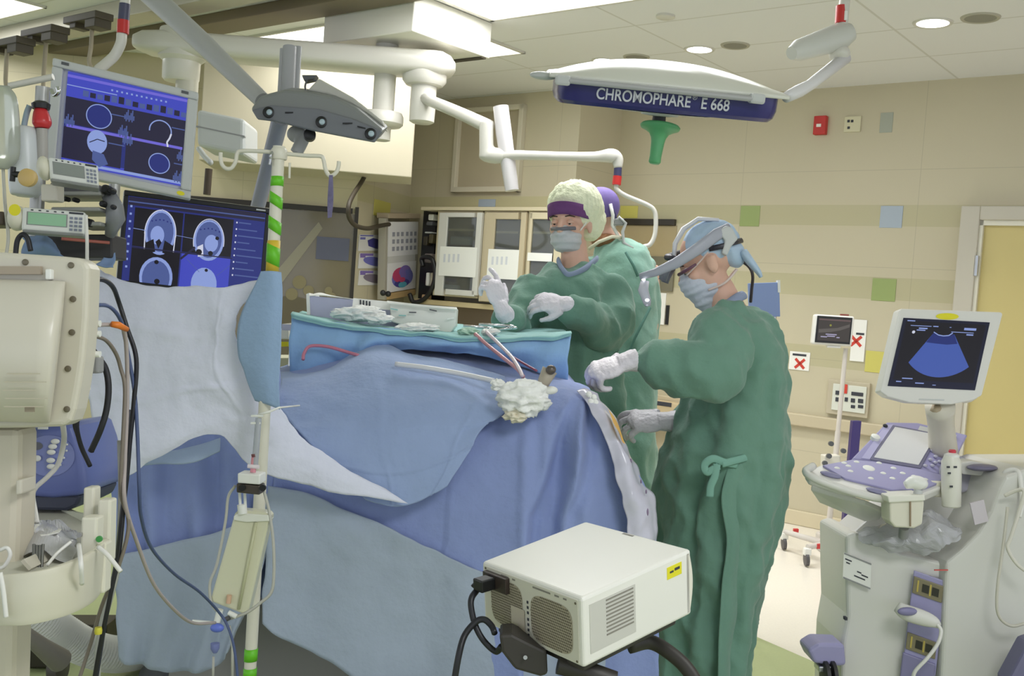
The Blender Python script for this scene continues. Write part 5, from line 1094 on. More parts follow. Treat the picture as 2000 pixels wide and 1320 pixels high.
def hand_mesh(parent, w, f, n, side, curls, s=1.0, spread=.07, thumb=(.7, .5, -.35), tcurl=.5, cuff=None, name='glove', m=None, cuff_r=.038):
    """w wrist, f toward the knuckles, n out of the back of the hand, side +1/-1 where the thumb leaves"""
    f = f.normalized(); n = (n-f*n.dot(f)).normalized(); x = f.cross(n)*side
    mb = MB(); Lc = lambda a, b, c: w + (x*a + f*b + n*c)*s
    mb.ell(Lc(0, .052, 0), x*.043*s, f*.056*s, n*.018*s, 16, 10); mb.ell(Lc(.002, .078, .002), x*.042*s, f*.024*s, n*.015*s, 14, 8)
    mb.ell(Lc(.026, .04, -.008), x*.02*s, f*.034*s, n*.017*s); mb.vtube([(Lc(0, -.03, 0), (.026*s, .022*s)), (Lc(0, .02, 0), (.031*s, .02*s))], 14, 4, side=x)
    for i, (a, ln) in enumerate(((.031, .074), (.0105, .083), (-.0105, .077), (-.031, .06))):
        c0, c1, c2 = curls[i] if isinstance(curls[i], tuple) else (curls[i]*.9, curls[i]*1.2, curls[i]*.8)
        p = Lc(a, .088-.006*abs(i-1.2), 0); d = (f + x*(spread*(1.5-i))).normalized(); pts = [(p - d*.012*s, .0105*s), (p, .0102*s)]; ang = 0; r = .0098*s
        for k, (fr, cc) in enumerate(((.45, c0), (.3, c1), (.25, c2))):
            ang += cc; dd = (d*math.cos(ang) - n*math.sin(ang)); p = p + dd*ln*fr*s; r = (.0094, .0085, .0072)[k]*s; pts.append((p, r))
        mb.vtube(pts, 10, 3); mb.ball(p, r*1.02, 10, 7)
    p = Lc(.036, .022, -.006); d = (x*thumb[0]+f*thumb[1]+n*thumb[2]).normalized(); q1 = p+d*.034*s; d2 = (d*math.cos(tcurl)+(f*.8-x*.6).normalized()*math.sin(tcurl)).normalized(); q2 = q1+d2*.034*s
    mb.vtube([(p-d*.012*s, .0135*s), (q1, .0115*s), (q2, .0085*s)], 10, 4); mb.ball(q2, .0088*s, 10, 7)
    if cuff is not None: mb.vtube([(Lc(0, .012, 0), (.031*s, .022*s)), (Lc(0, -.02, 0), (.032*s, .027*s)), (w+(cuff-w)*.6, cuff_r*.95), (cuff, cuff_r)], 16, 4, side=x)
    return mb.build(name, m or glove_m, parent, remesh=.0032, sm=2, fn=lambda p_, n_: p_ + n_*(noise.noise(p_*90)*.0011+noise.noise(p_*34)*.0015))
def wrinkle(seed, a=1.0):
    def fn(p, n):
        q = V((p.x*7+seed, p.y*7, p.z*2.6)); r = 1-abs(noise.noise(q))*2
        w2 = 1-abs(noise.noise(V((p.x*11+p.z*5+seed, p.y*11, p.z*5-p.x*4))))*2.4
        return p + n*a*(.014*noise.noise(V((p.x*4, p.y*4+seed, p.z*1.8))) + .016*(r-.5) + .008*max(-.6, w2) + .004*noise.noise(p*26))
    return fn
def torso_into(mb, rows, n=36, k=9, seed=0, a=.0):
    """rows: (px x, px y, half width px, half depth m, depth) of the gown, top to bottom"""
    rs = []
    q = crom(rows, 8)
    for j, (x, y, hw, hd, d) in enumerate(q):
        v = j/(len(q)-1); R = []
        for i in range(n):
            t = 2*PI*i/n; w = a*v*(math.sin(k*t+seed+2.2*math.sin(v*2.5))+.5*math.sin(k*1.6*t+seed*2))
            R.append(P(x, y, d) + RGT*(M(hw, d)*math.cos(t)*(1+w*6)) + FWD*(hd*math.sin(t)*(1+w*6)))
        rs.append(R)
    mb.rings(rs)
def person(label, head_c, f, u, hs, limbs, name='person'):
    """one continuous body; limbs: list of [(point, radius)...] chains of torso, neck, arms and legs"""
    mb = MB(); L, r, f, u = head_into(mb, head_c, f, u, hs)
    for ch in limbs: mb.vtube(ch, 14, 4)
    o = mb.build(name, skin, remesh=.0065, sm=3)
    tag(o, label, 'person'); return o, L, r, f, u
def shoe(parent, p, fwd):
    fwd = V((fwd.x, fwd.y, 0)).normalized(); s = fwd.cross(EZ); mb = MB()
    mb.ell(V((p.x, p.y, .045))+fwd*.06, fwd*.14, s*.048, EZ*.045, 16, 10); mb.ell(V((p.x, p.y, .06))-fwd*.02, fwd*.06, s*.042, EZ*.06, 14, 9)
    mb.build('shoe', mat('shoe_blue', (118, 140, 176), .7), parent, remesh=.008, sm=2)
# ------------------------------------------------ the surgeon in profile
d0 = 3.47
fm_ = RGT*-.86 + UPV*-.40 + FWD*.2; um_ = RGT*-.36 + UPV*.9
hc_ = P(1384, 512, d0); gz0 = lambda p, z: V((p.x, p.y, z))
hipL, hipR = P(1385, 960, d0-.06), P(1385, 960, d0+.12)
limbs = [[(P(1402, 560, d0), .052), (P(1416, 590, d0), .056), (P(1428, 622, d0), .07)],
         [(P(1428, 625, d0), .11), (P(1436, 700, d0), .14), (P(1425, 800, d0), .13), (P(1405, 900, d0), .135), (P(1392, 970, d0), .14)],
         [(P(1422, 640, d0-.14), .06), (P(1400, 700, d0-.22), .05), (P(1390, 735, d0-.27), .042), (P(1320, 722, d0-.27), .04), (P(1250, 706, d0-.27), .028)],
         [(P(1410, 640, d0+.14), .06), (P(1405, 730, d0+.2), .048), (P(1398, 790, d0+.2), .042), (P(1350, 815, d0+.1), .038), (P(1310, 825, d0+.03), .027)],
         [(hipL, .09), (gz0(hipL+RGT*-.01, .5), .065), (gz0(hipL, .1), .045), (gz0(hipL+RGT*-.03, .06), .04)], [(hipR, .09), (gz0(hipR, .5), .065), (gz0(hipR, .1), .045), (gz0(hipR+RGT*-.03, .06), .04)]]
surgeon, L, r, f, u = person('person', hc_, fm_, um_, 1.0, limbs)
surgeon['label'] = 'person in green gown and head-mounted light, bent in profile over the drape'
eyes(surgeon, L, r, f, u)
mb = MB()
torso_into(mb, [(1418, 596, 22, .07, d0), (1428, 608, 44, .13, d0), (1438, 632, 70, .2, d0), (1446, 680, 82, .215, d0), (1446, 740, 88, .205, d0), (1434, 800, 100, .2, d0), (1422, 860, 110, .205, d0), (1410, 920, 118, .21, d0), (1400, 1000, 114, .215, d0), (1386, 1100, 106, .22, d0), (1370, 1200, 98, .22, d0), (1358, 1300, 92, .22, d0), (1354, 1360, 90, .22, d0)], a=.013, k=8, seed=1)
mb.vtube([(P(1430, 630, d0-.1), .085), (P(1408, 668, d0-.19), .1), (P(1392, 722, d0-.26), .088), (P(1345, 722, d0-.28), .076), (P(1298, 716, d0-.28), .064), (P(1256, 706, d0-.275), .042), (P(1238, 704, d0-.27), .034)], 18, 6)
mb.vtube([(P(1415, 640, d0+.1), .085), (P(1405, 730, d0+.18), .08), (P(1398, 790, d0+.2), .065), (P(1366, 812, d0+.12), .05), (P(1338, 820, d0+.06), .038)], 16, 5)
gown = mb.build('gown', gown_m, surgeon, remesh=.010, sm=4, fn=wrinkle(1, 1.5))
MB().grid(sheet([[(1462, 800, d0-.205), (1490, 786, d0-.17), (1515, 780, d0-.08)], [(1428, 880, d0-.222), (1456, 880, d0-.205), (1500, 880, d0-.1)], [(1412, 960, d0-.245), (1444, 960, d0-.225), (1496, 960, d0-.1)], [(1416, 1060, d0-.25), (1440, 1060, d0-.23), (1476, 1060, d0-.1)], [(1408, 1180, d0-.262), (1430, 1180, d0-.235), (1456, 1180, d0-.1)], [(1398, 1350, d0-.265), (1418, 1350, d0-.235), (1436, 1350, d0-.1)]], 8, 10, lambda a, b, p: wob(p, 8, .01))).build('gown_overlap', gown_m, gown, solid=.003, smooth=True)
tie_m = mat('gown_tie', (128, 174, 158), .8)
def ribbon(parent, pts, w, nm='tie_ribbon'):
    mb = MB(); q = [V(a) for a in crom([tuple(P(*p)) for p in pts], 8)]; mb.tube(q, w, 8, side=FWD, flat=3.2); return mb.build(nm, tie_m, parent, smooth=True)
dz = d0-.26
ribbon(gown, [(1440, 908, dz+.03), (1415, 903, dz), (1392, 896, dz-.01), (1376, 908, dz-.01), (1382, 922, dz-.01), (1404, 910, dz-.01)], .004)
ribbon(gown, [(1400, 906, dz-.01), (1396, 930, dz-.012), (1388, 950, dz-.012), (1386, 970, dz-.012)], .004)
ribbon(gown, [(1470, 890, dz+.06), (1440, 898, dz+.02), (1410, 906, dz-.005)], .004)
MB().curve([P(1398, 612, d0-.1), P(1418, 598, d0-.11), P(1440, 582, d0-.07), P(1452, 576, d0+.01), P(1440, 582, d0+.09)], .017, 10, flat=.6).build('scrub_collar', collar_m, surgeon, smooth=True)
# gloves
hand_mesh(surgeon, P(1224, 707, d0-.27), RGT*-.93+UPV*-.3, UPV*.75-FWD*.55+RGT*-.3, 1, [(.75, .8, .4), (.95, .95, .5), (1.1, 1.0, .6), (1.2, 1.0, .6)], 1.2, .1, (.3, .8, -.6), .6, P(1246, 703, d0-.27))
hand_mesh(surgeon, P(1298, 823, d0+.02), RGT*-1+UPV*.02-FWD*.05, UPV*.72-FWD*.65-RGT*.1, 1, [(.35, .8, .5), (.5, .9, .5), (.65, .9, .5), (.8, .9, .5)], 1.22, .1, (.5, .8, -.5), .3, P(1330, 824, d0+.05), cuff_r=.042)
# mask, cap, headlight
mb = MB(); mb.ell(L(0, .062, -.055), r*.064, f*.062, u*.062, 18, 12); mb.ell(L(0, .085, -.04), r*.03, f*.042, u*.045, 14, 10); mb.ell(L(0, .035, -.085), r*.06, f*.06, u*.045); mb.ell(L(0, .062, -.105), r*.048, f*.045, u*.05)
mask = mb.build('face_mask', mask_m, surgeon, remesh=.005, sm=4, fn=lambda p, n: p+n*.0016*math.sin(p.dot(u)*260))
for q in (-1, 1):
    MB().curve([L(q*.062, .04, -.085), L(q*.07, -.02, -.085), L(q*.055, -.075, -.062)], .004, 8, flat=.6).build('mask_tie', mat('mask_tie', (226, 206, 198), .7), mask, smooth=True)
    MB().curve([L(q*.055, .085, -.01), L(q*.076, .03, .012), L(q*.074, -.03, .04)], .003, 8).build('mask_tie', mat('mask_tie', (226, 206, 198), .7), mask, smooth=True)
capb = mat('cap_pale_blue', (186, 208, 230), .8, bump=.2, bscale=50)
mb = MB(); mb.ell(L(0, -.03, .05), r*.083, f*.1, u*.086, 20, 14); mb.ell(L(0, -.085, -.0), r*.06, f*.04, u*.06)
cap_o = mb.build('surgical_cap', capb, surgeon, remesh=.006, sm=3, fn=lambda p, n: p+n*(.004*noise.noise(p*40)))
MB().vtube([(L(-.02, -.118, -.02), (.035, .016)), (L(-.03, -.126, -.06), (.036, .014)), (L(-.03, -.135, -.1), (.03, .01)), (L(-.03, -.136, -.12), (.02, .006))], 14, 4, side=r).build('cap_tail', capb, cap_o, smooth=True)
hl_g = mat('headlight_grey', (172, 174, 186), .4); hl_d = mat('headlight_dark', (52, 50, 60), .4)
dh_ = d0-.1
hl = MB().tube([P(1250, 540, dh_+.05), P(1280, 532, dh_+.02), P(1320, 514, dh_-.005), P(1360, 488, dh_-.01), P(1400, 458, dh_), P(1424, 446, dh_+.03)], [.011, .014, .018, .02, .021, .019], 14, side=UPV, flat=.5).build('headlight_arm', hl_g, surgeon, smooth=True)
mb = MB(); mb.prism([P(x, y, dh_) for x, y in ((1402, 452), (1418, 440), (1430, 444), (1442, 466), (1428, 482), (1420, 500), (1410, 494), (1416, 470))], FWD*.06); mb.build('rear_knob_housing', lgrey, hl, bevel=.005)
mb = MB(); mb.tube([L(-.085, .09, .055), L(-.03, .118, .075), L(.04, .112, .075), L(.08, .06, .07)], [.008, .012, .012, .01], 10, side=u); mb.build('front_band', hl_d, hl, smooth=True)
MB().tube([L(-.05, .1, .06), L(-.045, .075, .105), L(-.035, .03, .138), L(-.03, -.03, .148), L(-.03, -.09, .115)], [.014, .017, .018, .016, .012], 12, side=r, flat=.5).build('top_band', mat('headlight_white', (222, 222, 226), .4), hl, smooth=True)
MB().tube([L(-.082, -.02, .04), L(-.086, -.06, .03), L(-.066, -.105, .024), L(.0, -.132, .02)], .009, 10, side=u, flat=.4).build('rear_band', hl_d, hl, smooth=True)
mb = MB(); mb.tube([L(-.05, .112, .052), L(-.055, .145, .03), L(-.055, .165, .01)], [.013, .014, .014], 12); mb.build('loupe', mat('loupe_grey', (120, 122, 134), .35), hl, smooth=True)
mb = MB(); mb.tube([L(.02, .118, .035), L(.02, .15, .015), L(.02, .165, .0)], [.012, .014, .014], 12); mb.build('loupe', mat('loupe_grey', (120, 122, 134), .35), hl, smooth=True)
mb = MB(); mb.tube([P(1260, 548, dh_+.05), P(1256, 566, dh_+.05), P(1264, 590, dh_+.05), P(1266, 598, dh_+.05)], [.014, .018, .014, .009], 14); mb.build('light_head', mat('light_clear', (214, 214, 226), .15, trans=.3), hl, smooth=True)
MB().ell(P(1264, 586, dh_+.036), RGT*.007, UPV*.005, FWD*.004).build('lens', mat('lit_lens', (255, 255, 255), .2, emit=(255, 255, 255), estr=3), hl, smooth=True)
MB().ell(P(1257, 546, dh_+.036), RGT*.007, UPV*.003, FWD*.004).build('lens', mat('lit_lens', (255, 255, 255), .2, emit=(255, 255, 255), estr=3), hl, smooth=True)
mb = MB(); mb.tube([L(-.078, .04, .012), L(-.07, .085, .006), L(-.03, .108, .004)], [.004, .006, .006], 8); mb.build('glasses_frame', mat('frame_maroon', (110, 72, 92), .3), hl, smooth=True)
MB().curve([P(1430, 478, dh_+.04), P(1424, 492, dh_+.06), P(1440, 505, dh_+.1), P(1462, 520, dh_+.12), P(1470, 538, dh_+.12), P(1468, 566, dh_+.14), P(1466, 590, dh_+.16)], .0055, 8).build('cable', mat('headlight_cable', (62, 54, 56), .4), hl, smooth=True)
shoe(surgeon, gz0(hipL, 0), fm_); shoe(surgeon, gz0(hipR, 0), fm_)
# ------------------------------------------------ the scrub nurse facing us
d0 = 3.92
fw_ = RGT*-.42 + UPV*-.1 + FWD*-.9; uw_ = UPV + RGT*.02
hc_ = P(1114, 436, d0)
hipL, hipR = P(1095, 820, d0), P(1150, 820, d0+.04)
limbs = [[(P(1120, 470, d0), .05), (P(1122, 500, d0), .053), (P(1122, 530, d0), .07)],
         [(P(1118, 535, d0), .1), (P(1115, 600, d0), .13), (P(1115, 700, d0), .125), (P(1120, 820, d0), .14)],
         [(P(1046, 556, d0-.07), .055), (P(1024, 610, d0-.13), .045), (P(1014, 640, d0-.2), .04), (P(996, 624, d0-.3), .034), (P(982, 606, d0-.37), .026)],
         [(P(1186, 560, d0+.02), .055), (P(1196, 620, d0-.04), .045), (P(1186, 655, d0-.12), .04), (P(1150, 626, d0-.22), .035), (P(1112, 600, d0-.3), .026)],
         [(hipL, .09), (gz0(hipL, .6), .06), (gz0(hipL, .08), .042)], [(hipR, .09), (gz0(hipR, .6), .06), (gz0(hipR, .08), .042)]]
nurse, L, r, f, u = person('person in green gown, pale yellow cap and mask, gloved hands raised behind the instrument table', hc_, fw_, uw_, .98, limbs)
eyes(nurse, L, r, f, u, .98)
mb = MB()
torso_into(mb, [(1122, 518, 34, .07, d0), (1118, 528, 52, .105, d0), (1114, 545, 74, .14, d0), (1112, 580, 88, .16, d0), (1112, 640, 88, .16, d0), (1118, 720, 90, .165, d0), (1120, 820, 94, .18, d0), (1120, 1000, 98, .2, d0), (1118, 1200, 100, .2, d0)], a=.011, k=7, seed=3)
mb.vtube([(P(1050, 558, d0-.06), .075), (P(1024, 606, d0-.12), .066), (P(1014, 634, d0-.19), .058), (P(1000, 628, d0-.28), .046), (P(990, 618, d0-.34), .036)], 16, 5)
mb.vtube([(P(1176, 560, d0), .085), (P(1192, 606, d0-.04), .088), (P(1186, 640, d0-.12), .08), (P(1158, 626, d0-.2), .066), (P(1128, 610, d0-.26), .05), (P(1112, 601, d0-.3), .036)], 18, 5)
g2 = mb.build('gown', gown_m, nurse, remesh=.010, sm=4, fn=wrinkle(5, 1.4))
MB().curve([P(1090, 508, d0-.03), P(1098, 526, d0-.12), P(1112, 537, d0-.145), P(1140, 526, d0-.12), P(1166, 505, d0-.02)], .014, 10, flat=.5).build('scrub_collar', collar_m, nurse, smooth=True)
hand_mesh(nurse, P(979, 600, d0-.37), UPV*1+RGT*-.38, FWD*-.6+RGT*.55, 1, [(.25, .3, .2), (.6, .9, .5), (.9, 1.1, .6), (1.0, 1.1, .6)], .98, .12, (.6, .7, -.3), .2, P(990, 622, d0-.34), cuff_r=.036)
hand_mesh(nurse, P(1104, 594, d0-.3), RGT*-1+UPV*.1-FWD*.1, UPV*.55-FWD*.8, -1, [(.5, .7, .4), (.55, .75, .4), (.6, .8, .4), (.65, .8, .4)], 1.0, .04, (.45, .75, -.4), .4, P(1122, 602, d0-.27), cuff_r=.034)
mb = MB(); mb.ell(L(0, .05, -.06), r*.062, f*.058, u*.055, 18, 12); mb.ell(L(0, .082, -.038), r*.032, f*.036, u*.04, 14, 10); mb.ell(L(0, .035, -.085), r*.056, f*.052, u*.035)
mask = mb.build('face_mask', mat('mask_grey_white', (206, 206, 208), .8, bump=.2, bscale=80), nurse, remesh=.005, sm=4, fn=lambda p, n: p+n*.002*math.sin(p.dot(UPV)*240))
MB().curve([L(-.06, .062, -.022), L(-.04, .092, -.02), L(0, .12, -.022), L(.04, .092, -.02), L(.06, .062, -.022)], .007, 8, flat=.35, side=UPV).build('visor_strip', mat('visor_dark', (112, 110, 116), .3), mask, smooth=True)
for q in (-1, 1):
    MB().curve([L(q*.06, .05, -.03), L(q*.08, .0, .02), L(q*.082, -.02, .06)], .003, 8).build('mask_tie', white, mask, smooth=True)
capy = mat('cap_pale_yellow', (240, 243, 208), .7, bump=.5, bscale=70, var=.05, trans=.0)
mb = MB(); mb.ell(P(1124, 404, d0+.03), RGT*.112, UPV*.105, FWD*.115, 24, 16); mb.ell(P(1150, 432, d0+.05), RGT*.066, UPV*.08, FWD*.08)
def capfn(p, n):
    q = p-P(1124, 404, d0+.03); return p + n*(.006*noise.noise(p*22)+.004*noise.noise(V((math.atan2(q.x, q.y)*9, q.z*14, 3)))+.003*noise.noise(p*70))
cap2 = mb.build('bouffant_cap', capy, nurse, remesh=.007, sm=3, fn=capfn)
mb = MB(); mb.grid([[L(.086*math.sin(a), .104*math.cos(a)-.004, h*.95+.014*math.cos(a*1.6)) for a in [(-1.35+2.7*k/24) for k in range(25)]] for h in (.022, .04, .058, .075)])
mb.build('forehead_band', mat('band_purple', (112, 66, 122), .8, var=.15, vscale=60), nurse, solid=.004, smooth=True)
shoe(nurse, gz0(hipL, 0), fw_); shoe(nurse, gz0(hipR, 0), fw_)
# ------------------------------------------------ the third person, back turned, behind the nurse
d0 = 4.45
f3 = RGT*-.55 + UPV*-.35 + FWD*.75; u3 = UPV*.9 + RGT*-.15
hc_ = P(1170, 428, d0)
hipL, hipR = P(1195, 820, d0), P(1240, 820, d0)
limbs = [[(P(1182, 458, d0), .052), (P(1196, 478, d0), .058), (P(1206, 500, d0), .07)],
         [(P(1212, 500, d0), .1), (P(1218, 580, d0), .13), (P(1218, 700, d0), .125), (P(1216, 820, d0), .14)],
         [(P(1160, 510, d0+.02), .055), (P(1140, 590, d0+.06), .045), (P(1120, 620, d0+.2), .04), (P(1120, 620, d0+.36), .03)],
         [(P(1262, 520, d0+.02), .055), (P(1270, 600, d0+.04), .045), (P(1262, 660, d0+.1), .04), (P(1240, 660, d0+.3), .03)],
         [(hipL, .09), (gz0(hipL, .5), .06), (gz0(hipL, .1), .042)], [(hipR, .09), (gz0(hipR, .5), .06), (gz0(hipR, .1), .042)]]
third, L, r, f, u = person('person in light green gown with back turned, mostly hidden behind the nurse', hc_, f3, u3, 1.0, limbs)
mb = MB()
torso_into(mb, [(1204, 472, 30, .08, d0), (1212, 482, 46, .12, d0), (1218, 510, 56, .15, d0), (1219, 560, 62, .17, d0), (1217, 640, 64, .17, d0), (1214, 720, 66, .18, d0), (1212, 820, 68, .19, d0), (1212, 1000, 70, .2, d0), (1212, 1160, 72, .2, d0)], a=.009, k=6, seed=5)
mb.vtube([(P(1166, 508, d0), .07), (P(1142, 590, d0+.06), .065), (P(1124, 618, d0+.2), .05)], 16, 5)
mb.vtube([(P(1250, 512, d0), .068), (P(1262, 590, d0+.04), .062), (P(1256, 660, d0+.1), .058), (P(1242, 660, d0+.26), .045)], 16, 5)
g3 = mb.build('gown', gown_l, third, remesh=.011, sm=4, fn=wrinkle(9))
for pts in ([(1222, 492), (1238, 520), (1246, 540)], [(1270, 600), (1240, 660), (1216, 720), (1212, 790)], [(1212, 690), (1214, 720), (1216, 760)]):
    mb = MB(); mb.tube([P(x, y, d0-.185) for x, y in pts], .006, 8, flat=.6); mb.build('back_tie', mat('tie_dark_green', (92, 136, 124), .8), g3, smooth=True)
mb = MB(); mb.ell(L(0, -.02, .045), r*.086, f*.106, u*.088, 20, 14)
c3 = mb.build('surgical_cap', mat('cap_purple', (122, 104, 168), .8, var=.1, vscale=40), third, remesh=.007, sm=3)
mb = MB(); mb.ell(P(1182, 470, d0-.02), RGT*.062, UPV*.034, FWD*.07); mb.build('hair', mat('hair_auburn', (150, 104, 66), .6, bump=.6, bscale=120), third, smooth=True)
mb = MB(); mb.tube([P(1192, 398, d0-.1), P(1197, 420, d0-.1), P(1196, 440, d0-.1), P(1208, 462, d0-.1), P(1214, 474, d0-.1)], .0075, 10); h3 = mb.build('headlight_strap', white, third, smooth=True)
mb = MB(); mb.tube([P(1190, 398, d0-.08), P(1200, 418, d0-.08), P(1204, 440, d0-.08)], .008, 10); mb.build('dark_strap', mat('strap_navy', (62, 60, 96), .5), third, smooth=True)
mb = MB(); mb.tube([P(1200, 440, d0-.1), P(1210, 424, d0-.12), P(1222, 436, d0-.12), P(1216, 452, d0-.12), P(1218, 474, d0-.12), P(1236, 486, d0-.12)], .007, 10); mb.build('cable', lgrey, h3, smooth=True)
mb = MB(); mb.box(P(1209, 434, d0-.1), RGT*.02, UPV*.014, FWD*.02); mb.build('battery_clip', grey, h3, bevel=.004)
MB().tube([P(1150, 486, d0-.07), P(1170, 472, d0-.1), P(1196, 462, d0-.11), P(1216, 464, d0-.11)], .008, 10, flat=.6).build('neck_tie', mat('tie_cream', (226, 220, 196), .7), third, smooth=True)
shoe(third, gz0(hipL, 0), f3); shoe(third, gz0(hipR, 0), f3)
# pack on the surgeon's far side and blue board behind his shoulder
tt = thing('blue_board', 'small blue board with a white clip, behind the shoulder of the surgeon with the headlight', 'board', P(1500, 590, 4.3))
f = Fr(P(1462, 553, 4.3), P(1522, 551, 4.3), P(1464, 620, 4.3)); mb = MB(); f.box(mb, 0, 1, 0, 1, -.02, 0); mb.build('board', mat('board_blue', (140, 160, 208), .5), tt, bevel=.002)
mb = MB(); f.box(mb, .94, 1.02, -.06, .3, -.02, .006); mb.build('clip', white, tt)
MB().cyl(P(1516, 560, 4.32), V((P(1516, 560, 4.32).x, P(1516, 560, 4.32).y, .02)), .012).build('stand', steel, tt, smooth=A40)
# ================================================================ light source box in front
t = thing('light_source_unit', 'white boxy light source unit with round vent grilles, front centre', 'equipment box', P(1145, 1310, 2.0))
TLc, TRc, TNc, TFc = P(941, 1096, 2.12), P(1350, 1072, 2.02), P(1136, 1168, 1.84), P(1140, 1014, 2.3)
# an upright box: near corner down to (1138,1306); left bottom (946,1234)
dn = P(1140, 1306, 1.86)-TNc
uL = TLc-TNc; uR = TRc-TNc
wbox = mat('unit_white', (238, 236, 228), .32); wside = mat('unit_side', (226, 224, 214), .35)
bev = .006
pts_top = [TNc, TNc+uL, TNc+uL+uR, TNc+uR]
MB().hexa(pts_top+[p+dn for p in pts_top]).build('housing', wbox, t, bevel=.007, seg=3)
fb = Fr(TNc+uL, TNc, TNc+uL+dn)     # rear face with grilles (left visible face)
fs = Fr(TNc, TNc+uR, TNc+dn)        # side face (right visible face)
meshm = mat('grille_tan', (176, 166, 146), .5); holem = mat('grille_hole', (92, 84, 70), .6)
mb = MB(); fb.box(mb, .03, .97, .05, .95, 0, .0015); rp = mb.build('rear_panel', mat('rear_panel', (222, 218, 204), .4), t, bevel=.001)
def grille(f, cu, cv, rx, ry, par, n, clip=None):
    mb = MB(); f.blob(mb, [(cu+rx*math.copysign(abs(math.cos(a))**.5, math.cos(a)), cv+ry*math.copysign(abs(math.sin(a))**.5, math.sin(a))) for a in [2*PI*k/32 for k in range(32)]], .002)
    g = mb.build('grille', meshm, par, recalc=False); mb = MB()
    st = 2*ry/n; su = st*f.V.length/f.U.length
    nx = int(2*rx/su)
    for j in range(n):
        for i in range(nx):
            u_ = -rx+su*(i+.5+(.5 if j % 2 else 0)); v_ = -ry+st*(j+.5)
            if abs(u_/rx)**4+abs(v_/ry)**4 > .86: continue
            f.disc(mb, cu+u_, cv+v_, su*.33, .0026, 6, st*.33)
    h = mb.build('grille_holes', holem, g, recalc=False); h['kind'] = 'stuff'
grille(fb, .27, .52, .17, .36, rp, 18); grille(fb, .72, .55, .2, .36, rp, 18)
mb = MB(); fb.rect(mb, .32, .46, .5, .9, .0032); mb.build('plain_plate', mat('plate_tan', (206, 196, 176), .4), rp, recalc=False)
mb = MB(); fb.box(mb, .06, .31, .1, .34, 0, .012); so = mb.build('power_socket', mat('socket_brown', (62, 52, 48), .4), rp, bevel=.001)
mb = MB(); fb.box(mb, .1, .2, .13, .32, .01, .045); mb.build('power_plug', black, so, bevel=.003)
for v in (.34, .42, .5, .6, .68, .76, .84):
    mb = MB(); fb.box(mb, .485, .5, v, v+.04, .001, .0025); mb.build('status_mark', inkd, rp)
for u0, u1 in ((.22, .3), (.34, .37), (.55, .72), (.76, .8), (.84, .87)):
    mb = MB(); fb.box(mb, u0, u1, .085, .11, .001, .0022); mb.build('printed_label', mat('print_grey', (140, 136, 128), .6), rp)
for u_, v_ in ((.05, .08), (.95, .1), (.05, .92), (.95, .93), (.5, .94)):
    MB().lathe(fb.p(u_, v_, .0015), fb.N, [(.0025, 0), (.0025, .001)], 10).build('screw', mat('screw_head', (120, 112, 96), .4, .5), rp)
mb = MB(); fs.box(mb, .06, .46, .14, .84, 0, .001); sv = mb.build('side_recess', mat('recess_grey', (206, 204, 196), .4), t)
for q in range(10):
    mb = MB(); v0 = .17+q*.055; fs.box(mb, .2, .44, v0, v0+.02, .001, .002); mb.build('vent_slot', mat('slot_grey', (140, 136, 126), .5), sv)
mb = MB(); fs.box(mb, .76, .9, .12, .3, 0, .001); ys = mb.build('yellow_sticker', yel, t)
mb = MB(); fs.box(mb, .785, .82, .19, .22, .001, .0015); mb.build('printed_mark', inkd, ys); mb = MB(); fs.box(mb, .83, .88, .17, .21, .001, .0015); mb.build('printed_mark', inkd, ys)
mb = MB(); rs = []
for k in range(9):
    a = PI*k/8; rs.append([fs.p(.945+.06*math.sin(a), k/8*.94+.03, .0), fs.p(.945+.06*math.sin(a), k/8*.94+.03, -.25)])
mb = MB(); q0 = [fs.p(.94, .02, 0)]+[fs.p(.985+.035*math.sin(PI*k/10), .02+.96*k/10, 0) for k in range(11)]+[fs.p(.94, .98, 0)]
mb.prism(q0, uL*.985); mb.build('front_bezel', mat('bezel_cream', (232, 228, 214), .35), t, bevel=.004)
mb = MB(); ft = Fr(TNc+uL+uR, TNc+uR, TNc+uL); ft.box(mb, .42, .52, .03, .05, .0, .0006); mb.build('top_marking', mat('print_grey', (140, 136, 128), .6), t)
# stand under it
t2 = thing('equipment_stand', 'dark stand with a curved arm carrying the white light source unit', 'stand', V((P(1130, 1320, 2.05).x, 2.05, 0)))
bc = (TLc+TRc)/2+dn
dk = mat('stand_dark', (58, 54, 50), .5)
mb = MB(); o4 = [p+dn*1.02 for p in pts_top]; cm4 = sum(o4, V((0, 0, 0)))/4; mb.prism([cm4+(p-cm4)*.86 for p in o4], EZ*-.018); mb.build('support_plate', dk, t2, bevel=.004)
mb = MB(); mb.prism([P(x, y, 1.95) for x, y in ((975, 1240), (1000, 1238), (1068, 1272), (1070, 1318), (1056, 1322), (1006, 1308), (980, 1274))], FWD*.08); mb.build('clamp_block', dk, t2, bevel=.006)
mb = MB(); mb.cyl(P(1026, 1284, 1.945), P(1026, 1284, 1.94), .004); mb.build('screw', chrome, t2)
mb = MB(); mb.cyl(bc+EZ*-.02, V((bc.x, bc.y, .05)), .03); mb.build('column', dk, t2, smooth=A40)
mb = MB(); mb.tube([P(1090, 1296, 1.95), P(1150, 1312, 1.95), P(1200, 1330, 1.95)], .02, 10); mb.build('bracket', dk, t2, smooth=A40)
MB().tube([V(q) for q in crom([tuple(P(*q)) for q in ((1230, 1262, 2.1), (1270, 1254, 2.12), (1310, 1276, 2.1), (1345, 1310, 2.08), (1380, 1370, 2.06))], 6)], .016, 12, flat=.7).build('curved_arm', dk, t2, smooth=True)
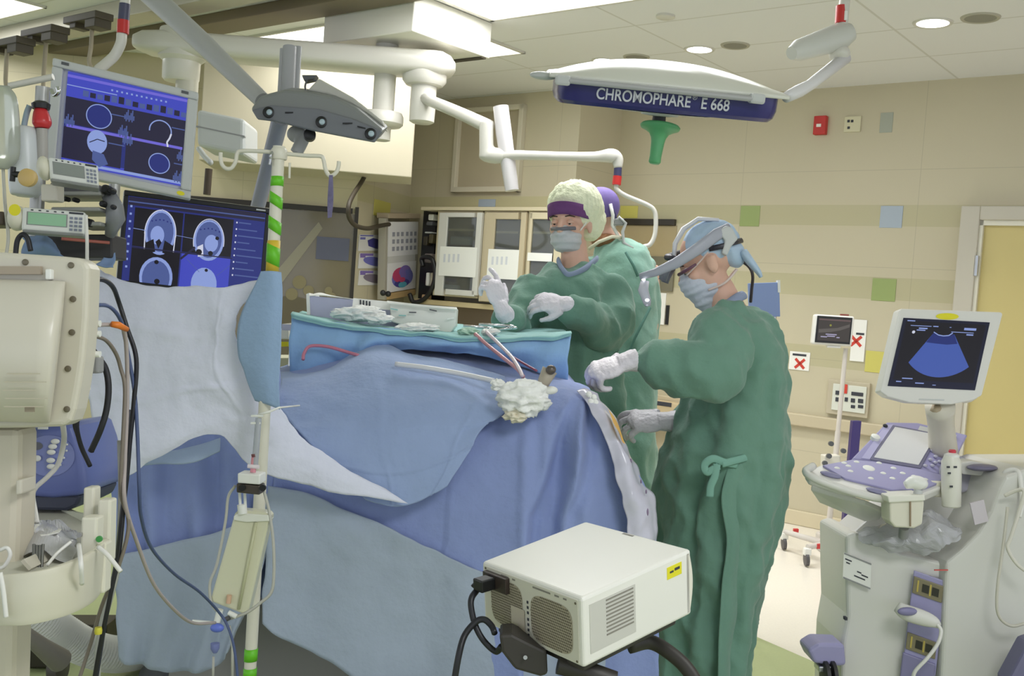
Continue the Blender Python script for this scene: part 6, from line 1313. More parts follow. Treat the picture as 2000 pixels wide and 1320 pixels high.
for a_ in range(5):
    an = 2*PI*a_/5+.3; e = V((math.cos(an), math.sin(an), 0)); mb = MB(); mb.tube([V((bc.x, bc.y, .1)), V((bc.x, bc.y, .08))+e*.3], [.025, .018], 10); lg = mb.build('leg', dk, t2, smooth=A40)
    MB().lathe(V((bc.x, bc.y, .035))+e*.3-e.cross(EZ)*.012, e.cross(EZ), [(.02, 0), (.034, .003), (.034, .021), (.02, .024)], 18).build('caster', black, lg, smooth=A40)
pl = fb.p(.08, .24, .04)
tag(MB().curve([pl, P(932, 1150, 2.08), P(922, 1166, 2.06), P(920, 1184, 2.05), P(928, 1220, 2.04), P(944, 1250, 2.03), P(968, 1272, 2.02), P(980, 1262, 2.0)], .0065, 8).build('cable', blackc, smooth=True), 'black mains cable curving from the white light source unit to its stand clamp', 'cable')
tag(MB().curve([P(966, 1236, 2.0), P(960, 1222, 2.02), P(946, 1210, 2.03), P(930, 1214, 2.03), P(908, 1240, 2.02), P(896, 1280, 2.0), P(884, 1350, 2.0)], .0065, 8).build('cable', blackc, smooth=True), 'black cable hanging down from the stand to the bottom edge of the picture', 'cable')
# ================================================================ ultrasound machine on the right
dU = 3.55
lav = mat('lavender_plastic', (160, 156, 196), .4); uw = mat('ultrasound_white', (228, 226, 220), .32); lav2 = mat('lavender_dark', (136, 132, 170), .4)
t = thing('ultrasound_machine', 'white and lavender ultrasound machine with tilted screen and control panel', 'ultrasound machine', V((P(1830, 1300, dU).x, dU, 0)))
f = Fr(P(1756, 603, 3.5), P(1958, 610, 3.52), P(1718, 766, 3.46))
mon_o = [(0, .02), (.02, 0), (.98, 0), (1, .02), (.985, .5), (.97, 1.0), (.9, 1.06), (.7, 1.12), (.3, 1.11), (.08, 1.05), (0, .99)]
mb = MB(); mb.prism([f.p(a, b, -.045) for a, b in mon_o], f.N*.05); ms = mb.build('monitor', uw, t, bevel=.008, seg=3)
mb = MB(); mb.prism([f.p(a, b, -.06) for a, b in ((.96, .03), (1.02, .06), (.99, 1.0), (.93, 1.04))], f.N*.05); mb.build('monitor_edge', lav, ms, bevel=.004)
mb = MB(); mb.ell(f.p(.93, .92, -.07), f.U*.12, f.V*.16, f.N*.04); mb.build('monitor_hinge', uw, ms, smooth=True)
g = Fr(f.p(.055, .11, .0062), f.p(.89, .13, .0062), f.p(.055, .925, .0062))
mb = MB(); g.box(mb, 0, 1, 0, 1, -.004, .0012); sc_ = mb.build('screen', screenmat('us_dark', (30, 32, 52), .8), ms)
mb = MB(); mb.mi = K; g.rect(mb, .04, .96, .04, .9, .0013)
mb.mi = B; mb.mi = MI
us_b = screenmat('us_fan', (72, 96, 176), .85); us_d = screenmat('us_fan_dark', (40, 52, 118), .85)
SM2 = SM + [us_b, us_d]
mb.mi = 8; g.blob(mb, [(.53+.5*math.sin(a), .2+.64*math.cos(a)) for a in [-.8+1.55*k/16 for k in range(17)]]+[(.62, .2), (.56, .235), (.5, .245), (.44, .235), (.38, .2)], .0016)
mb.mi = 9; g.blob(mb, [(.38, .2), (.44, .235), (.5, .245), (.56, .235), (.62, .2), (.68, .34), (.56, .36), (.42, .35), (.32, .34)], .0018)
mb.mi = PA; g.line(mb, [(.38, .185), (.44, .225), (.5, .235), (.56, .225), (.6, .185)], .012, .002)
for (a, b, c, d) in ((.05, .14, .03, .045), (.1, .34, .1, .11), (.36, .42, .095, .11), (.55, .57, .1, .11), (.72, .86, .1, .135), (.58, .84, .165, .175), (.76, .84, .19, .21), (.2, .3, .13, .15), (.18, .28, .16, .175), (.14, .26, .87, .885), (.08, .14, .92, .935), (.3, .4, .93, .945), (.5, .54, .95, .96)): mb.mi = PA; g.rect(mb, a, b, c, d, .0019)
mb.mi = W; g.disc(mb, .15, .2, .018, .0019)
mb.build('scan_picture', SM2, sc_, recalc=False)
mb = MB(); f.disc(mb, .47, .075, .11, .0065, 24, rv=.04); ysx = mb.build('yellow_sticker', yel, ms)
mb = MB(); mb.box(f.p(.5, 1.07, .006), f.U*.12, f.V*.008, f.N*.001); mb.build('maker_mark', lgrey, ms)
MB().vtube([(P(1836, 794, 3.5), .05), (P(1838, 830, 3.56), .045), (P(1842, 880, 3.62), .05)], 16, 4).build('neck', mat('neck_cream', (216, 210, 194), .4), t, smooth=True)
MB().tube([P(1826, 796, 3.5), P(1832, 812, 3.52), P(1828, 832, 3.55)], [.02, .022, .014], 10).build('neck_inset', mat('neck_tan', (176, 160, 132), .5), t, smooth=True)
# control console: a front keyboard deck and a steeper rear panel with the touch screen
def plane3(a, b, c):
    n = (b-a).cross(c-a).normalized(); n = n if n.z > 0 else -n
    return n, n.dot(a)
n1, k1 = plane3(P(1640, 950, 3.3), P(1800, 966, 3.3), P(1700, 880, 3.56)); n2, k2 = plane3(P(1665, 893, 3.5), P(1842, 925, 3.5), P(1740, 826, 3.72))
q1 = lambda x, y, h=0: on_plane(x, y, n1, k1)+n1*h
q2 = lambda x, y, h=0: on_plane(x, y, n2, k2)+n2*h
con = MB().prism([q1(x, y) for x, y in ((1574, 920), (1602, 908), (1664, 898), (1704, 902), (1793, 917), (1856, 930), (1838, 952), (1798, 968), (1742, 970), (1640, 950), (1582, 932))], n1*-.03).build('console', uw, t, bevel=.006)
cp = MB().prism([q1(x, y) for x, y in ((1606, 912), (1664, 901), (1704, 905), (1793, 919), (1842, 932), (1834, 946), (1796, 960), (1742, 960), (1650, 938))], n1*.008).build('control_panel', lav, con, bevel=.002)
rp2 = MB().prism([q2(x, y) for x, y in ((1732, 824), (1792, 825), (1890, 849), (1870, 888), (1846, 928), (1702, 900), (1664, 895))], n2*-.05).build('rear_panel', lav, con, bevel=.005)
MB().prism([q2(x, y, .001) for x, y in ((1728, 832), (1744, 830), (1698, 898), (1682, 896))], n2*.003).build('pale_edge', mat('edge_lavender', (184, 180, 216), .4), rp2)
tsb = MB().prism([q2(x, y) for x, y in ((1742, 831), (1834, 848), (1798, 916), (1699, 899))], n2*.004).build('touch_panel_frame', mat('touch_frame', (116, 114, 140), .4), rp2, bevel=.002)
MB().prism([q2(x, y, .004) for x, y in ((1747, 836), (1828, 851), (1793, 910), (1706, 895))], n2*.002).build('touch_screen', mat('touch_silver', (204, 204, 204), .25, emit=(150, 150, 150), estr=.25), tsb)
MB().prism([q2(x, y) for x, y in ((1796, 833), (1818, 838), (1814, 846), (1792, 841))], n2*.004).build('status_plate', lgrey, rp2)
def key(x, y, q, n, rx, ry, m, par, nm='button'):
    c = q(x, y, .006); e = (RGT-n*RGT.dot(n)).normalized(); MB().ell(c, e*rx, n.cross(e)*ry, n*.006, 14, 8).build(nm, m, par, smooth=True)
key(1696, 918, q1, n1, .022, .022, white, cp, 'trackball')
for x, y in ((1648, 908), (1672, 906), (1716, 908), (1634, 918), (1660, 924), (1724, 928), (1742, 938), (1762, 928), (1784, 934), (1744, 918), (1656, 914), (1700, 938), (1806, 940)): key(x, y, q1, n1, .011, .008, white, cp)
kg = mat('key_grey', (196, 194, 210), .4)
for x, y in ((1820, 882), (1834, 876), (1826, 894), (1840, 890), (1816, 900), (1806, 912), (1820, 912), (1834, 904), (1846, 880), (1850, 868), (1838, 862), (1826, 906), (1844, 900)): key(x, y, q2, n2, .008, .006, kg, rp2)
key(1858, 852, q2, n2, .018, .01, white, rp2); key(1728, 834, q2, n2, .009, .009, inkd, rp2)
MB().lathe(q2(1708, 858), n2, [(.016, 0), (.016, .014), (.01, .018)], 16).build('dial', white, rp2, smooth=A40)
mb = MB(); mb.tube([V(q) for q in crom([tuple(P(*q)) for q in ((1588, 910, 3.38), (1574, 920, 3.33), (1590, 934, 3.29), (1650, 956, 3.27), (1710, 972, 3.27), (1748, 974, 3.3), (1770, 962, 3.36))], 6)], .013, 12); mb.build('front_handle', uw, con, smooth=True)
mb = MB(); mb.prism([P(*q) for q in ((1584, 946, 3.34), (1690, 976, 3.32), (1725, 990, 3.34), (1720, 1004, 3.4), (1690, 1008, 3.46), (1600, 970, 3.44))], EZ*-.02); mb.build('lower_tray', mat('tray_grey_white', (214, 214, 208), .4), con, bevel=.005)
for x, y in ((1622, 930), (1712, 962)):
    e1 = (q1(x+20, y+5)-q1(x, y)).normalized(); MB().ell(q1(x, y, .006), e1*.035, n1.cross(e1)*.014, n1*.008).build('handle_grip', mat('grip_lavender', (140, 138, 170), .4), con, smooth=True)
# body
def PB(x, y, d): return P(x, y, d)
mb = MB()
prof = [(1648, 1040), (1644, 1070), (1652, 1150), (1655, 1200), (1640, 1250), (1640, 1420)]
top = [(1665, 1046, 3.5), (1720, 1010, 3.6), (1760, 985, 3.65), (1900, 930, 3.7), (2010, 920, 3.6), (2140, 940, 3.45)]
# side slab facing us (right part): from front edge x~1830 to right beyond the frame
sp_ = [(1756, 1092, 3.33), (1840, 1096, 3.28), (1900, 1062, 3.28), (1940, 1010, 3.28), (1960, 960, 3.28), (2000, 930, 3.26), (2140, 930, 3.2), (2160, 1500, 3.2), (1790, 1440, 3.25), (1770, 1330, 3.27)]
sp2 = [(1848, 1098), (1880, 1072), (1912, 1040), (1936, 1000), (1952, 955), (1965, 930), (2010, 915), (2160, 915), (2160, 1460), (1850, 1420), (1838, 1330)]
MB().prism([P(x, y, 3.28) for x, y in sp2], FWD*.42-RGT*.02).build('side_cover', mat('cover_white', (214, 213, 206), .35), t, bevel=.012, seg=3)
fr = [(1652, 1046), (1672, 1040), (1760, 1080), (1850, 1100), (1845, 1420), (1640, 1400), (1645, 1256), (1655, 1200), (1653, 1130)]
MB().prism([P(x, y, 3.42-.1*(x-1645)/200) for x, y in fr], FWD*.3).build('front_column', uw, t, bevel=.012, seg=3)
mb = MB(); mb.prism([P(x, y, 3.5) for x, y in ((1700, 1010), (1740, 990), (1880, 930), (1960, 930), (1940, 1000), (1890, 1080), (1850, 1098), (1660, 1046))], FWD*.18); mb.build('upper_deck', mat('deck_white', (222, 220, 216), .35), t, bevel=.01)
fa = Fr(P(1784, 1120, 3.328), P(1848, 1142, 3.298), P(1764, 1290, 3.335))
mb = MB(); fa.box(mb, 0, 1, -.04, 1.04, -.002, .004); cpan = mb.build('connector_panel', lav, t, bevel=.003)
for v0, v1 in ((.02, .21), (.66, .85)):
    mb = MB(); fa.box(mb, .02, .92, v0, v1, .003, .01); cb = mb.build('connector_block', mat('conn_brown', (132, 124, 96), .4), cpan, bevel=.002)
    for u0 in (.3, .6):
        mb = MB(); fa.box(mb, u0, u0+.2, v0+.05, v1-.05, .009, .0125); mb.build('socket', mat('socket_dark', (44, 42, 28), .4), cb)
    mb = MB(); fa.box(mb, .14, .19, v0+.03, v1-.03, .009, .0115); mb.build('gold_contact', mat('contact_yellow', (196, 176, 92), .4, .4), cb); mb = MB(); fa.box(mb, .52, .57, v0+.03, v1-.03, .009, .0115); mb.build('gold_contact', mat('contact_yellow', (196, 176, 92), .4, .4), cb)
mb = MB(); fa.box(mb, -.05, .96, .9, 1.3, -.002, .012); mb.build('foot_panel', lav2, cpan, bevel=.004)
prb = MB(); prb.vtube([(P(1752, 1184, 3.28), .018), (P(1770, 1196, 3.27), .026), (P(1800, 1206, 3.26), .026), (P(1822, 1214, 3.25), .02), (P(1834, 1222, 3.25), .01)], 16, 4, flat=.8)
pb = prb.build('probe_connector', uw, t, smooth=True)
MB().ell(P(1772, 1194, 3.245), RGT*.032, UPV*.014, FWD*.01).build('grip', lav2, pb, smooth=True)
MB().curve([P(1830, 1218, 3.24), P(1838, 1232, 3.23), P(1832, 1256, 3.22), P(1812, 1284, 3.22), P(1788, 1310, 3.23), P(1782, 1330, 3.24)], .006, 8).build('cable', whitec, pb, smooth=True)
fo = Fr(P(1648, 1078, 3.405), P(1702, 1100, 3.376), P(1646, 1128, 3.405))
mb = MB(); fo.box(mb, 0, 1, 0, 1, 0, .004); lb = mb.build('paper_label', paper, t)
mb = MB(); fo.box(mb, .02, 1.0, 0, .06, .004, .0055); mb.build('label_edge', grey, lb); mb = MB(); fo.box(mb, .02, 1.0, .94, 1, .004, .0055); mb.build('label_edge', grey, lb)
for a, b, c in ((.06, .3, .2), (.1, .24, .32), (.5, .66, .5), (.66, .9, .56), (.4, .8, .7)):
    mb = MB(); fo.box(mb, a, b, c, c+.05, .004, .0048); mb.build('printed_line', inkd, lb)
mb = MB(); mb.box(P(1838, 1113, 3.275), RGT*.022, UPV*.002, FWD*.002); mb.build('red_mark', mat('red_print', (206, 90, 84), .5), t)
mb = MB(); mb.box(P(1651, 1207, 3.4), RGT*.004, UPV*.005, FWD*.01); mb.build('port', inkd, t)
MB().prism([P(x, y, 3.36) for x, y in ((1578, 1270), (1600, 1256), (1650, 1258), (1654, 1300), (1640, 1302), (1590, 1296))], FWD*.12).build('front_foot', lav, t, bevel=.012, seg=3)
wb = MB(); 
for q in (0, 1):
    c = P(1606, 1320, 3.36)+RGT*(.024*q); MB().lathe(c, RGT, [(.03, 0), (.05, .004), (.05, .016), (.03, .02)], 22).build('caster', mat('caster_black', (44, 42, 44), .5), t, smooth=A40)
MB().box(P(1612, 1302, 3.38), RGT*.03, UPV*.01, FWD*.03).build('caster_fork', steel, t, bevel=.004)
mb = MB(); mb.prism([P(x, y, 3.1) for x, y in ((1970, 1330), (2010, 1255), (2060, 1240), (2060, 1400), (1970, 1400))], FWD*.08); mb.build('rear_foot', mat('foot_lavender', (112, 110, 140), .45), t, bevel=.01)
mb = MB(); mb.box(P(1912, 1000, 3.27), RGT*.022+UPV*.006, UPV*.035-RGT*.008, FWD*.003); mb.build('faint_label', mat('faint_label', (206, 198, 204), .5), t)
# cups and bottle on the deck
MB().lathe(P(1872, 925, 3.48), FWD*.1+EZ*-.03, [(.001, 0), (.06, .002), (.064, .006), (.06, .012), (.05, .016)], 24).build('probe_rest_ring', mat('ring_grey', (168, 166, 180), .4), t, smooth=A40)
MB().prism([P(x, y, 3.42) for x, y in ((1870, 905), (1900, 900), (1960, 912), (1990, 926), (1960, 934), (1880, 926))], FWD*.1).build('probe_shelf', mat('shelf_grey_white', (214, 212, 206), .35), t, bevel=.005)
MB().ell(P(1918, 913, 3.4), RGT*.05, FWD*.04, EZ*.012).build('probe_disc', mat('disc_lavender_grey', (120, 116, 140), .4), t, smooth=True)
tt = thing('gel_bottle', 'white gel bottle with a red cap standing beside the ultrasound console', 'bottle', P(1860, 970, 3.34))
MB().lathe(P(1858, 990, 3.34), UPV, [(.026, 0), (.03, .004), (.032, .1), (.031, .15), (.024, .165), (.022, .172)], 24).build('body', mat('bottle_white', (228, 226, 214), .35), tt, smooth=A40)
MB().lathe(P(1859, 892, 3.34), UPV, [(.024, 0), (.024, .008), (.01, .014)], 20).build('shoulder', white, tt, smooth=A40)
MB().lathe(P(1860, 885, 3.34), UPV, [(.011, 0), (.012, .008), (.009, .012)], 16).build('cap', mat('cap_red', (214, 70, 84), .4), tt, smooth=A40)
for x, y in ((1852, 912), (1866, 912), (1854, 924), (1858, 950)):
    mb = MB(); mb.box(P(x, y, 3.307), RGT*.005, UPV*.003, FWD*.001); mb.build('printed_mark', inkd, tt)
mb = MB(); mb.lathe(P(1826, 968, 3.4), UPV, [(.03, 0), (.034, .004), (.036, .05), (.031, .054), (.029, .02)], 20); tag(mb.build('cup_holder', mat('cup_cream', (226, 222, 204), .4), smooth=A40), 'small round cream cup holder beside the gel bottle', 'holder')
tt = thing('probe_cup', 'square cream probe cup holding a white probe at the front of the ultrasound machine', 'holder', P(1772, 1010, 3.24))
MB().prism([P(x, y, 3.22) for x, y in ((1737, 975), (1800, 972), (1806, 980), (1802, 1024), (1786, 1032), (1748, 1030), (1738, 1018))], FWD*.08).build('cup', mat('cup_cream', (226, 222, 204), .4), tt, bevel=.006, seg=2)
MB().prism([P(x, y, 3.21) for x, y in ((1733, 968), (1806, 966), (1808, 978), (1736, 982))], FWD*.1).build('rim', mat('cup_rim', (236, 234, 222), .4), tt, bevel=.004)
MB().vtube([(P(1768, 948, 3.24), .012), (P(1784, 942, 3.24), .022), (P(1800, 946, 3.24), .022), (P(1806, 952, 3.24), .012)], 14, 4).build('probe_head', white, tt, smooth=True)
MB().cyl(P(1794, 956, 3.24), P(1790, 976, 3.24), .014).build('probe_neck', lgrey, tt, smooth=A40)
mb = MB(); mb.box(P(1778, 1000, 3.215), RGT*.002, UPV*.045, FWD*.002); mb.build('slot', mat('slot_brown', (150, 130, 104), .5), tt)
MB().cyl(P(1766, 1030, 3.26), P(1764, 1048, 3.28), .015).build('stem', grey, tt, smooth=A40)
cable('white probe cable looped at the right edge of the ultrasound machine', [(1962, 968, 3.24), (1985, 958, 3.22), (2000, 960, 3.2), (1990, 1000, 3.2), (1974, 1050, 3.2), (1968, 1070, 3.2), (1985, 1100, 3.19), (2010, 1120, 3.18)], .006, mat('cream_cable', (220, 216, 204), .4))
cable('long cream cable loop hanging low on the right of the ultrasound machine', [(1968, 990, 3.22), (1960, 1060, 3.21), (1948, 1150, 3.2), (1950, 1200, 3.2), (1975, 1222, 3.2), (2010, 1215, 3.19)], .005, mat('cream_cable2', (204, 200, 186), .4))
cable('bunched white cables on the probe shelf at the right edge', [(1956, 936, 3.34), (1966, 920, 3.32), (1984, 918, 3.3), (1992, 932, 3.28), (1996, 980, 3.26), (1990, 1010, 3.25)], .008, whitec)
tag(MB().grid(sheet([[(1672, 1040, 3.4), (1720, 1022, 3.4), (1760, 1010, 3.36), (1820, 1002, 3.34), (1870, 1030, 3.34)], [(1690, 1060, 3.34), (1730, 1050, 3.3), (1770, 1044, 3.28), (1830, 1030, 3.26), (1880, 1044, 3.28)], [(1740, 1078, 3.32), (1770, 1080, 3.3), (1806, 1086, 3.28), (1846, 1070, 3.26), (1876, 1060, 3.28)]], 12, 10, lambda u, v, p: wob(p, 16, .02)+wob(p, 45, .007))).build('plastic_bag', mat('clear_bag_thin', (226, 226, 230), .18, trans=.55), solid=.001), 'crumpled clear plastic bag on the deck of the ultrasound machine', 'bag')
# ================================================================ small monitor on a wheeled pole
dP = 5.7
t = thing('patient_monitor_stand', 'small dark-screened patient monitor on a thin wheeled white pole by the wall', 'monitor', V((P(1640, 1050, dP).x, dP, 0)))
f = Fr(P(1592, 613, dP), P(1670, 618, dP), P(1586, 672, dP))
mb = MB(); f.box(mb, 0, 1, 0, 1, -.05, 0); mo = mb.build('monitor', uw, t, bevel=.012, seg=3)
mb = MB(); f.box(mb, .06, .94, .05, .93, -.001, .003); mb.build('screen_border', black, mo, bevel=.002)
g = Fr(f.p(.11, .12, .003), f.p(.9, .12, .003), f.p(.11, .86, .003)); mb = MB(); g.box(mb, 0, 1, 0, 1, 0, .001); s2 = mb.build('screen', screenmat('brown', (78, 72, 66), .7), mo)
mb = MB(); mb.mi = 0; g.blob(mb, [(.02, .5), (.3, .45), (.6, .4), (.98, .2), (.98, .34), (.7, .5), (.4, .6), (.02, .66)], .0012); mb.mi = 1; g.disc(mb, .38, .3, .035, .0014); mb.mi = 2
for a, b, c in ((.1, .3, .8), (.3, .55, .76), (.25, .6, .68), (.6, .7, .8)): g.rect(mb, a, b, c, c+.05, .0014)
mb.mi = 3; g.rect(mb, 0, 1, .03, .09, .0014); mb.build('screen_picture', [screenmat('brown2', (110, 104, 98), .7), screenmat('olive', (150, 150, 66), .8), screenmat('lilac', (176, 170, 200), .8), screenmat('rose', (120, 98, 96), .7)], s2, recalc=False)
mb = MB(); f.box(mb, .66, .86, -.06, -.01, -.03, -.01); mb.build('alarm_bar', mat('alarm_red_brown', (140, 70, 62), .4), mo)
mb = MB(); f.box(mb, .4, .74, 1.0, 1.08, -.04, -.01); mb.build('mount', uw, mo, bevel=.003)
b0 = P(1652, 680, dP+.04); bb = P(1616, 1052, dP+.04)
MB().cyl(b0, V((P(1640, 880, dP).x, dP+.03, .75)), .013).build('pole', mat('pole_pale', (214, 206, 198), .35), t, smooth=A40)
pc = V((P(1622, 1052, dP).x, dP, 0))
MB().cyl(V((P(1640, 880, dP).x, dP+.03, .76)), V((pc.x, dP, .14)), .016).build('lower_pole', mat('pole_pale', (214, 206, 198), .35), t, smooth=A40)
MB().lathe(V((pc.x, dP, .17)), EZ*-1, [(.03, -.035), (.034, -.03), (.036, .03), (.03, .035)], 20).build('red_collar', mat('collar_red', (214, 66, 58), .4), t, smooth=A40)
mb = MB(); p_ = P(1622, 900, dP); mb.box(p_, RGT*.045, UPV*.035, FWD*.04); mb.build('basket', mat('basket_white', (222, 218, 206), .4), t, bevel=.006)
for x, y in ((1622, 866), (1646, 880), (1618, 890), (1610, 904)):
    MB().lathe(P(x, y, dP-.05), -FWD, [(.014, 0), (.014, .02)], 12).build('dark_clip', dgrey, t)
for x, y, dd in ((1530, 1064, 5.75), (1574, 1096, 5.55), (1690, 1080, 5.6), (1660, 1040, 6.0)):
    e = P(x, y-14, dd); hub = V((pc.x, dP, .12)); ee = at_z(x, y+10, .0); ee = V((ee.x, ee.y, .0))
    lg = MB().tube([hub, V((ee.x, ee.y, .11))], [.02, .016], 10).build('leg', mat('leg_pale', (212, 206, 200), .35), t, smooth=A40)
    MB().lathe(V((ee.x-.012, ee.y, .04)), RGT, [(.02, 0), (.038, .003), (.038, .021), (.02, .024)], 18).build('caster', mat('caster_grey_dark', (84, 82, 84), .45), lg, smooth=A40)
    MB().box(V((ee.x, ee.y, .085)), RGT*.02, V((0, .02, 0)), EZ*.02).build('caster_cover', white, lg, bevel=.005)
    if x < 1600: MB().box(V((ee.x+.07, ee.y+.02, .115)), RGT*.015, V((0, .012, 0)), EZ*.014).build('brake_tab', mat('brake_red', (206, 60, 60), .4), lg, bevel=.003)
# violet column of another stand
t = thing('violet_stand', 'dark violet column stand behind the ultrasound console', 'stand', V((P(1664, 1040, 6.0).x, 6.0, 0)))
a = P(1676, 822, 6.0); b = P(1660, 1050, 6.0)
mb = MB(); mb.prism([P(1666, 822, 6.0), P(1683, 822, 6.0), P(1665, 1040, 6.0), P(1646, 1040, 6.0)], FWD*.05); mb.build('column', mat('violet_dark', (62, 50, 112), .4), t, bevel=.004)
ba = P(1656, 1040, 6.0); MB().box(V((ba.x, 6.02, .06)), RGT*.14, V((0, .1, 0)), EZ*.05).build('base', mat('leg_pale', (212, 206, 200), .35), t, bevel=.01)
# ================================================================ cupboards and wall things behind
cz = EY*-1
def on_f(off): return lambda x, y: on_left(x, y, off)
cab_m = mat('cupboard_cream', (208, 196, 166), .45); dry = mat('cupboard_inside', (112, 102, 82), .6); alu = mat('cupboard_frame_pale', (214, 212, 204), .35)
def cbox(mb, x0, x1, y0, y1, o0, o1):
    p0, p1 = on_left(x0, (y0+y1)/2, o1), on_left(x1, (y0+y1)/2, o1); zt, zb2 = on_left((x0+x1)/2, y0, o1).z, on_left((x0+x1)/2, y1, o1).z
    a0, a1 = EX.dot(p0), EX.dot(p1)
    rb(mb, min(a0, a1), max(a0, a1), LW-o1, LW-o0, min(zt, zb2), max(zt, zb2)); return mb
def cupboard(label, x0, x1, ytop, ybot, gx0, gx1, gy0, gy1, sx0, sx1, sy0, sy1, fm_):
    t = thing('wall_cupboard', label, 'cupboard', on_left((x0+x1)/2, ybot, .3), 'glazed wall cupboards')
    mb = MB(); cbox(mb, x0, x1, ytop, ybot, .002, .27); mb.build('carcass', cab_m, t, bevel=.004)
    mb = MB(); cbox(mb, x0+3, gx0, ytop+3, ybot-3, .272, .3); cbox(mb, gx1, x1-2, ytop+3, ybot-3, .272, .3); cbox(mb, gx0, gx1, ytop+3, gy0, .272, .3); cbox(mb, gx0, gx1, gy1, ybot-3, .272, .3)
    dr = mb.build('door', fm_, t, bevel=.003)
    mb = MB(); cbox(mb, gx0, gx1, gy0, gy1, .274, .277); mb.build('dark_interior', dry, dr)
    mb = MB(); cbox(mb, gx0, gx1, gy0+(gy1-gy0)*.16, gy0+(gy1-gy0)*.19, .277, .281); mb.build('shelf', mat('shelf_cream', (196, 184, 150), .5), dr)
    mb = MB(); cbox(mb, gx0, gx1, gy0, gy1, .285, .288); mb.build('glass', mat('cupboard_glass', (200, 204, 200), .05, trans=.9), dr)
    mb = MB(); cbox(mb, sx0, sx1, sy0, sy1, .301, .303); mb.build('taped_paper', paper, dr)
    for q in range(4 if sy1-sy0 > 40 else 0):
        mb = MB(); cbox(mb, sx0+8+q*9, sx0+12+q*9, sy0+14, sy0+30, .303, .3036); mb.build('faint_print', mat('print_faint', (214, 216, 222), .8), dr)
    return t, dr
t, dr = cupboard('first glazed cupboard from the suction board, with pale door frame and white paper', 850, 938, 412, 580, 869, 926, 424, 566, 858, 930, 482, 540, alu)
mb = MB(); cbox(mb, 880, 922, 462, 478, .278, .284); mb.build('stored_goods', mat('goods_grey', (150, 156, 158), .6), dr)
mb = MB(); cbox(mb, 866, 898, 556, 565, .278, .284); mb.build('stored_goods', mat('goods_grey', (150, 156, 158), .6), dr)
t, dr = cupboard('second glazed cupboard, behind the raised glove, with a white paper on its door', 940, 1024, 412, 592, 962, 1012, 428, 574, 952, 1012, 487, 545, mat('door_tan', (196, 182, 152), .45))
t, dr = cupboard('third glazed cupboard, beside the nurse with the yellow cap', 1026, 1096, 412, 596, 1034, 1080, 428, 578, 1030, 1078, 494, 510, cab_m)
t = thing('upper_cupboard', 'plain cream cupboard run above the glazed cupboards', 'cupboard', on_left(960, 400, .3))
mb = MB(); cbox(mb, 822, 1096, 404, 411, .002, .3); mb.build('cornice', cab_m, t, bevel=.003)
t = thing('worktop', 'brown worktop and back panel below the glazed cupboards', 'worktop', on_left(940, 640, .3))
mb = MB(); cbox(mb, 800, 1100, 594, 604, .002, .26); mb.build('light_pelmet', mat('pelmet_tan', (202, 184, 142), .5), t)
mb = MB(); cbox(mb, 800, 1100, 604, 680, .002, .02); mb.build('back_panel', mat('back_panel_taupe', (148, 134, 112), .5), t)
mb = MB(); cbox(mb, 800, 1100, 690, 700, .002, .5); mb.build('top', mat('worktop_tan', (170, 156, 128), .5), t)
mb = MB(); cbox(mb, 800, 1100, 700, 900, .002, .46); mb.build('base_units', cab_m, t)
# open dark bay with hoses beside the first cupboard
t = thing('suction_board', 'dark open bay with suction regulators and bottles left of the glazed cupboards', 'equipment board', on_left(836, 500, .2))
mb = MB(); cbox(mb, 822, 847, 412, 584, .002, .16); mb.build('back', black, t)
for x, y, w, h, m in ((841, 424, 10, 12, white), (838, 436, 12, 8, dgrey), (836, 454, 14, 3, lgrey), (830, 470, 8, 18, mat('canister_dark', (60, 54, 40), .4)), (841, 466, 8, 18, mat('canister_olive', (84, 76, 50), .4)), (836, 504, 15, 18, mat('mixed_grey', (130, 120, 116), .5)), (834, 545, 6, 26, white), (842, 545, 4, 26, mat('bottle_cream', (206, 196, 176), .4)), (828, 580, 10, 10, mat('tan_holder', (196, 164, 120), .5))):
    mb = MB(); cbox(mb, x-w/2, x+w/2, y-h/2, y+h/2, .16, .22); mb.build('regulator', m, t, bevel=.008)
MB().curve([on_left(826, 520, .26), on_left(824, 505, .26), on_left(836, 502, .28), on_left(846, 510, .28), on_left(850, 540, .28), on_left(842, 566, .28), on_left(828, 584, .28), on_left(808, 590, .3), on_left(800, 574, .3)], .018, 10).build('black_hose', black, t, smooth=True)
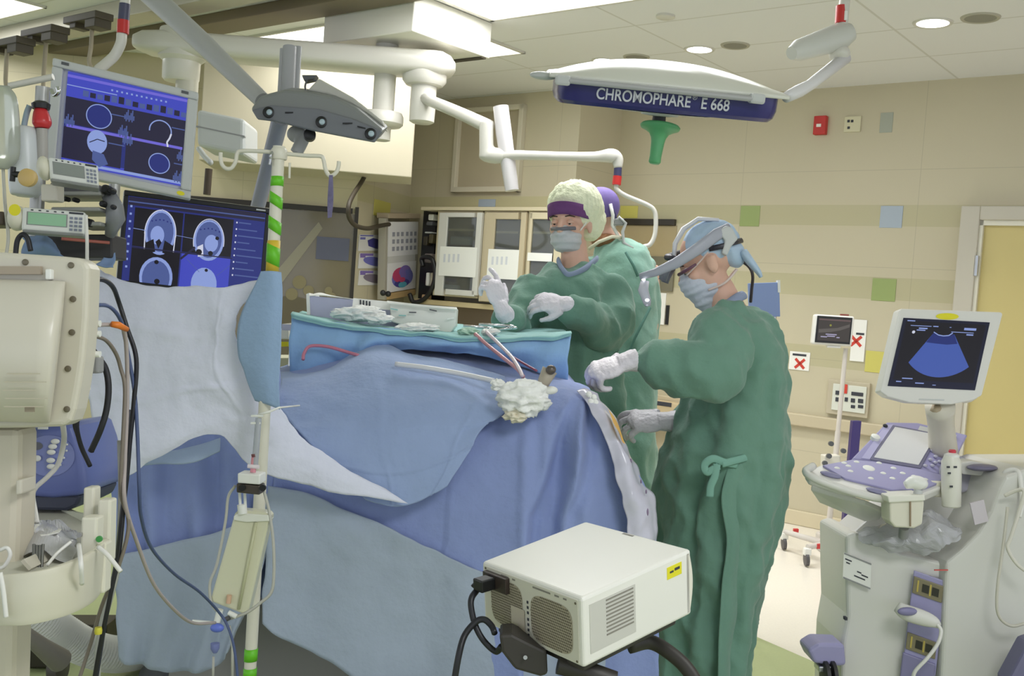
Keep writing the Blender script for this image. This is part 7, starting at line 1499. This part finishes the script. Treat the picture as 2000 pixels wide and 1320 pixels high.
# posters on the angled wall
PN = (C3-C4).normalized().cross(EZ); PN = PN if PN.dot(CAM-C4) > 0 else -PN
def on_p(x, y, off=0): return on_plane(x, y, PN, PN.dot(C4)+off)
def pquad(x0, x1, y0, y1, off):
    return Fr(on_p(x0, y0, off), on_p(x1, y0+1, off), on_p(x0-3, y1, off))
pb = [mat('poster_'+n, c, .6) for n, c in (('white', (228, 226, 226)), ('navy', (70, 66, 138)), ('blue', (112, 112, 186)), ('grey', (132, 120, 136)), ('violet', (130, 110, 180)), ('red', (196, 70, 110)), ('teal', (90, 170, 190)))]
for q, (y0, y1, lab) in enumerate(((458, 490, 'dark blue car-shaped picture print, top of three on the cream wall'), (494, 524, 'violet blue oval picture print, middle of three on the cream wall'), (528, 557, 'grey oval picture print, lowest of three on the cream wall'))):
    f = pquad(702, 754, y0, y1, .004); mb = MB(); f.box(mb, 0, 1, 0, 1, -.002, .002); o = mb.build('picture_print', pb[0]); tag(o, lab if q else 'dark blue picture print, top of three on the cream wall', 'poster', 'prints on the cream wall')
    mb = MB(); mb.mi = (1, 2, 3)[q]
    f.blob(mb, [(.3, .35), (.5, .2), (.75, .3), (.97, .75), (.9, .95), (.6, .85), (.35, .7)] if q == 0 else [(.15+.42+.42*math.cos(a), .55+.3*math.sin(a)+.12*math.cos(a)) for a in [2*PI*k/24 for k in range(24)]], .003)
    mb.mi = 4 if q else 2; f.rect(mb, .02, .5, .02, .18 if q else .1, .0028); f.rect(mb, .03, .22, .16, .3, .0026)
    mb.build('picture', pb, o, recalc=False)
t = thing('display_panel', 'upright display holder with a white printed chart above a colourful brain-like picture', 'display', on_p(785, 500, .1))
f = pquad(759, 818, 416, 585, .12)
mb = MB(); f.box(mb, -.03, 1.03, 0, .06, -.09, .01); mb.build('top_box', mat('display_tan', (176, 160, 136), .5), t, bevel=.004)
mb = MB(); f.box(mb, -.08, -.01, .06, 1.0, -.06, 0); mb.build('side_post', mat('post_grey_tan', (170, 164, 150), .4), t, bevel=.003); mb = MB(); f.box(mb, .94, 1.0, .5, 1.0, -.06, 0); mb.build('side_post', mat('post_grey_tan', (170, 164, 150), .4), t, bevel=.003)
mb = MB(); f.box(mb, 0, .98, .1, .5, -.01, .002); ch1 = mb.build('printed_chart', pb[0], t)
for r_ in range(3):
    for c_ in range(6):
        mb = MB(); f.box(mb, .12+c_*.14+(.02 if c_ > 2 else 0), .2+c_*.14+(.02 if c_ > 2 else 0), .22+r_*.085, .27+r_*.085, .002, .0035); mb.build('chart_mark', mat('chart_grey', (150, 150, 160), .7), ch1)
mb = MB(); f.box(mb, 0, .9, .5, .58, -.01, .002); mb.build('plain_band', mat('band_grey', (206, 204, 200), .6), t)
mb = MB(); f.box(mb, .0, .92, .58, .92, -.01, .004); ch2 = mb.build('coloured_picture', pb[0], t)
mb = MB()
for k_, (u, v, ru, rv, mi) in enumerate(((.45, .77, .33, .115, 2), (.4, .73, .26, .09, 5), (.55, .7, .2, .08, 4), (.66, .76, .16, .09, 2), (.45, .83, .25, .05, 1), (.47, .85, .14, .035, 6), (.3, .76, .1, .05, 5), (.5, .74, .08, .05, 4), (.45, .79, .1, .03, 5))): mb.mi = mi; f.disc(mb, u, v, ru, .0045+k_*.0003, 20, rv)
mb.build('brain_picture', pb, ch2, recalc=False)
mb = MB(); f.box(mb, 0, .9, .93, 1.0, -.02, .01); mb.build('lower_shelf', mat('shelf_tan', (190, 160, 112), .5), t)
for (x, y) in ((748, 572), (758, 574)): MB().ball(on_p(x, y, .2), .022).build('black_clamp', black, t, smooth=True)
MB().curve([on_p(716, 334, .1), on_p(708, 352, .15), on_p(690, 380, .2), on_p(681, 402, .22), on_p(682, 424, .22), on_p(694, 440, .22), on_p(718, 446, .2), on_p(742, 441, .18), on_p(760, 438, .16)], .016, 10).build('black_hose', mat('hose_black', (66, 58, 46), .5), t, smooth=True)
MB().lathe(on_p(720, 332, .12), -EZ, [(.03, -.02), (.03, .02)], 14).build('hose_socket', dgrey, t)
# ================================================================ light
w = bpy.data.worlds.new('world'); scene.world = w; w.use_nodes = True
w.node_tree.nodes['Background'].inputs[0].default_value = (.93, .98, 1.1, 1); w.node_tree.nodes['Background'].inputs[1].default_value = 1.08
vs = scene.view_settings
scene.display_settings.display_device = 'sRGB'
vs.view_transform = 'Standard'; vs.look = 'None'; vs.gamma = 1; vs.use_curve_mapping = False; vs.exposure = 0
